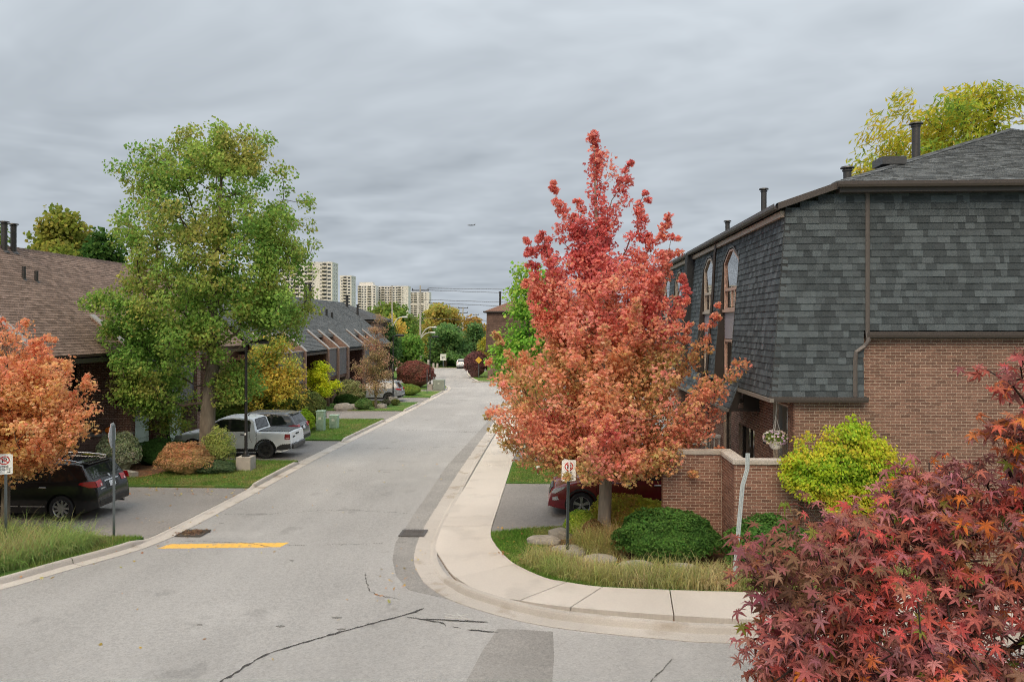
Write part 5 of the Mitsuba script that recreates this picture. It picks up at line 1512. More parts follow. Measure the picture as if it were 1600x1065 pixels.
shrub('small_shrub', 'low dark russet plant behind the small yellow bush', 'shrub', (-17.0, 27.6), (1.1, 0.5, 0.55), 3200, 0.08, 'oval', [(0.12, 0.06, 0.04), (0.08, 0.07, 0.03), (0.16, 0.09, 0.05)], rng, seed=114)
shrub('groundcover_mound', 'low grey green groundcover mound in front of the big tree', 'shrub', (-12.5, 28.55), (0.9, 0.6, 0.5), 5200, 0.06, 'oval', [(0.09, 0.14, 0.07), (0.12, 0.17, 0.09)], rng, seed=15)
shrub('small_shrub', 'yellow green twiggy bush at the foot of the big tree', 'shrub', (-12.55, 29.35), (0.62, 0.5, 1.6), 2600, 0.12, 'slim', [(0.42, 0.42, 0.16), (0.32, 0.38, 0.12), (0.25, 0.3, 0.09)], rng, seed=16, core=0.3, lumps=0.4, depth=0.7)
stone_edge = spline([(-17.4, 27.7), (-16.2, 28.0), (-15.2, 27.75), (-14.6, 27.35)], 0.2)
ke = thing('stone_edging', 'curved pale stone edging of the bed behind the black car', 'edging')
labels[ke]['category'] = 'edging'
for i in range(0, len(stone_edge) - 2, 2):
    a, b = stone_edge[i], stone_edge[i + 2]
    ang = math.atan2(b[1] - a[1], b[0] - a[0])
    L = float(np.linalg.norm(b - a)) - 0.02
    add('stone', move(box(0, L, -0.12, 0.12, -0.1, 0.20), (a[0], a[1], float(zg(a[1])) + 0.10), ang), 'stone', ke)
struct('mulch_bed', slab(sg.Polygon(list(map(tuple, stone_edge)) + [(-14.3, 28.0), (-13.9, 31.5), (-18.6, 31.5), (-18.6, 27.7)]), 0.14, 0.1), 'mulch', 'mulch bed by the brick entrance on the left')

# second lawn: shrubs by the pickup
shrub('round_shrub', 'rounded olive bush left of the green utility boxes', 'shrub', (-13.75, 44.4), (0.98, 0.9, 2.0), 8500, 0.11, 'diamond', [(0.15, 0.18, 0.06), (0.20, 0.22, 0.07), (0.11, 0.15, 0.05)], rng, seed=21)
shrub('small_shrub', 'bright yellow green bush just left of the utility boxes', 'shrub', (-12.95, 41.1), (0.5, 0.45, 1.25), 4200, 0.09, 'oval', [(0.20, 0.32, 0.03), (0.28, 0.38, 0.04)], rng, seed=22)
shrub('shrub_bank', 'broad green bush behind the white pickup', 'shrub', (-17.0, 43.4), (2.3, 1.2, 1.9), 12000, 0.12, 'diamond', [(0.10, 0.18, 0.03), (0.15, 0.22, 0.05), (0.22, 0.24, 0.06)], rng, seed=23, lumps=0.26)
shrub('shrub_bank', 'yellow green bush between the pickup and the round bush', 'shrub', (-15.3, 45.2), (1.2, 1.0, 1.9), 7000, 0.12, 'diamond', [(0.16, 0.22, 0.05), (0.26, 0.26, 0.07)], rng, seed=24)
shrub('small_shrub', 'small white flowered plant beside the utility boxes', 'shrub', (-13.1, 42.3), (0.4, 0.35, 0.5), 1500, 0.07, 'oval', [(0.45, 0.44, 0.38), (0.15, 0.2, 0.08)], rng, seed=25, scale=8)
shrub('variegated_shrub', 'pale cream variegated bush left of the crab apple', 'shrub', (-14.9, 58.3), (1.1, 0.9, 1.9), 6500, 0.14, 'diamond', [(0.34, 0.33, 0.18), (0.24, 0.26, 0.12), (0.18, 0.2, 0.08)], rng, seed=26, lumps=0.25)
shrub('hedge', 'dark clipped low hedge below the pale variegated bush', 'shrub', (-14.95, 57.4), (1.0, 0.6, 0.95), 4200, 0.10, 'diamond', [(0.03, 0.065, 0.018), (0.045, 0.08, 0.02)], rng, seed=27)
shrub('small_shrub', 'round green plant beside the boulder in the third bed', 'shrub', (-13.2, 52.0 + 3.2), (0.62, 0.5, 0.8), 2400, 0.10, 'diamond', [(0.10, 0.19, 0.06), (0.15, 0.22, 0.08)], rng, seed=28)
for i, (x, y, r, lab) in enumerate([(-14.6, 55.0, 0.62, 'grey boulder in the third bed on the left'), (-12.2, 56.4, 0.4, 'small grey boulder by the crab apple trunk'), (-13.9, 55.6, 0.45, 'grey boulder beside the round green plant')]):
    boulder(lab, x, y, float(zg(y)) + 0.2, r, r * 0.7, r * 0.6, 30 + i, 'boulder')
shrub('dark_red_bush', 'large dark red barberry bush far down the left side', 'shrub', (-14.0, 81.2), (2.0, 1.8, 2.75), 10000, 0.16, 'diamond', [(0.20, 0.085, 0.075), (0.16, 0.10, 0.07), (0.26, 0.10, 0.08)], rng, seed=31)
shrub('small_shrub', 'yellow green shrub beyond the pale grey car', 'shrub', (-12.5, 69.4), (0.95, 0.7, 1.0), 3600, 0.12, 'diamond', [(0.24, 0.30, 0.07), (0.16, 0.24, 0.06)], rng, seed=32)
for i, (x, y) in enumerate([(-12.9, 57.6), (-12.3, 58.4), (-11.7, 58.9), (-13.6, 58.2)]):
    shrub('bedding_plant', ['yellow green perennial left of the second lamp post', 'grey perennial beside the second lamp post base', 'rightmost perennial by the second lamp post', 'leftmost perennial of the second lamp post bed'][i], 'plant', (x, y), (0.38, 0.3, 0.5), 900, 0.08, 'diamond', [[(0.26, 0.26, 0.06), (0.14, 0.18, 0.06)], [(0.16, 0.14, 0.10), (0.12, 0.16, 0.06)]][i % 2], rng, group='small perennials below the second lamp post', seed=40 + i, stems=4)

# lawn blades where they can be made out, and fallen leaves
areas = [(left_band.intersection(band(-17, -9, 26.1, 31.6)).difference(sg.Polygon(list(map(tuple, stone_edge)) + [(-14.3, 28.0), (-13.9, 31.5), (-18.6, 31.5), (-18.6, 27.7)])), 30000, 0.075), (front.intersection(sg.box(-1.6, 15.9, 1.4, 21)).difference(bed), 24000, 0.07),
         (sg.box(-1.5, 27.3, 2.5, 31.9), 13000, 0.07), (left_band.intersection(sg.box(-12.6, 16.5, -9.6, 19.19)), 9000, 0.08), (left_band.intersection(band(-15, -9, 38.5, 48.5)), 20000, 0.08)]
ms, cs = [], []
for g, n, L in areas:
    m, c = blades(g, n, L, rng, 0.016, [(0.10, 0.22, 0.035), (0.15, 0.30, 0.05), (0.22, 0.31, 0.08), (0.34, 0.31, 0.13)], 0.105, lean=0.6, seg=2, seed=13)
    ms.append(m)
    cs.append(c)
kk = struct('lawn_grass', join(ms), 'leaf', 'short green blades of the lawns', col=np.vstack(cs), kind='stuff')
labels[kk]['category'] = 'grass'
pts = []
for (x0, x1, y0, y1, n) in [(-16, -10.2, 26, 31.5, 210), (-14.5, -10, 24.6, 26.0, 70), (-1.4, 3, 17.2, 20.8, 170), (-1.4, 0.4, 27.2, 27.6, 40), (-11.5, -9.4, 15.5, 25, 60), (0, 3.4, 20.5, 22, 30), (-3.4, -2.9, 14.5, 18.5, 26), (-9.8, -3.5, 12, 40, 46), (-0.5, 3, 14.6, 16, 14)]:
    pts.append(np.column_stack([rng.uniform(x0, x1, n), rng.uniform(y0, y1, n)]))
pts = np.vstack(pts)
zz = zg(pts[:, 1]) + np.where((pts[:, 0] < -10.3) & (pts[:, 1] > 26) | ((pts[:, 0] > -1.4) & (pts[:, 1] > 16) & (pts[:, 1] < 20.8)), 0.16, np.where((pts[:, 0] > -3.4) | (pts[:, 0] < -9.9), 0.075, 0.016))
pos = np.column_stack([pts, zz])
nrm = np.array([0, 0, 1.0]) + 0.3 * rng.standard_normal((len(pos), 3))
tip = rng.standard_normal((len(pos), 3)) * [1, 1, 0.1]
v, f, c = place_leaves(pos, nrm, tip, 0.045 * np.clip(1 + 0.3 * rng.standard_normal(len(pos)), 0.5, 1.5), 'maple', tinted(palette(pos, [(0.45, 0.30, 0.08), (0.36, 0.16, 0.07), (0.25, 0.16, 0.08), (0.42, 0.36, 0.16)], rng, 9, 2), rng))
kk = struct('fallen_leaves', (v, f), 'leaf', 'fallen yellow and brown leaves on the lawns and edges', col=c, kind='stuff')
labels[kk]['category'] = 'leaves'

# ------------------------------------------------------------------ trees further off
def far_tree(label, x, y, top, rx, n, colours, seed, kind='broad', size=0.3, per=26, low=0.28, ratio=None, name='far_tree', group=None, rc=0.9, cat='tree', z0=None, shape=None, twig_vis=0.0):
    r = np.random.default_rng(seed)
    z0 = float(zg(y)) if z0 is None else z0
    h = top - z0
    blobs = []
    m = 9
    for i in range(m):
        a, q = r.uniform(0, 2 * np.pi), math.sqrt(r.random()) * 0.6
        zc = r.uniform(low + 0.16, 0.84)
        w = rx * (0.62 if zc < 0.7 else 0.46) * r.uniform(0.75, 1.1)
        if shape == 'cone':
            w = rx * (1.05 - zc) * 0.9
            q *= (1.05 - zc)
        blobs.append((math.cos(a) * q * rx, math.sin(a) * q * rx, h * zc, w, w, h * 0.16, n // m))
    blobs.append((0, 0, h * 0.9, rx * 0.3 if shape != 'cone' else rx * 0.1, rx * 0.3 if shape != 'cone' else rx * 0.1, h * 0.1, n // 14))
    c = blob_points(blobs, r, 0.4)
    tree(name, label, cat, (x, y, z0), [(0, 0, -0.3), (0, 0, h * 0.3), (0, 0, h * 0.85)], [rx * 0.07 + 0.05, rx * 0.05 + 0.04, 0.03], c, per, rc, size, kind, colours, r, group, scale=0.35, tip_r=0.012, bark='matte', seed=seed)


DKG = [(0.055, 0.12, 0.045), (0.085, 0.15, 0.055)]
YEL = [(0.48, 0.42, 0.09), (0.32, 0.36, 0.09), (0.54, 0.40, 0.10)]
MID = [(0.13, 0.24, 0.05), (0.14, 0.23, 0.05), (0.18, 0.23, 0.05)]
OLV = [(0.26, 0.29, 0.08), (0.38, 0.34, 0.09), (0.46, 0.35, 0.10)]
far_tree('yellow green tree rising behind the brown roof', -34.2, 53.5, 13.4, 4.3, 380, [(0.20, 0.24, 0.045), (0.28, 0.26, 0.06), (0.12, 0.18, 0.035)], 201, per=44, rc=0.7, size=0.26)
far_tree('dark green tree at the right end of the brown ridge', -29.6, 50.3, 11.3, 2.3, 180, [(0.05, 0.12, 0.03), (0.08, 0.15, 0.035)], 202, per=44, rc=0.6, size=0.24)
far_tree('green tree top at the far left edge behind the chimney pipes', -42.2, 58.0, 12.9, 2.8, 110, MID, 203, per=36, rc=0.8)
far_tree('yellow honey locust rising behind the dark roof on the right', 19.8, 37.5, 16.0, 6.6, 760, [(0.46, 0.42, 0.05), (0.34, 0.38, 0.05), (0.52, 0.38, 0.07), (0.18, 0.28, 0.05)], 204, kind='slim', size=0.30, per=64, rc=0.7)
far_tree('dark conifer behind the second lamp post', -19.3, 94.5, 5.4, 2.2, 90, DKG, 205, kind='slim', size=0.4, per=40, shape='cone', low=0.05)
far_tree('bright green bushy tree left of the far road end', -18.0, 99.5, 3.9, 2.6, 110, [(0.13, 0.25, 0.05), (0.18, 0.29, 0.06)], 206, per=36, low=0.08)
far_tree('yellow topped tree left of the tall utility pole', -24.5, 122, 6.6, 3.2, 110, YEL, 207, per=32, low=0.1)
far_tree('tall green tree in front of the apartment towers', -29, 140, 9.4, 5.0, 170, MID, 208, per=32, size=0.42, rc=1.2, low=0.1)
far_tree('tall olive gold tree behind the utility pole', -21.5, 149, 9.4, 5.4, 190, OLV, 209, per=32, size=0.42, rc=1.2, low=0.1)
far_tree('orange gold tree right of the tall utility pole', -15.2, 150, 6.9, 4.2, 140, [(0.36, 0.24, 0.06), (0.30, 0.24, 0.06), (0.42, 0.24, 0.07)], 210, per=32, size=0.42, rc=1.1, low=0.1)
far_tree('mid green tree behind the far sign', -19.0, 142, 5.6, 3.6, 130, [(0.12, 0.23, 0.08), (0.16, 0.27, 0.085)], 211, per=32, size=0.4, rc=1.0, low=0.02)
far_tree('dark green tree right of the far sign', -14.2, 144, 5.4, 3.4, 120, [(0.09, 0.18, 0.07), (0.13, 0.23, 0.08)], 212, per=32, size=0.4, rc=1.0, low=0.02)
far_tree('small gold tree at the far road end', -12.6, 143, 2.2, 1.9, 70, [(0.34, 0.28, 0.05), (0.26, 0.24, 0.06), (0.30, 0.16, 0.08)], 213, per=30, size=0.35, low=0.02)
far_tree('yellow tree left of the corner house', -9.6, 128, 3.6, 1.9, 80, [(0.38, 0.36, 0.05), (0.26, 0.28, 0.06)], 214, per=30, size=0.35, low=0.04)
far_tree('pale green tree left of the orange gold tree', -24.0, 158, 8.0, 4.0, 110, MID, 215, per=28, size=0.45, rc=1.2, low=0.1)
far_tree('yellow and green tree below the towers', -27.8, 112, 7.0, 3.0, 110, [(0.20, 0.28, 0.05), (0.30, 0.28, 0.06)], 216, per=30, size=0.36, low=0.1)
r = np.random.default_rng(300)
dc = np.vstack([blob_points([(-95 + i * 11 + r.uniform(-3, 3), 235 + r.uniform(-25, 45), 2.2, 7.5, 7.5, 4.2 + r.uniform(-1.0, 2.2), 90)], r, 0.4) for i in range(19)])
dc = dc[dc[:, 2] > -2]
pos, _ = clumps(dc, 22, 1.8, r, 0.8)
nrm, tip = orient(pos, (-20, 260), r)
v, f, c = place_leaves(pos, nrm, tip, 0.8, 'broad', tinted(palette(pos, [(0.14, 0.20, 0.09), (0.20, 0.22, 0.09), (0.10, 0.17, 0.08), (0.26, 0.22, 0.09)], r, 0.06, 5), r))
kk = struct('distant_wood', (v, f), 'leaf', 'distant wood closing the view beyond the crossing', col=c, kind='stuff')
labels[kk]['category'] = 'trees'
shrub('purple_bush', 'dark purple red bush beside the corner house', 'shrub', (-9.9, 103.4), (1.55, 1.3, 3.5), 5600, 0.22, 'diamond', [(0.17, 0.085, 0.09), (0.22, 0.10, 0.10), (0.12, 0.08, 0.07)], rng, seed=61, lumps=0.2)
shrub('corner_planting', 'low green planting in front of the corner house', 'shrub', (-5.0, 98.8), (2.6, 0.8, 1.1), 3600, 0.18, 'diamond', [(0.10, 0.19, 0.05), (0.16, 0.24, 0.06)], rng, seed=62)
shrub('far_hedge', 'dark hedge behind the far sign', 'shrub', (-16.5, 147), (9, 1.5, 2.8), 9000, 0.28, 'diamond', DKG, rng, seed=63)

# ------------------------------------------------------------------ vehicles
def refine_poly(poly, size):
    if poly.geom_type != 'Polygon':
        return join([refine_poly(g, size) for g in poly.geoms])
    v, f = trimesh.creation.triangulate_polygon(poly, engine='earcut')
    v = np.column_stack([v, np.zeros(len(v))])
    v, f = trimesh.remesh.subdivide_to_size(v, f, size, max_iter=12)
    return v[:, :2], f


class Car:
    """x runs forward from the rear bumper, y to the left, z up from the road."""

    def __init__(s, root, at, heading, top, belt, length, width, axles, wheel_r, z0=0.22, tumble=0.30, roof_from=1.12, end_r=0.30, crown=0.035, nose=0.86, tail=0.88):
        s.root, s.at, s.h = root, at, heading
        s.top, s.belt = np.array(top, float), np.array(belt, float)
        s.L, s.W, s.axles, s.R, s.z0 = length, width / 2, axles, wheel_r, z0
        s.tumble, s.end_r, s.crown, s.nose, s.tail = tumble, end_r, crown, nose, tail
        d = np.linalg.norm(np.diff(s.top, axis=0), axis=1)
        s.arc = np.concatenate([[0], np.cumsum(d)])

    def zt(s, x):
        return np.interp(x, s.top[:, 0], s.top[:, 1])

    def zb(s, x):
        return np.interp(x, s.belt[:, 0], s.belt[:, 1])

    def plan(s, x):
        """Half width at the waist along the car, rounded at both ends."""
        x = np.asarray(x, float)
        r = 0.42
        a = np.clip(1 - x / r, 0, 1)
        b = np.clip(1 - (s.L - x) / (r * 1.5), 0, 1)
        return s.W * (1 - (1 - s.tail) * a ** 2.2) * (1 - (1 - s.nose) * b ** 2.2)

    def half(s, x, z):
        w = s.plan(x)
        zb = s.zb(x)
        zm = 0.62 * zb
        low = np.clip((zm - z) / (zm - s.z0 + 1e-6), 0, 1)
        k = np.where(z < zm, 1 - 0.055 * low ** 2, np.where(z < zb, 1 - 0.022 * np.clip((z - zm) / (zb - zm), 0, 1) ** 2, 0.978))
        return w * k - np.where(z > zb, s.tumble * (z - zb) + 0.12 * (z - zb) ** 2, 0)

    def bottom(s, x):
        return s.z0 + 0.16 * np.clip(1 - x / 0.55, 0, 1) ** 1.5 + 0.10 * np.clip(1 - (s.L - x) / 0.6, 0, 1) ** 1.5

    def put(s, v, f, flip=False):
        v = np.asarray(v, float)
        c, q = math.cos(s.h), math.sin(s.h)
        return v @ np.array([[c, q, 0], [-q, c, 0], [0, 0, 1.0]]) + s.at, (np.asarray(f)[:, ::-1] if flip else np.asarray(f))

    def add(s, name, v, f, mat, col=None, parent=None, smooth=False, **kw):
        m = s.put(v, f)
        return add(name, m, mat, parent or s.root, col, smooth, **kw)

    def body(s, mat, col):
        xs = np.unique(np.round(np.concatenate([np.linspace(0, s.L, 64), s.top[:, 0], np.linspace(0, 0.5, 14), np.linspace(s.L - 0.5, s.L, 12)]), 4))
        NS, NC, NT = 13, 5, 5
        rows = []
        for x in xs:
            zt, zl = float(s.zt(x)), float(s.bottom(x))
            zl = min(zl, zt - 0.12)
            rc = min(0.11, 0.35 * (zt - zl))
            zs = np.linspace(zl, zt - rc, NS)
            side = np.column_stack([s.half(x, zs), zs])
            yc = side[-1, 0]
            ang = np.linspace(0, math.pi / 2, NC + 1)[1:]
            corner = np.column_stack([yc - rc * (1 - np.cos(ang)), zt - s.crown - rc + rc * np.sin(ang) * 1.0 + (s.crown * 0.0)])
            corner[:, 1] += s.crown * 0.0
            yl = corner[-1, 0]
            ty = yl * (1 - np.linspace(0, 1, NT + 1)[1:])
            topp = np.column_stack([ty, zt - s.crown * (ty / yl) ** 2])
            und = np.column_stack([np.linspace(0, side[0, 0] * 0.96, 4)[:-1], np.full(3, zl)])
            half = np.vstack([und, side, corner, topp])
            right = half[1:-1][::-1] * [-1, 1]
            ring = np.vstack([half, right])
            rows.append(np.column_stack([np.full(len(ring), x), ring]))
        n, m = len(xs), len(rows[0])
        v = np.vstack(rows)
        i, j = np.meshgrid(np.arange(n - 1), np.arange(m), indexing='ij')
        A, B = (i * m + j).ravel(), (i * m + (j + 1) % m).ravel()
        f = np.vstack([np.stack([A, B, B + m], 1), np.stack([A, B + m, A + m], 1)])
        v = np.vstack([v, rows[0].mean(0), rows[-1].mean(0)])
        e = (n - 1) * m
        caps = [[n * m, (q + 1) % m, q] for q in range(m)] + [[n * m + 1, e + q, e + (q + 1) % m] for q in range(m)]
        f = np.vstack([f, caps])
        t = trimesh.Trimesh(v, f, process=True)
        trimesh.repair.fix_normals(t)
        man = m3.Manifold(m3.Mesh(np.asarray(t.vertices, np.float32), np.asarray(t.faces, np.uint32)))
        if not man.is_empty():
            for ax in s.axles:
                for sgn in (1, -1):
                    cy = m3.Manifold.cylinder(0.5, s.R * 1.16, s.R * 1.16, 40).rotate([90, 0, 0]).translate([ax, sgn * (s.W + 0.1) + (0.25 if sgn < 0 else 0.25), s.R])
                    man = man - cy
            q = man.to_mesh()
            v, f = q.vert_properties[:, :3], q.tri_verts
        return s.add('body', v, f, mat, col, smooth=34)

    def side(s, name, pts, mat, col=None, off=0.006, both=True, parent=None, size=0.10, smooth=True, **kw):
        poly = pts if hasattr(pts, 'geom_type') else sg.Polygon(pts)
        q, f = refine_poly(poly, size)
        keys = []
        for sgn in ((1, -1) if both is True else (both,)):
            y = sgn * (s.half(q[:, 0], q[:, 1]) + off)
            v = np.column_stack([q[:, 0], y, q[:, 1]])
            ff = f if sgn < 0 else f[:, ::-1]
            keys.append(s.add(name, v, ff, mat, col, parent, smooth=smooth, **kw))
        return keys

    def over(s, name, pts, mat, col=None, off=0.006, parent=None, size=0.10):
        """A patch on the outline seen from above or behind: pts = (y, arc length along the top line from the rear)."""
        poly = pts if hasattr(pts, 'geom_type') else sg.Polygon(pts)
        q, f = refine_poly(poly, size)
        x, z = np.interp(q[:, 1], s.arc, s.top[:, 0]), np.interp(q[:, 1], s.arc, s.top[:, 1])
        yl = np.maximum(s.half(x, z - 0.11) - 0.11, 0.2)
        z = z - s.crown * np.clip(q[:, 0] / yl, -1, 1) ** 2
        e = 0.02
        dx = np.interp(q[:, 1] + e, s.arc, s.top[:, 0]) - np.interp(q[:, 1] - e, s.arc, s.top[:, 0])
        dz = np.interp(q[:, 1] + e, s.arc, s.top[:, 1]) - np.interp(q[:, 1] - e, s.arc, s.top[:, 1])
        d = np.sqrt(dx * dx + dz * dz) + 1e-9
        v = np.column_stack([x - off * dz / d, q[:, 0], z + off * dx / d])
        return s.add(name, v, f[:, ::-1], mat, col, parent, smooth=True)

    def s_at(s, z, end='rear'):
        """Arc length where the rear (or front) outline passes height z."""
        k = int(np.argmax(s.top[:, 1]))
        if end == 'rear':
            return float(np.interp(z, s.top[:k + 1, 1], s.arc[:k + 1]))
        return float(np.interp(-z, -s.top[k:, 1], s.arc[k:]))

    def block(s, name, x0, x1, y0, y1, z0, z1, mat, col=None, parent=None, r=0.02, **kw):
        b = trimesh.creation.box((x1 - x0, y1 - y0, z1 - z0))
        man = m3.Manifold.batch_hull([m3.Manifold.sphere(r, 10).translate([sx * ((x1 - x0) / 2 - r), sy * ((y1 - y0) / 2 - r), sz * ((z1 - z0) / 2 - r)]) for sx in (1, -1) for sy in (1, -1) for sz in (1, -1)]) if min(x1 - x0, y1 - y0, z1 - z0) > 2.2 * r else None
        if man is not None:
            q = man.to_mesh()
            v, f = q.vert_properties[:, :3], q.tri_verts
        else:
            v, f = np.array(b.vertices), np.array(b.faces)
        return s.add(name, np.asarray(v) + [(x0 + x1) / 2, (y0 + y1) / 2, (z0 + z1) / 2], f, mat, col, parent, smooth=40 if man is not None else False, **kw)

    def wheels(s, rim_c, spokes=7, rim_mat='metal', tyre_w=0.225, rim_k=0.66, twin=False, hub=True):
        for ax in s.axles:
            for sgn in (1, -1):
                R, w = s.R, tyre_w
                prof = [(R * rim_k, 0), (R * 0.90, -0.012), (R * 0.975, 0.012), (R, 0.04), (R, w - 0.04), (R * 0.975, w - 0.012), (R * 0.9, w), (R * rim_k, w)]
                y = s.W - 0.015

                def orient_(v):
                    v = np.asarray(v)
                    return np.column_stack([v[:, 0] + ax, sgn * (y - v[:, 2]), v[:, 1] + R])
                v, f = lathe(prof, 40)
                wk = s.add('wheel', orient_(v), f if sgn > 0 else f[:, ::-1], 'rubber', None, smooth=30)
                rr = R * rim_k
                ms = [lathe([(rr * 1.02, 0.0), (rr * 0.97, 0.004), (rr * 0.93, 0.022), (rr * 0.91, 0.05)], 40)]
                for i in range(spokes):
                    a = 2 * np.pi * i / spokes + 0.3
                    for da in ((-0.13, 0.13) if twin else (0.0,)):
                        u, t = np.array([math.cos(a + da), math.sin(a + da)]), np.array([-math.sin(a + da), math.cos(a + da)])
                        w0, w1 = (0.022, 0.020) if twin else (0.034, 0.026 + 0.012 * (spokes < 8))
                        p0, p1 = u * rr * 0.14, u * rr * 0.95
                        q = [p0 - t * w0, p0 + t * w0, p1 + t * w1, p1 - t * w1]
                        vv = np.array([(b[0], b[1], zz) for zz in (0.018, 0.05) for b in q])
                        ms.append((vv, np.array([[0, 1, 2], [0, 2, 3], [4, 6, 5], [4, 7, 6], [0, 4, 5], [0, 5, 1], [1, 5, 6], [1, 6, 2], [2, 6, 7], [2, 7, 3], [3, 7, 4], [3, 4, 0]])))
                ms.append(lathe([(0, 0.012), (rr * 0.13, 0.012), (rr * 0.2, 0.022), (rr * 0.2, 0.05)], 20))
                v, f = join(ms)
                s.add('rim', orient_(v), f, rim_mat, rim_c, wk)
                v, f = lathe([(0, 0.07), (rr * 0.94, 0.065)], 28)
                s.add('brake_disc', orient_(v), f, 'satin', (0.015, 0.015, 0.016), wk)
        ws = []
        for ax in s.axles:
            for sgn in (1, -1):
                v, f = lathe([(s.R * 1.15, 0.02), (s.R * 1.15, 0.40), (0, 0.40)], 32)
                v = np.column_stack([v[:, 0] + ax, sgn * (s.W - v[:, 2] - 0.02), v[:, 1] + s.R])
                v[:, 2] = np.maximum(v[:, 2], 0.18)
                s.add('wheel_well', v, f, 'satin', (0.008, 0.008, 0.008))

    def arches(s, col, w=0.055, mat='satin'):
        for ax in s.axles:
            ring = sg.Point(ax, s.R).buffer(s.R * 1.16 + w, 24).difference(sg.Point(ax, s.R).buffer(s.R * 1.15, 24))
            ring = ring.intersection(sg.box(ax - 1, s.z0 + 0.04, ax + 1, 3))
            s.side('arch_trim', ring, mat, col, off=0.012, size=0.08)

    def seam(s, pts, w=0.012, name='door_seam'):
        s.side(name, sg.LineString(pts).buffer(w / 2), 'satin', (0.006, 0.006, 0.006), off=0.003, size=0.1)


BLACK_TRIM = (0.013, 0.013, 0.014)
CHROME = (0.62, 0.62, 0.63)
LENS_RED = (0.35, 0.012, 0.014)
PLATE_C = lin('#dfe3e6') * 0.8


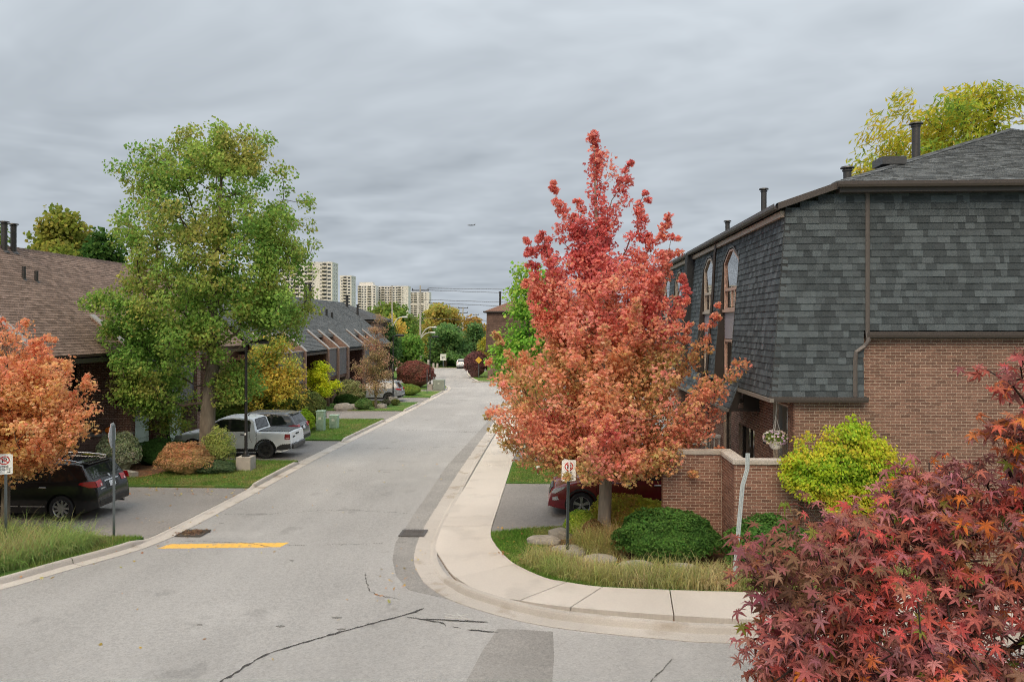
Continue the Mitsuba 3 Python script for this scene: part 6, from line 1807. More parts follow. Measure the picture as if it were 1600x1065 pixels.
def suv(name, label, cat, at, heading, paint, paint_mat='gloss', dims=(4.66, 1.80, 1.66), rear_len=0.50, lens='wrap', cladding=False, rails=CHROME, rim=CHROME, spokes=7, rim_mat='metal', wheel=0.35, belt=1.04, group=None, front_detail=False, plate_dark=False, sill=None, twin=False, quarter='big', glass_rear=True):
    L, W, H = dims
    k = thing(name, label, cat, group)
    r = rear_len
    top = [(0, 0.60), (0.015, 0.72), (0.05, 0.90), (0.11, 1.05), (0.16, 1.12), (r - 0.06, H - 0.17), (r, H - 0.09), (r + 0.25, H - 0.045), (r + 1.0, H), (L * 0.50, H - 0.025), (L * 0.565, H - 0.09), (L * 0.60, H - 0.18), (L * 0.735, belt + 0.10), (L * 0.77, belt + 0.045), (L * 0.90, belt - 0.075), (L - 0.20, belt - 0.20), (L - 0.09, belt - 0.32), (L - 0.02, 0.52), (L, 0.40)]
    bl = [(0, belt + 0.06), (0.6, belt + 0.05), (L * 0.45, belt), (L * 0.75, belt - 0.05), (L, belt - 0.12)]
    ax = (0.215 * L, 0.215 * L + 0.578 * L)
    c = Car(k, np.array(at, float), heading, top, bl, L, W, ax, wheel)
    c.body(paint_mat, paint)
    c.wheels(rim, spokes, rim_mat, twin=twin)
    b = belt
    zr = H - 0.17
    # side glass: quarter, rear door, front door, each with a dark frame
    q0, d0, d1, f1 = 0.20 * L, 0.285 * L, 0.465 * L, 0.70 * L
    band_ = sg.Polygon([(0.125 * L, b + 0.11), (q0, b + 0.055), (d1, b + 0.025), (f1, b + 0.02), (0.672 * L, b + 0.10), (0.60 * L, zr - 0.045), (0.56 * L, zr + 0.01), (0.42 * L, zr + 0.045), (0.26 * L, zr + 0.02), (0.185 * L, zr - 0.05)])
    c.side('window_frame', band_.buffer(0.018), 'satin', BLACK_TRIM, off=0.003)
    for a, e in ((0.1 * L, d0 - 0.05), (d0 + 0.03, d1 - 0.035), (d1 + 0.035, 0.72 * L)):
        w = band_.intersection(sg.Polygon([(a, 0), (e, 0), (e + (0.03 if e < d1 else 0), 3), (a + 0.04, 3)]))
        if w.geom_type == 'Polygon' and w.area > 0.01:
            c.side('side_window', w, 'carglass', off=0.007)
    # rear and front screens
    s0, s1 = c.s_at(1.17), c.s_at(H - 0.20)
    yw, yn = 0.66 * W / 2 * 1.18, 0.56 * W / 2 * 1.16
    c.over('rear_window', [(-yw, s0), (yw, s0), (yn, s1), (-yn, s1)], 'carglass')
    c.over('rear_frame', sg.Polygon([(-yw, s0), (yw, s0), (yn, s1), (-yn, s1)]).buffer(0.03).difference(sg.Polygon([(-yw, s0), (yw, s0), (yn, s1), (-yn, s1)]).buffer(-0.005)), 'satin', BLACK_TRIM, off=0.004)
    f0, f1_ = c.s_at(H - 0.12, 'front'), c.s_at(b + 0.075, 'front')
    c.over('windshield', [(-yn * 1.12, f0), (yn * 1.12, f0), (yw * 1.16, f1_), (-yw * 1.16, f1_)], 'carglass')
    # spoiler over the rear window, wiper, badge strip, plate
    c.block('spoiler', r - 0.14, r + 0.12, -yn * 1.12, yn * 1.12, H - 0.125, H - 0.085, paint_mat, paint, r=0.015)
    c.over('wiper', sg.LineString([(-0.05, s0 + 0.02), (0.32, s0 + 0.10)]).buffer(0.010), 'satin', (0.01, 0.01, 0.01), off=0.02)
    sp = c.s_at(0.92)
    c.over('license_plate', [(-0.15, sp - 0.075), (0.15, sp - 0.075), (0.15, sp + 0.075), (-0.15, sp + 0.075)], 'satin', PLATE_C, off=0.014)
    c.over('plate_recess', sg.box(-0.30, sp - 0.11, 0.30, sp + 0.12).difference(sg.box(-0.16, sp - 0.085, 0.16, sp + 0.085)), 'satin', BLACK_TRIM, off=0.007)
    c.over('garnish', [(-0.34, sp + 0.10), (0.34, sp + 0.10), (0.34, sp + 0.135), (-0.34, sp + 0.135)], 'metal', CHROME, off=0.014)
    # lower bumper
    bs = c.s_at(0.66)
    low = sg.Polygon([(0.0, 0.40), (0.24 * L / 2, 0.34), (0.17 * L - 0.28, 0.36), (0.17 * L - 0.30, 0.50), (0.0, 0.56)])
    c.side('bumper', low, 'satin', BLACK_TRIM, off=0.006)
    c.block('bumper', -0.012, 0.06, -W * 0.40, W * 0.40, 0.42, 0.585, 'satin', BLACK_TRIM, r=0.025)
    # tail lamps wrap the rear corners
    lamp = {'wrap': [(0.015, 0.93), (0.20, 0.93), (0.50, 1.02), (0.46, 1.07), (0.20, 1.10), (0.075, 1.10)], 'slim': [(0.03, 0.98), (0.34, 1.0), (0.50, 1.06), (0.26, 1.10), (0.10, 1.09)], 'tall': [(0.03, 0.92), (0.24, 0.95), (0.30, 1.02), (0.26, 1.10), (0.09, 1.10)]}[lens]
    t1 = c.s_at(1.10)
    t0 = c.s_at(0.94)
    for sgn in (1, -1):
        tl = c.side('taillight', lamp, 'gloss', LENS_RED, off=0.018, both=sgn, size=0.05)[0]
        a, e = sorted((sgn * 0.52 * W / 2, sgn * 0.80 * W / 2))
        c.over('inner_lens', sg.Polygon([(a, t0), (e, t0), (e, t1), (a, t1)]), 'gloss', LENS_RED, off=0.014, parent=tl, size=0.06)
        c.over('clear_lens', sg.Polygon([(a + 0.03, t0 + 0.01), (a + 0.10, t0 + 0.01), (a + 0.10, t0 + 0.07), (a + 0.03, t0 + 0.07)]), 'gloss', (0.6, 0.45, 0.42), off=0.020, parent=tl, size=0.06)
    # doors, handles, mirrors, rails
    zl = 0.36
    c.seam([(d0 - 0.03, b + 0.04), (d0 - 0.06, 0.75), (ax[0] + wheel * 1.0, 0.60)])
    c.seam([(d1, b + 0.02), (d1 - 0.01, zl)])
    c.seam([(0.705 * L, b - 0.01), (0.70 * L, 0.75), (0.66 * L, zl)])
    c.seam([(ax[0] + wheel * 1.15, zl), (0.66 * L, zl)])
    for hx in (d0 + 0.08, d1 + 0.10):
        for sgn in (1, -1):
            y = float(c.half(hx, b - 0.12))
            c.block('door_handle', hx, hx + 0.20, *(sorted((sgn * (y - 0.01), sgn * (y + 0.035)))), b - 0.135, b - 0.10, paint_mat if rails is not CHROME else 'metal', paint if rails is not CHROME else CHROME, r=0.012)
    for sgn in (1, -1):
        y = float(c.half(0.685 * L, b + 0.05))
        c.block('mirror', 0.675 * L, 0.675 * L + 0.16, *(sorted((sgn * (y + 0.02), sgn * (y + 0.24)))), b + 0.02, b + 0.19, paint_mat, paint, r=0.05)
        if rails is not None:
            xs = np.linspace(r + 0.12, 0.54 * L, 10)
            yy = np.array([float(c.half(x, c.zt(x) - 0.12)) - 0.10 for x in xs])
            zz = np.array([float(c.zt(x)) for x in xs]) + 0.045 * np.sin(np.linspace(0.12, math.pi - 0.12, 10)) ** 0.3 - c.crown * 0.6
            v, f = tube(np.column_stack([xs, sgn * yy, zz]), 0.018, 8)
            c.add('roof_rail', v, f, 'metal', rails, smooth=40)
    if cladding:
        c.arches(BLACK_TRIM)
        c.side('sill_trim', sg.box(ax[0] + wheel * 1.16, c.z0 + 0.03, ax[1] - wheel * 1.16, c.z0 + 0.16), 'satin', BLACK_TRIM, off=0.009)
    if sill is not None:
        for a, e in ((ax[0] + wheel * 1.25, d1 - 0.03), (d1 + 0.03, 0.66 * L)):
            c.side('sill_strip', sg.box(a, 0.40, e, 0.425), 'metal', sill, off=0.012)
    # nose
    n0 = c.s_at(b - 0.20, 'front')
    n1 = c.s_at(0.55, 'front')
    for sgn in (1, -1):
        hl = c.side('headlight', [(L - 0.50, b - 0.16), (L - 0.16, b - 0.235), (L - 0.085, b - 0.36), (L - 0.20, b - 0.36), (L - 0.42, b - 0.235)], 'gloss', (0.42, 0.44, 0.45), off=0.016, both=sgn, size=0.05)[0]
        c.side('fog_lamp', [(L - 0.30, 0.50), (L - 0.12, 0.48), (L - 0.12, 0.57), (L - 0.26, 0.60)], 'gloss', (0.4, 0.4, 0.4), off=0.012, both=sgn, size=0.05)
    g0, g1 = c.s_at(b - 0.24, 'front'), c.s_at(0.56, 'front')
    gk = c.over('grille', sg.Polygon([(-0.46, g0), (0.46, g0), (0.38, g1), (-0.38, g1)]), 'satin', BLACK_TRIM, off=0.012)
    for i in range(3):
        t = g0 + (g1 - g0) * (0.2 + 0.28 * i)
        c.over('bar', sg.box(-0.42 + 0.02 * i, t - 0.012, 0.42 - 0.02 * i, t + 0.012), 'metal', CHROME, off=0.022, parent=gk)
    c.block('lower_bumper', L - 0.12, L - 0.01, -W * 0.34, W * 0.34, 0.27, 0.40, 'satin', BLACK_TRIM, r=0.03)
    c.over('bonnet_seam', sg.LineString([(-W * 0.40, c.s_at(b - 0.02, 'front')), (-W * 0.36, n0 - 0.02), (W * 0.36, n0 - 0.02), (W * 0.40, c.s_at(b - 0.02, 'front'))]).buffer(0.006), 'satin', (0.006, 0.006, 0.006), off=0.004)
    return c


# black SUV on the first driveway, tail to the road
y = 21.90
c = suv('parked_car', 'black SUV parked tail to the road on the first left driveway', 'car', (-12.38, y, float(zg(y)) + 0.045), math.pi, (0.008, 0.008, 0.009), dims=(4.66, 1.80, 1.64), rails=CHROME, rim=(0.55, 0.56, 0.57), spokes=9, sill=(0.55, 0.55, 0.56), wheel=0.353, lens='wrap')
c.over('badge', sg.Point(0, c.s_at(1.135)).buffer(0.045), 'metal', CHROME, off=0.016)
c.over('lettering', sg.box(0.40, c.s_at(0.86), 0.62, c.s_at(0.86) + 0.03), 'metal', CHROME, off=0.014)
v, f = tube([(-0.02, -0.5, 0.33), (0.25, -0.5, 0.34)], 0.03, 10)
c.add('exhaust', v, f, 'metal', (0.3, 0.3, 0.3))
# grey SUV behind the pickup
y = 36.4
c = suv('parked_car', 'grey SUV parked just behind the white pickup', 'car', (-11.45, y, float(zg(y)) + 0.045), math.pi, lin('#8b8f95') * 0.42, dims=(4.60, 1.85, 1.68), rails=None, rim=(0.4, 0.4, 0.41), spokes=10, lens='slim', cladding=True, wheel=0.35)
# pale grey SUV further down
y = 63.45
c = suv('parked_car', 'pale grey SUV on the fourth driveway beside the crab apple', 'car', (-11.95, y, float(zg(y)) + 0.045), math.pi, lin('#9aa1ab') * 0.62, dims=(4.60, 1.85, 1.70), rails=(0.25, 0.25, 0.26), rim=(0.03, 0.03, 0.03), spokes=5, lens='slim', cladding=True, wheel=0.36, rim_mat='satin')
# dark red SUV, nose to the road, and its neighbours on the right
y = 23.0
c = suv('parked_car', 'dark red SUV parked nose to the road behind the red maple', 'car', (4.38, y, float(zg(y)) + 0.075), math.pi, (0.15, 0.013, 0.020), dims=(4.48, 1.85, 1.66), rails=CHROME, rim=(0.6, 0.6, 0.61), spokes=5, twin=True, lens='tall', cladding=True, wheel=0.355)
y = 25.6
c = suv('parked_car', 'black SUV mostly hidden behind the dark red one', 'car', (4.85, y, float(zg(y)) + 0.075), math.pi, (0.012, 0.012, 0.013), dims=(4.60, 1.85, 1.70), rails=None, rim=(0.35, 0.35, 0.36), spokes=7, lens='tall', wheel=0.36)
y = 34.2
c = suv('parked_car', 'silver blue car on the second right driveway, glimpsed under the red leaves', 'car', (5.2, y, float(zg(y)) + 0.075), math.pi, lin('#a9b8c4') * 0.75, dims=(4.6, 1.8, 1.55), rails=None, rim=(0.45, 0.45, 0.46), spokes=7, lens='tall', wheel=0.34)
y = 137.4
c = suv('parked_car', 'small white car far away at the end of the road', 'car', (-15.7, y, float(zg(y)) + 0.02), math.pi * 0.5, lin('#e3e6ea') * 0.85, dims=(4.5, 1.8, 1.6), rails=None, rim=(0.4, 0.4, 0.4), spokes=5, lens='tall', wheel=0.34)


def pickup(at, heading):
    k = thing('pickup_truck', 'white crew cab pickup truck with a covered bed on the left driveway', 'pickup truck')
    L, W, H = 5.07, 1.84, 1.74
    top = [(0, 0.62), (0.012, 0.80), (0.03, 1.06), (0.05, 1.12), (0.10, 1.135), (1.44, 1.15), (1.50, 1.20), (1.62, 1.60), (1.70, 1.66), (2.0, 1.72), (2.5, H), (2.95, 1.71), (3.12, 1.65), (3.28, 1.55), (3.78, 1.18), (3.92, 1.13), (4.5, 1.07), (4.85, 0.98), (5.0, 0.80), (5.05, 0.55), (L, 0.42)]
    bl = [(0, 1.12), (1.5, 1.12), (L * 0.5, 1.10), (L, 1.05)]
    PW = lin('#e4e7ea') * 0.86
    c = Car(k, np.array(at, float), heading, top, bl, L, W, (1.07, 4.15), 0.365, z0=0.26, tumble=0.22, tail=0.95, nose=0.90, crown=0.02)
    c.body('gloss', PW)
    c.wheels((0.02, 0.02, 0.021), 6, 'satin', rim_k=0.62, twin=True)
    # bed cover and its black rim
    a, b = c.s_at(1.133), float(np.interp(1.40, c.top[:, 0], c.arc))
    c.over('bed_cover', sg.box(-0.70, a + 0.05, 0.70, b), 'satin', lin('#6f7377') * 0.45, off=0.02)
    c.over('bed_rail', sg.box(-0.80, a, 0.80, b + 0.02).difference(sg.box(-0.70, a + 0.05, 0.70, b)), 'satin', BLACK_TRIM, off=0.016)
    c.over('cover_fold', unary_union([sg.box(-0.70, a + 0.05 + (b - a) * t, 0.70, a + 0.065 + (b - a) * t) for t in (0.33, 0.66)]), 'satin', (0.02, 0.02, 0.02), off=0.026)
    # rear screen of the cab with a black surround
    s0, s1 = float(np.interp(1.50, c.top[:, 0], c.arc)) + 0.03, float(np.interp(1.66, c.top[:, 0], c.arc)) - 0.05
    c.over('rear_window', [(-0.64, s0), (0.64, s0), (0.58, s1), (-0.58, s1)], 'carglass')
    c.over('rear_frame', sg.Polygon([(-0.64, s0), (0.64, s0), (0.58, s1), (-0.58, s1)]).buffer(0.04).difference(sg.Polygon([(-0.64, s0), (0.64, s0), (0.58, s1), (-0.58, s1)])), 'satin', BLACK_TRIM, off=0.008)
    for y in (-0.3, 0.3):
        c.block('headrest', 1.75, 1.85, y - 0.14, y + 0.14, 1.30, 1.50, 'matte', (0.05, 0.05, 0.05), r=0.04)
    band_ = sg.Polygon([(1.74, 1.16), (3.66, 1.13), (3.52, 1.24), (3.18, 1.50), (3.0, 1.58), (2.5, 1.62), (1.80, 1.57), (1.74, 1.50)])
    c.side('window_frame', band_.buffer(0.02), 'satin', BLACK_TRIM, off=0.003)
    for a_, e_ in ((1.72, 2.56), (2.64, 3.8)):
        c.side('side_window', band_.intersection(sg.box(a_ + 0.02, 0, e_, 3)), 'carglass', off=0.007)
    f0, f1 = c.s_at(1.64, 'front'), c.s_at(1.20, 'front')
    c.over('windshield', [(-0.62, f0), (0.62, f0), (0.74, f1), (-0.74, f1)], 'carglass')
    # tail lamps, tailgate, bumper
    for sgn in (1, -1):
        tl = c.side('taillight', [(0.03, 0.82), (0.23, 0.82), (0.25, 0.86), (0.25, 1.0), (0.22, 1.04), (0.03, 1.04)], 'gloss', (0.22, 0.014, 0.018), off=0.016, both=sgn, size=0.05)[0]
        c.side('clear_lens', [(0.06, 0.85), (0.20, 0.85), (0.20, 0.90), (0.06, 0.90)], 'gloss', (0.5, 0.35, 0.34), off=0.020, both=sgn, size=0.05, parent=tl)
        y = float(c.half(3.55, 1.2))
        c.block('mirror', 3.42, 3.60, *(sorted((sgn * (y + 0.02), sgn * (y + 0.26)))), 1.15, 1.36, 'satin', BLACK_TRIM, r=0.05)
        for hx in (1.90, 2.78):
            y = float(c.half(hx, 1.0))
            c.block('door_handle', hx, hx + 0.22, *(sorted((sgn * (y - 0.01), sgn * (y + 0.04)))), 0.985, 1.03, 'satin', BLACK_TRIM, r=0.014)
        c.side('headlight', [(4.62, 0.82), (4.97, 0.80), (4.93, 0.95), (4.62, 0.99)], 'gloss', (0.42, 0.44, 0.45), off=0.014, both=sgn, size=0.05)
    c.block('tailgate_handle', -0.02, 0.03, -0.16, 0.16, 0.96, 1.02, 'satin', BLACK_TRIM, r=0.012)
    c.block('badge', -0.012, 0.03, 0.34, 0.56, 0.86, 0.92, 'satin', (0.02, 0.02, 0.02), r=0.01)
    c.block('license_plate', -0.045, 0.0, -0.15, 0.15, 0.50, 0.64, 'satin', PLATE_C, r=0.006)
    c.block('bumper', -0.10, 0.10, -0.80, 0.80, 0.42, 0.62, 'satin', (0.03, 0.03, 0.032), r=0.04)
    c.side('bumper', [(0.0, 0.42), (0.42, 0.36), (0.60, 0.38), (0.58, 0.50), (0.36, 0.62), (0.0, 0.64)], 'satin', (0.03, 0.03, 0.032), off=0.012)
    c.arches(BLACK_TRIM, 0.05)
    c.side('sill_trim', sg.box(1.50, 0.28, 3.72, 0.42), 'satin', BLACK_TRIM, off=0.010)
    c.seam([(1.46, 1.14), (1.45, 0.62)], 0.02, 'cab_gap')
    c.seam([(2.60, 1.12), (2.59, 0.44)])
    c.seam([(3.70, 1.10), (3.66, 0.80), (3.55, 0.44)])
    c.seam([(1.74, 1.12), (1.72, 0.85), (1.62, 0.66)])
    g0, g1 = c.s_at(0.93, 'front'), c.s_at(0.55, 'front')
    c.over('grille', [(-0.62, g0), (0.62, g0), (0.58, g1), (-0.58, g1)], 'satin', BLACK_TRIM, off=0.014)
    v, f = tube([(2.05, 0.2, H - 0.01), (2.03, 0.2, H + 0.05), (1.98, 0.2, H + 0.055)], [0.035, 0.02, 0.008], 8)
    c.add('antenna', v, f, 'satin', BLACK_TRIM)
    return c


y = 33.45
pickup((-10.86, y, float(zg(y)) + 0.045), math.pi)

# ------------------------------------------------------------------ street furniture
GALV = lin('#9aa3a8') * 0.75


def lamp_post(label, x, y, head_z, group='black street lamps along the left side', shade=None):
    k = thing('street_lamp', label, 'street lamp', None)
    z = float(zg(y)) + 0.10
    fp = prism(sg.box(-0.26, -0.26, 0.26, 0.26).buffer(0.02), 0.72, at=-0.2)
    add('base', move(fp, (x, y, z)), 'concrete', k)
    prof = [(0.15, 0.52), (0.15, 0.56), (0.10, 0.60), (0.095, 0.66), (0.075, 0.70), (0.062, 0.74), (0.048, head_z - z - 0.05), (0.055, head_z - z - 0.05), (0.055, head_z - z + 0.03), (0, head_z - z + 0.03)]
    add('pole', move(lathe(prof, 16), (x, y, z)), 'satin', k, (0.012, 0.012, 0.013), smooth=35)
    add('plate', box(x - 0.03, x + 0.03, y - 0.068, y - 0.058, z + 1.32, z + 1.40), 'satin', k, (0.6, 0.6, 0.6))
    add('arm', tube([(x + 0.02, y, head_z - 0.02), (x + 0.22, y, head_z + 0.02)], 0.03, 8), 'satin', k, (0.012, 0.012, 0.013))
    hd = m3.Manifold.batch_hull([m3.Manifold.cylinder(0.03, r, r, 20).scale([1.35, 0.8, 1]).translate([x + 0.52, y, head_z + zz]) for r, zz in ((0.24, -0.04), (0.27, 0.02), (0.15, 0.10))]).to_mesh()
    h = add('lamp_head', (hd.vert_properties[:, :3], hd.tri_verts), 'satin', k, (0.014, 0.014, 0.015), smooth=30)
    add('lens', box(x + 0.34, x + 0.70, y - 0.12, y + 0.12, head_z - 0.055, head_z - 0.041), 'satin', h, (0.5, 0.5, 0.46))


lamp_post('black street lamp on a concrete base, nearest on the left lawn', -11.48, 29.30, 4.42)
lamp_post('black street lamp by the crab apple, second along the left side', -12.2, 60.6, 4.33)
lamp_post('black street lamp by the dark red bush, farthest along the left side', -12.05, 78.2, 4.02)


def text_on(parent, s, h, origin, ux, up, mat, col, centre=True, bold=True, name='lettering'):
    m = meshkit.text_mesh(s, h, 0.002, bold)
    v = np.array(m.vertices)
    if centre:
        v[:, 0] -= (v[:, 0].min() + v[:, 0].max()) / 2
    ux, up = np.array(ux, float), np.array(up, float)
    n = np.cross(ux, up)
    return add(name, (np.array(origin, float) + v[:, :1] * ux + v[:, 1:2] * up + v[:, 2:] * n, np.array(m.faces)), mat, parent, col)


def fire_route(label, x, y, z0, top, yaw, lean, second):
    """A post with two plates back to back at an angle: no parking, FIRE ROUTE."""
    k = thing('no_parking_sign', label, 'sign')
    tp = np.array([x + lean * (top - z0), y, top])
    bt = np.array([x, y, z0 - 0.3])
    add('post', join([tube([bt + [-0.022, 0, 0], tp + [-0.022, 0, 0]], 0.014, 4), tube([bt + [0.022, 0, 0], tp + [0.022, 0, 0]], 0.014, 4), tube([bt + [0, 0.012, 0], tp + [0, 0.012, 0]], 0.022, 4)]), 'metal', k, GALV * 0.8)
    for i, a in enumerate([yaw] + ([second] if second is not None else [])):
        ux = np.array([math.cos(a), math.sin(a), 0.0])
        up = unit(np.array([lean, 0, 1.0]))
        n = np.cross(ux, up)
        o = tp + n * (0.03 if i == 0 else 0.02) + (0 if i == 0 else -ux * 0.05)
        W, H = 0.32, 0.47
        pl = sg.box(-W / 2, -H, W / 2, 0).buffer(-0.03).buffer(0.03)
        v, f = prism(pl, 0.004)
        P = lambda q: o + q[:, :1] * ux + q[:, 1:2] * up + q[:, 2:] * n  # noqa: E731
        pk = add('plate', (P(v), f), 'satin', k, lin('#eceff0') * 0.82)
        ring = sg.Point(0, -0.145).buffer(0.098, 24).difference(sg.Point(0, -0.145).buffer(0.076, 24))
        bar = sg.LineString([(-0.062, -0.083), (0.062, -0.207)]).buffer(0.011)
        v, f = prism(ring.union(bar).intersection(sg.Point(0, -0.145).buffer(0.098, 24)), 0.002, at=0.006)
        add('prohibition_ring', (P(v), f), 'satin', pk, lin('#c8312c') * 0.8)
        text_on(pk, 'P', 0.105, o + up * -0.198 + n * 0.0045, ux, up, 'satin', (0.02, 0.02, 0.02))
        text_on(pk, 'FIRE', 0.048, o + up * -0.315 + n * 0.0045, ux, up, 'satin', (0.02, 0.02, 0.02))
        text_on(pk, 'ROUTE', 0.048, o + up * -0.38 + n * 0.0045, ux, up, 'satin', (0.02, 0.02, 0.02))
        for sx in (-1, 1):
            ar = sg.Polygon([(sx * 0.12, -0.42), (sx * 0.085, -0.40), (sx * 0.085, -0.412), (sx * 0.045, -0.412), (sx * 0.045, -0.428), (sx * 0.085, -0.428), (sx * 0.085, -0.44)])
            v, f = prism(ar, 0.002, at=0.0045)
            add('arrow', (P(v), f), 'satin', pk, (0.02, 0.02, 0.02))


fire_route('white no parking fire route sign in the right corner bed', 0.34, 17.85, -0.2, 2.03, 0.12, 0.02, -1.15)
fire_route('white no parking fire route sign at the left edge of the picture', -12.72, 17.9, -0.2, 2.05, 0.28, 0.0, 0.95)

# leaning bare post
k = thing('bare_sign_post', 'bent galvanised sign post with no sign, leaning before the garden wall', 'post')
pts = np.array([(3.60, 15.95, -0.35), (3.66, 15.95, 0.5), (3.78, 15.95, 1.85), (3.87, 15.95, 2.18), (3.885, 15.95, 2.50)])
add('channel', join([tube(pts + [-0.03, 0, 0], 0.014, 4), tube(pts + [0.03, 0, 0], 0.014, 4), tube(pts + [0, 0.014, 0], 0.026, 4)]), 'satin', k, lin('#b4bec2') * 0.8)

# stop sign seen almost edge on from behind
k = thing('stop_sign', 'stop sign seen nearly edge on from behind, beside the black car', 'sign')
sx, sy = -10.95, 19.35
add('post', join([tube([(sx - 0.022, sy, -0.5), (sx - 0.022, sy, 2.55)], 0.014, 4), tube([(sx + 0.022, sy, -0.5), (sx + 0.022, sy, 2.55)], 0.014, 4), tube([(sx, sy + 0.012, -0.5), (sx, sy + 0.012, 2.55)], 0.022, 4)]), 'metal', k, GALV)
a = math.radians(29.5) + math.radians(76 + 180)
ux, n = np.array([math.cos(a), math.sin(a), 0]), np.array([math.sin(a), -math.cos(a), 0])
octo = sg.Polygon([(0.33 * math.cos(math.radians(22.5 + 45 * i)), 0.33 * math.sin(math.radians(22.5 + 45 * i))) for i in range(8)])
v, f = prism(octo, 0.006)
o = np.array([sx, sy, 2.30]) + n * 0.03
add('panel', (o + v[:, :1] * ux + v[:, 1:2] * np.array([0, 0, 1.0]) + v[:, 2:] * n, f), 'satin', k, lin('#aeb4b6') * 0.85)
v, f = prism(octo.buffer(-0.004), 0.003)
o2 = o + n * 0.0075
fk = add('face', (o2 + v[:, :1] * ux + v[:, 1:2] * np.array([0, 0, 1.0]) + v[:, 2:] * n, f), 'satin', k, lin('#b3261f') * 0.8)
text_on(fk, 'STOP', 0.20, o2 + n * 0.004 + [0, 0, -0.10], ux, (0, 0, 1), 'satin', (0.8, 0.8, 0.8))

# far signs
k = thing('yellow_sign', 'yellow diamond sign on a post on the far corner lawn', 'sign')
add('post', tube([(-9.3, 101.0, -1.8), (-9.3, 101.0, 1.05)], 0.06, 8), 'metal', k, GALV)
add('panel', prism(sg.Polygon([(-9.3, 0.35), (-8.85, 0.80), (-9.3, 1.25), (-9.75, 0.80)]), 0.02, 'xz', 100.92), 'satin', k, lin('#d9b23a') * 0.8)
k = thing('far_sign', 'white square sign on a post at the far end of the road', 'sign')
add('post', tube([(-19.2, 140, -2.4), (-19.2, 140, 0.0)], 0.09, 8), 'metal', k, GALV)
add('panel', box(-19.75, -18.65, 139.88, 139.91, -0.9, 0.25), 'satin', k, lin('#dfe3dc') * 0.8)
add('symbol', boxes([(-19.5, -18.9, 139.865, 139.878, -0.42, -0.26), (-19.35, -19.25, 139.865, 139.878, -0.62, -0.42)]), 'satin', k, (0.05, 0.05, 0.05))
k = thing('street_post', 'thin galvanised post beside the far utility box', 'post')
add('shaft', tube([(-11.45, 72.5, -1.3), (-11.45, 72.5, 1.15)], 0.035, 6), 'metal', k, GALV)
for i, (x, y, h) in enumerate([(-21.8, 139.6, 1.4), (-20.9, 139.6, 0.8), (-20.2, 139.6, 0.75)]):
    k = thing('concrete_bollard', ['tall pale concrete bollard at the far road end', 'low concrete bollard, middle of the three at the far end', 'low concrete bollard nearest the far white sign'][i], 'bollard')
    add('shaft', move(lathe([(0.2, 0), (0.2, h - 0.1), (0.12, h), (0, h)], 12), (x, y, float(zg(y)) + 0.1)), 'concrete', k, smooth=40)
    add('band', move(lathe([(0.205, h - 0.3), (0.205, h - 0.18)], 12), (x, y, float(zg(y)) + 0.1)), 'satin', k, (0.5, 0.5, 0.48))

# utility boxes
def utility_box(label, x, y, w, d, h, col):
    k = thing('utility_box', label, 'utility box')
    z = float(zg(y)) + 0.08
    add('cabinet', move(prism(sg.box(-w / 2, -d / 2, w / 2, d / 2).buffer(-0.03).buffer(0.03), h), (x, y, z)), 'satin', k, col)
    add('lid', move(prism(sg.box(-w / 2 - 0.02, -d / 2 - 0.02, w / 2 + 0.02, d / 2 + 0.02), 0.06), (x, y, z + h)), 'satin', k, col * 1.1)
    add('door', box(x - w / 2 + 0.05, x + w / 2 - 0.05, y - d / 2 - 0.012, y - d / 2 - 0.002, z + 0.08, z + h - 0.06), 'satin', k, col * 0.93)
    add('warning_label', box(x - 0.08, x + 0.08, y - d / 2 - 0.018, y - d / 2 - 0.013, z + h * 0.62, z + h * 0.62 + 0.12), 'satin', k, lin('#d8dccf') * 0.7)


PG = lin('#9db8a4') * 0.75
utility_box('taller pale green utility box, left of the pair', -12.42, 42.2, 0.42, 0.4, 1.05, PG)
utility_box('shorter pale green utility box, right of the pair', -12.0, 43.3, 0.46, 0.4, 0.72, PG * 1.05)
utility_box('grey green utility box far down by the side street', -11.1, 77.9, 1.1, 0.9, 0.95, lin('#9aa398') * 0.7)
utility_box('dark green utility pedestal behind the tree trunk on the right', -1.06, 32.5, 0.26, 0.3, 0.85, lin('#3f5a4a') * 0.6)

# garden light and shut-off marker on the right lawn strip
k = thing('garden_light', 'small white garden stake light on the right lawn strip', 'garden light')
add('stake', tube([(-0.55, 28.7, -0.6), (-0.5, 28.7, -0.12)], 0.012, 6), 'satin', k, (0.6, 0.6, 0.58))
add('shade', move(lathe([(0.02, 0), (0.075, 0.10), (0.075, 0.13), (0, 0.14)], 14), (-0.5, 28.7, -0.16)), 'satin', k, (0.72, 0.72, 0.66), smooth=40)
k = thing('garden_light', 'slim dark path light beside the tree trunk on the right', 'garden light')
add('stake', tube([(-0.38, 32.2, -0.6), (-0.38, 32.2, 0.05)], 0.014, 6), 'satin', k, (0.05, 0.05, 0.05))
add('shade', move(lathe([(0.02, 0), (0.05, 0.02), (0.05, 0.14), (0.075, 0.15), (0, 0.19)], 12), (-0.38, 32.2, 0.03)), 'satin', k, (0.3, 0.3, 0.3), smooth=40)

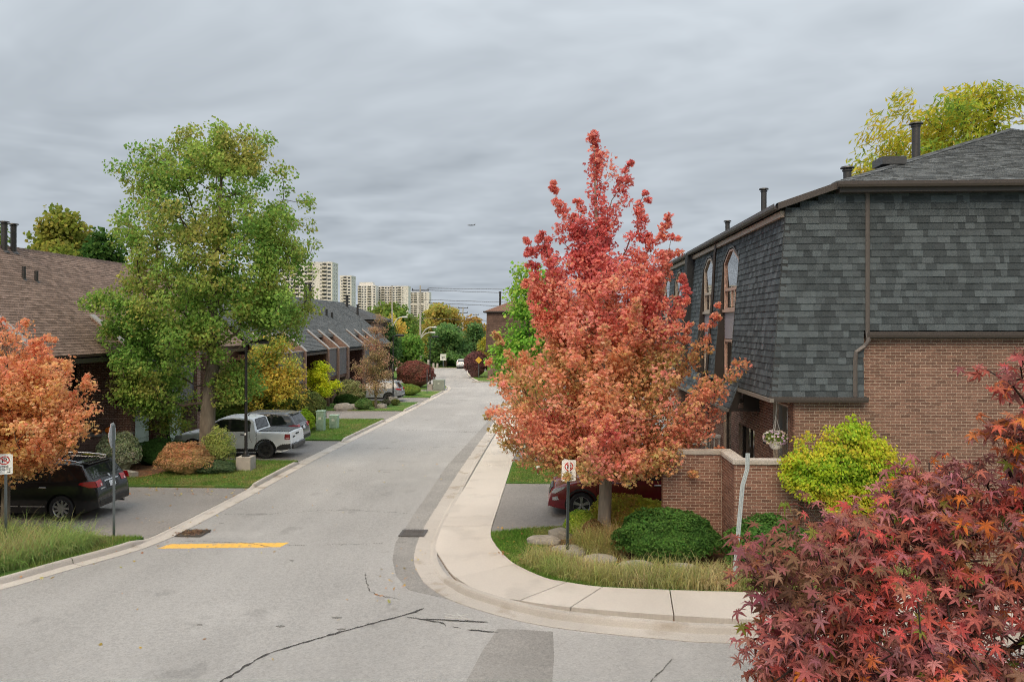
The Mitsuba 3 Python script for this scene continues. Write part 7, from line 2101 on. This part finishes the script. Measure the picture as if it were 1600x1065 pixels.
# catch basins
def basin(label, x, y, rot, leaves=False):
    k = thing('storm_drain', label, 'drain grate')
    z = float(zg(y)) + 0.016
    fr = sg.box(-0.33, -0.33, 0.33, 0.33).difference(sg.box(-0.27, -0.27, 0.27, 0.27))
    add('frame', move(prism(fr, 0.02), (x, y, z), rot), 'satin', k, (0.055, 0.048, 0.042))
    for i in range(7):
        add('bar', move(box(-0.27, 0.27, -0.262 + i * 0.08, -0.222 + i * 0.08, 0.0, 0.016), (x, y, z), rot), 'satin', k, (0.075, 0.066, 0.058))
    add('pit', move(box(-0.27, 0.27, -0.27, 0.27, -0.012, -0.004), (x, y, z), rot), 'matte', k, (0.17, 0.165, 0.155))
    if leaves:
        r = np.random.default_rng(77)
        pos = np.column_stack([x + 0.17 * r.standard_normal(150), y + 0.15 * r.standard_normal(150), z + 0.02 + 0.03 * r.random(150)])
        v, f, c = place_leaves(pos, np.array([0, 0, 1.0]) + 0.4 * r.standard_normal((150, 3)), r.standard_normal((150, 3)), 0.05, 'maple', tinted(np.tile([0.20, 0.13, 0.085], (150, 1)), r, 0.3))
        kk = struct('drain_leaves', (v, f), 'leaf', 'brown leaf litter heaped on the left storm drain', col=c, kind='stuff')
        labels[kk]['category'] = 'leaves'


basin('storm drain grate in the right gutter by the sidewalk bend', -3.56, 20.3, 0.0)
basin('storm drain in the left gutter covered with brown leaves', -9.22, 20.0, 0.0, True)

# yellow bar painted on the road, with worn edges
r = np.random.default_rng(9)
xs = np.linspace(-9.42, -6.55, 40)
yb = np.array([18.56 + 0.30 * (x + 9.42) / 2.9 * 1.0 for x in xs])
lo = np.column_stack([xs, yb + 0.02 * r.standard_normal(40) * 0.6])
hi = np.column_stack([xs + 0.08, yb + 0.42 + 0.012 * r.standard_normal(40)])
struct('yellow_bar', slab(sg.Polygon(np.vstack([lo, hi[::-1]])).buffer(0), 0.004, 0.02), 'road_paint', 'yellow bar painted across the left lane')

# cracks in the asphalt, some sealed with tar
def crack(pts, w, seed, top=0.005):
    r = np.random.default_rng(seed)
    p = spline(np.array(pts, float), 0.09)
    p = p + 0.018 * np.column_stack([np.cumsum(r.standard_normal(len(p))) * 0.25, np.cumsum(r.standard_normal(len(p))) * 0.25]) + 0.01 * r.standard_normal(p.shape)
    t = np.gradient(p, axis=0)
    t /= np.linalg.norm(t, axis=1, keepdims=True) + 1e-9
    n = np.stack([-t[:, 1], t[:, 0]], 1)
    h = w / 2 * np.clip(0.75 + 0.5 * r.standard_normal(len(p)), 0.2, 1.7)
    h[[0, -1]] = 0.002
    v = np.vstack([p + n * h[:, None], p - n * h[:, None]])
    z = zg(v[:, 1]) + top
    m = len(p)
    i = np.arange(m - 1)
    return np.column_stack([v, z]), np.vstack([np.stack([i, i + m, i + m + 1], 1), np.stack([i, i + m + 1, i + 1], 1)])


CR = {'tar': ([[(-4.85, 11.2), (-4.62, 12.2), (-4.29, 12.73), (-3.72, 13.33), (-3.13, 13.91), (-2.59, 14.4), (-2.32, 14.76)]], 0.045), 'tar2': ([[(-2.62, 14.2), (-1.85, 14.1), (-1.13, 14.04)], [(-2.43, 14.14), (-1.95, 13.97), (-1.84, 13.79)], [(-1.74, 13.79), (-1.57, 13.68)], [(-1.46, 13.65), (-0.92, 13.53)]], 0.05),
      'thin': ([[(-9.47, 22.3), (-8.1, 22.38), (-6.76, 22.88), (-5.64, 22.94), (-3.89, 22.6)], [(-6.48, 18.99), (-5.93, 19.02)], [(-5.49, 19.1), (-4.11, 19.29)], [(-9.24, 19.27), (-8.42, 19.25), (-7.58, 19.17), (-6.8, 18.79)], [(-9.61, 43.44), (-7.49, 43.56), (-4.92, 42.79), (-3.93, 43.45)], [(-9.4, 36), (-7.5, 36.2), (-6.1, 35.9)], [(-7.6, 30.0), (-6.2, 30.2), (-5.3, 30.1)], [(-4.0, 16.9), (-3.6, 15.6), (-2.9, 15.1)], [(-8.5, 27.0), (-8.1, 27.1)], [(0.2, 10.2), (1.2, 11.3), (1.9, 12.6)]], 0.022)}
for nm, (lines, w) in CR.items():
    ms = [crack(p, w, 500 + i + len(nm), 0.007) for i, p in enumerate(lines)]
    if nm == 'tar':
        ms[0] = crack(lines[0], 0.055, 501, 0.007)
    struct('road_crack', join(ms), 'matte', {'tar': 'long tar sealed crack across the bottom of the road', 'tar2': 'short tar sealed cracks near the corner kerb', 'thin': 'fine cracks in the asphalt'}[nm], col=(0.055, 0.054, 0.053) if nm != 'thin' else (0.085, 0.082, 0.078), kind='stuff')
# small scabs of patching on the road and a white survey mark
r = np.random.default_rng(12)
sp = []
for i in range(16):
    x, y = r.uniform(-9.2, -3.6), 12 + 40 * r.random() ** 1.4
    a, b = r.uniform(0.05, 0.12), r.uniform(0.02, 0.05)
    t = np.linspace(0, 2 * np.pi, 11)[:-1]
    sp.append(slab(sg.Polygon(np.column_stack([x + a * np.cos(t) * (1 + 0.3 * r.standard_normal(10)), y + b * np.sin(t) * (1 + 0.3 * r.standard_normal(10))])).buffer(0), 0.005, 0.01))
struct('road_scab', join(sp), 'matte', 'small dark scabs in the asphalt', col=(0.13, 0.127, 0.12), kind='stuff')
mk = unary_union([sg.LineString(p).buffer(0.011) for p in ([(-1.95, 14.42), (-1.72, 14.30), (-1.52, 14.38)], [(-1.72, 14.42), (-1.60, 14.22)], [(-1.92, 14.25), (-1.45, 14.15)])])
struct('survey_mark', slab(mk, 0.009, 0.01), 'matte', 'scribbled white paint mark on the asphalt by the corner', col=(0.36, 0.36, 0.35))

# hanging flower basket at the corner of the townhouse
k = thing('hanging_basket', 'white hanging basket of pale flowers at the townhouse corner', 'hanging basket')
hx, hy, hz = 4.93, 17.75, 2.42
add('bowl', move(lathe([(0, -0.10), (0.10, -0.095), (0.135, -0.04), (0.16, 0.07), (0.17, 0.08), (0.155, 0.085), (0.14, 0.05), (0, 0.04)], 24), (hx, hy, hz)), 'satin', k, lin('#dcdad4') * 0.85, smooth=40)
add('hanger', join([tube([(hx + 0.15 * math.cos(a), hy + 0.15 * math.sin(a), hz + 0.08), (hx, hy, hz + 0.62)], 0.005, 5) for a in (0, 2.1, 4.2)] + [tube([(hx, hy, hz + 0.62), (hx + 0.02, hy, hz + 0.85), (hx + 0.0, hy, hz + 1.1)], 0.008, 5)]), 'satin', k, (0.6, 0.6, 0.58))
r = np.random.default_rng(71)
d = unit(r.standard_normal((420, 3)))
pos = np.array([hx, hy, hz + 0.13]) + d * [0.25, 0.22, 0.15] * (0.6 + 0.4 * r.random((420, 1)))
v, f, c = place_leaves(pos, d + 0.5 * r.standard_normal(d.shape), r.standard_normal(d.shape), 0.05, 'oval', tinted(palette(pos, [(0.14, 0.24, 0.05), (0.22, 0.28, 0.07)], r, 6, 3), r))
add('leaves', (v, f), 'leaf', k, c, kind='stuff')
d = unit(r.standard_normal((170, 3)))
pos = np.array([hx, hy, hz + 0.15]) + d * [0.27, 0.24, 0.17]
v, f, c = place_leaves(pos, d + 0.4 * r.standard_normal(d.shape), r.standard_normal(d.shape), 0.058, 'broad', tinted(palette(pos, [(0.72, 0.66, 0.60), (0.62, 0.45, 0.62), (0.66, 0.58, 0.42)], r, 7, 5), r, 0.1))
add('flowers', (v, f), 'leaf', k, c, kind='stuff')
k = thing('wall_lantern', 'dark wall lantern left of the hanging basket', 'wall lantern')
add('housing', move(lathe([(0, 0.0), (0.06, 0.02), (0.085, 0.16), (0.03, 0.24), (0, 0.26)], 8), (5.02, 18.9, 2.25)), 'satin', k, (0.02, 0.02, 0.022))
add('bracket', box(5.02, 5.20, 18.88, 18.92, 2.32, 2.36), 'satin', k, (0.02, 0.02, 0.022))
# flower trough and pale railing on the neighbouring patio
k = thing('patio_railing', 'pale railing of the patio behind the red maple leaves', 'railing')
add('rail', boxes([(2.95, 5.15, 24.5, 24.6, 1.62, 1.72), (2.95, 5.15, 24.52, 24.58, 0.9, 0.96)]), 'satin', k, lin('#d5d8d8') * 0.8)
for i in range(15):
    add('baluster', box(3.0 + i * 0.15, 3.03 + i * 0.15, 24.53, 24.57, 0.96, 1.62), 'satin', k, lin('#d5d8d8') * 0.8)
add('patio_ledge', box(2.9, 5.19, 24.45, 24.75, -0.6, 0.9), 'far_brick', k)
k = thing('flower_trough', 'trough of pale flowers on the neighbouring patio railing', 'planter')
add('trough', box(3.5, 4.7, 24.30, 24.49, 1.45, 1.62), 'satin', k, lin('#cfd0cc') * 0.8)
pos = np.column_stack([r.uniform(3.45, 4.75, 420), r.uniform(24.22, 24.55, 420), 1.62 + 0.28 * r.random(420) ** 1.3])
v, f, c = place_leaves(pos, r.standard_normal(pos.shape), r.standard_normal(pos.shape), 0.08, 'oval', tinted(palette(pos, [(0.16, 0.24, 0.06), (0.6, 0.55, 0.5), (0.24, 0.28, 0.1)], r, 6, 3), r))
add('flowers', (v, f), 'leaf', k, c, kind='stuff')

# left entrance: planter ledge, pumpkin, hanging plant
k = thing('planter_ledge', 'low brown ledge under the pumpkin by the brick entrance', 'ledge')
zl = 0.92
add('ledge_cap', box(-18.7, -16.2, 29.35, 30.15, zl - 0.08, zl), 'stone', k)
add('ledge_base', box(-18.65, -16.25, 29.4, 30.15, -0.6, zl - 0.081), 'far_brick', k)
k = thing('pumpkin', 'orange pumpkin on the ledge by the left brick entrance', 'pumpkin')
th = np.linspace(0, 2 * np.pi, 49)[:-1]
rows = []
for t in np.linspace(0.12, math.pi - 0.12, 14):
    rib = 1 - 0.07 * np.abs(np.cos(th * 5)) ** 4
    rows.append(np.column_stack([0.20 * math.sin(t) * rib * np.cos(th), 0.20 * math.sin(t) * rib * np.sin(th), 0.155 * math.cos(t) * np.ones(48) * (1 - 0.12 * math.sin(t) ** 0)]))
v = np.vstack(rows)
i, j = np.meshgrid(np.arange(13), np.arange(48), indexing='ij')
A, B = (i * 48 + j).ravel(), (i * 48 + (j + 1) % 48).ravel()
f = np.vstack([np.stack([A, A + 48, B + 48], 1), np.stack([A, B + 48, B], 1)])
v = np.vstack([v, [0, 0, 0.125], [0, 0, -0.13]])
f = np.vstack([f, [[624 + 48, q, (q + 1) % 48] for q in range(48)], [[624 + 49, 624 + (q + 1) % 48, 624 + q] for q in range(48)]])
add('shell', (v + [-16.85, 29.55, zl + 0.14], f), 'satin', k, (0.62, 0.16, 0.015), smooth=True)
add('stem', tube([(-16.85, 29.55, zl + 0.25), (-16.84, 29.55, zl + 0.32), (-16.80, 29.55, zl + 0.36)], [0.03, 0.02, 0.017], 6), 'matte', k, (0.12, 0.13, 0.05))
k = thing('pumpkin', 'dull orange gourd lying left of the pumpkin', 'gourd')
add('shell', move((v * [0.9, 0.8, 0.6], f), (-17.4, 29.6, zl + 0.08)), 'satin', k, (0.34, 0.12, 0.04), smooth=True)
add('stem', tube([(-17.4, 29.6, zl + 0.15), (-17.38, 29.6, zl + 0.2)], [0.02, 0.012], 6), 'matte', k, (0.12, 0.1, 0.05))
k = thing('hanging_plant', 'dark red wreath of leaves hung on the shaded brick entrance wall', 'wreath')
a = r.uniform(0, 2 * np.pi, 260)
pos = np.column_stack([-16.75 + 0.26 * np.cos(a), 30.02 + 0.04 * r.standard_normal(260), 2.35 + 0.26 * np.sin(a)]) + 0.035 * r.standard_normal((260, 3))
v, f, c = place_leaves(pos, np.array([0, -1, 0]) + 0.6 * r.standard_normal(pos.shape), r.standard_normal(pos.shape), 0.10, 'oval', tinted(np.tile([0.10, 0.028, 0.025], (260, 1)), r))
add('leaves', (v, f), 'leaf', k, c, kind='stuff')
add('ring', tube([(-16.75 + 0.26 * math.cos(q), 30.03, 2.35 + 0.26 * math.sin(q)) for q in np.linspace(0, 2 * np.pi, 25)], 0.02, 6), 'matte', k, (0.06, 0.04, 0.03))

# ------------------------------------------------------------------ utility poles, wires, an aeroplane
def utility_pole(label, x, y, top, r, arms, arm_lamp=None, wood=False):
    k = thing('utility_pole', label, 'utility pole')
    z = float(zg(y))
    add('pole', tube([(x, y, z - 0.3), (x, y, (z + top) / 2), (x, y, top)], [r, r * 0.85, r * 0.62], 12), 'satin', k, lin('#b9b5ab') * 0.75 if not wood else (0.12, 0.10, 0.085), smooth=40)
    for zz, w, c in arms:
        ak = add('cross_arm', box(x - w / 2, x + w / 2, y - 0.09, y + 0.09, zz - 0.09, zz + 0.09), 'satin', k, c)
        for q in (-w / 2 + 0.12, w / 2 - 0.12):
            add('insulator', move(lathe([(0.05, 0), (0.11, 0.06), (0.05, 0.12), (0.10, 0.18), (0.04, 0.26), (0, 0.28)], 8), (x + q, y, zz + 0.09)), 'satin', ak, (0.08, 0.09, 0.1))
    for zz, L, up in arm_lamp or []:
        p = spline(np.array([(x, y, zz), (x + L * 0.4, y, zz + up * 0.75), (x + L * 0.8, y, zz + up), (x + L, y, zz + up)]), 0.25)
        add('lamp_arm', tube(p, 0.07, 8), 'satin', k, lin('#c9cbc9') * 0.8)
        hd = m3.Manifold.batch_hull([m3.Manifold.sphere(0.11, 10).translate([x + L - 0.1, y, zz + up]), m3.Manifold.sphere(0.16, 10).translate([x + L + 0.45, y, zz + up - 0.02])]).to_mesh()
        add('lamp_head', (hd.vert_properties[:, :3], hd.tri_verts), 'satin', k, lin('#d2d4d2') * 0.8, smooth=40)
    return k


DKW = (0.06, 0.06, 0.065)
utility_pole('tall utility pole with two cross arms and curved street lights', -19.85, 119.2, 11.3, 0.17, [(10.55, 2.6, DKW), (8.5, 3.0, lin('#c9c7c0') * 0.8)], [(3.4, 1.9, 1.6), (3.2, 1.7, 1.0)])
utility_pole('slim pale pole with a single curved street light, left of the tall utility pole', -23.7, 117.0, 11.2, 0.15, [], [(5.0, 1.7, 1.5)])
utility_pole('utility pole with short stacked arms, middle of the distance', -22.3, 199.0, 10.0, 0.24, [(9.8, 2.6, DKW), (8.6, 2.4, DKW), (7.4, 2.2, DKW)], [(1.6, 3.0, 1.6)])
utility_pole('plain utility pole nearest the corner house', -21.9, 229.0, 8.9, 0.24, [(8.5, 1.6, DKW)])
for i, (z0, x0, z1) in enumerate([(10.9, -18.6, 12.9), (10.65, -19.85, 11.0), (9.2, -19.8, 9.6), (8.7, -18.4, 8.1), (6.4, -19.8, 6.2)]):
    k = add('power_line', tube([(x0 + (62 - x0) * t, 119.2 + (128 - 119.2) * t, z0 + (z1 - z0) * t - 4 * 0.9 * t * (1 - t)) for t in np.linspace(0, 1, 40)], 0.036, 5), 'satin', None, (0.05, 0.05, 0.055))
    labels[k] = {'label': ['top power line running right from the tall utility pole', 'second power line from the top, running right from the tall pole', 'third power line, crossing the sky below the upper two', 'fourth power line, from the lower cross arm', 'lowest and faintest cable from the tall utility pole'][i], 'category': 'power line'}

k = thing('aeroplane', 'tiny dark aeroplane in the grey sky left of the red maple', 'aeroplane')
A0 = np.array([-152.0, 1490.0, 197.0])
fus = lathe([(0, -7), (0.5, -6), (0.95, -3), (1.0, 3), (0.6, 6), (0.2, 8)], 12)
fv = np.column_stack([fus[0][:, 2], fus[0][:, 1], fus[0][:, 0]])
add('fuselage', (fv + A0, fus[1]), 'satin', k, (0.06, 0.065, 0.075), smooth=True)
wing = prism(sg.Polygon([(-1.2, 0), (0.2, -8), (1.2, -8), (1.6, 0), (1.2, 8), (0.2, 8)]), 0.25, at=0.6)
wv = wing[0] @ np.array([[0.9, 0.35, 0], [-0.35, 0.9, 0.12], [0, -0.12, 1.0]])
add('wing', (wv + A0, wing[1]), 'satin', k, (0.06, 0.065, 0.075))
tail = prism(sg.Polygon([(5.6, 0.4), (7.6, 2.8), (8.4, 2.8), (8.0, 0.3)]), 0.25, 'xz', -0.12)
add('tail', (tail[0] + A0, tail[1]), 'satin', k, (0.06, 0.065, 0.075))
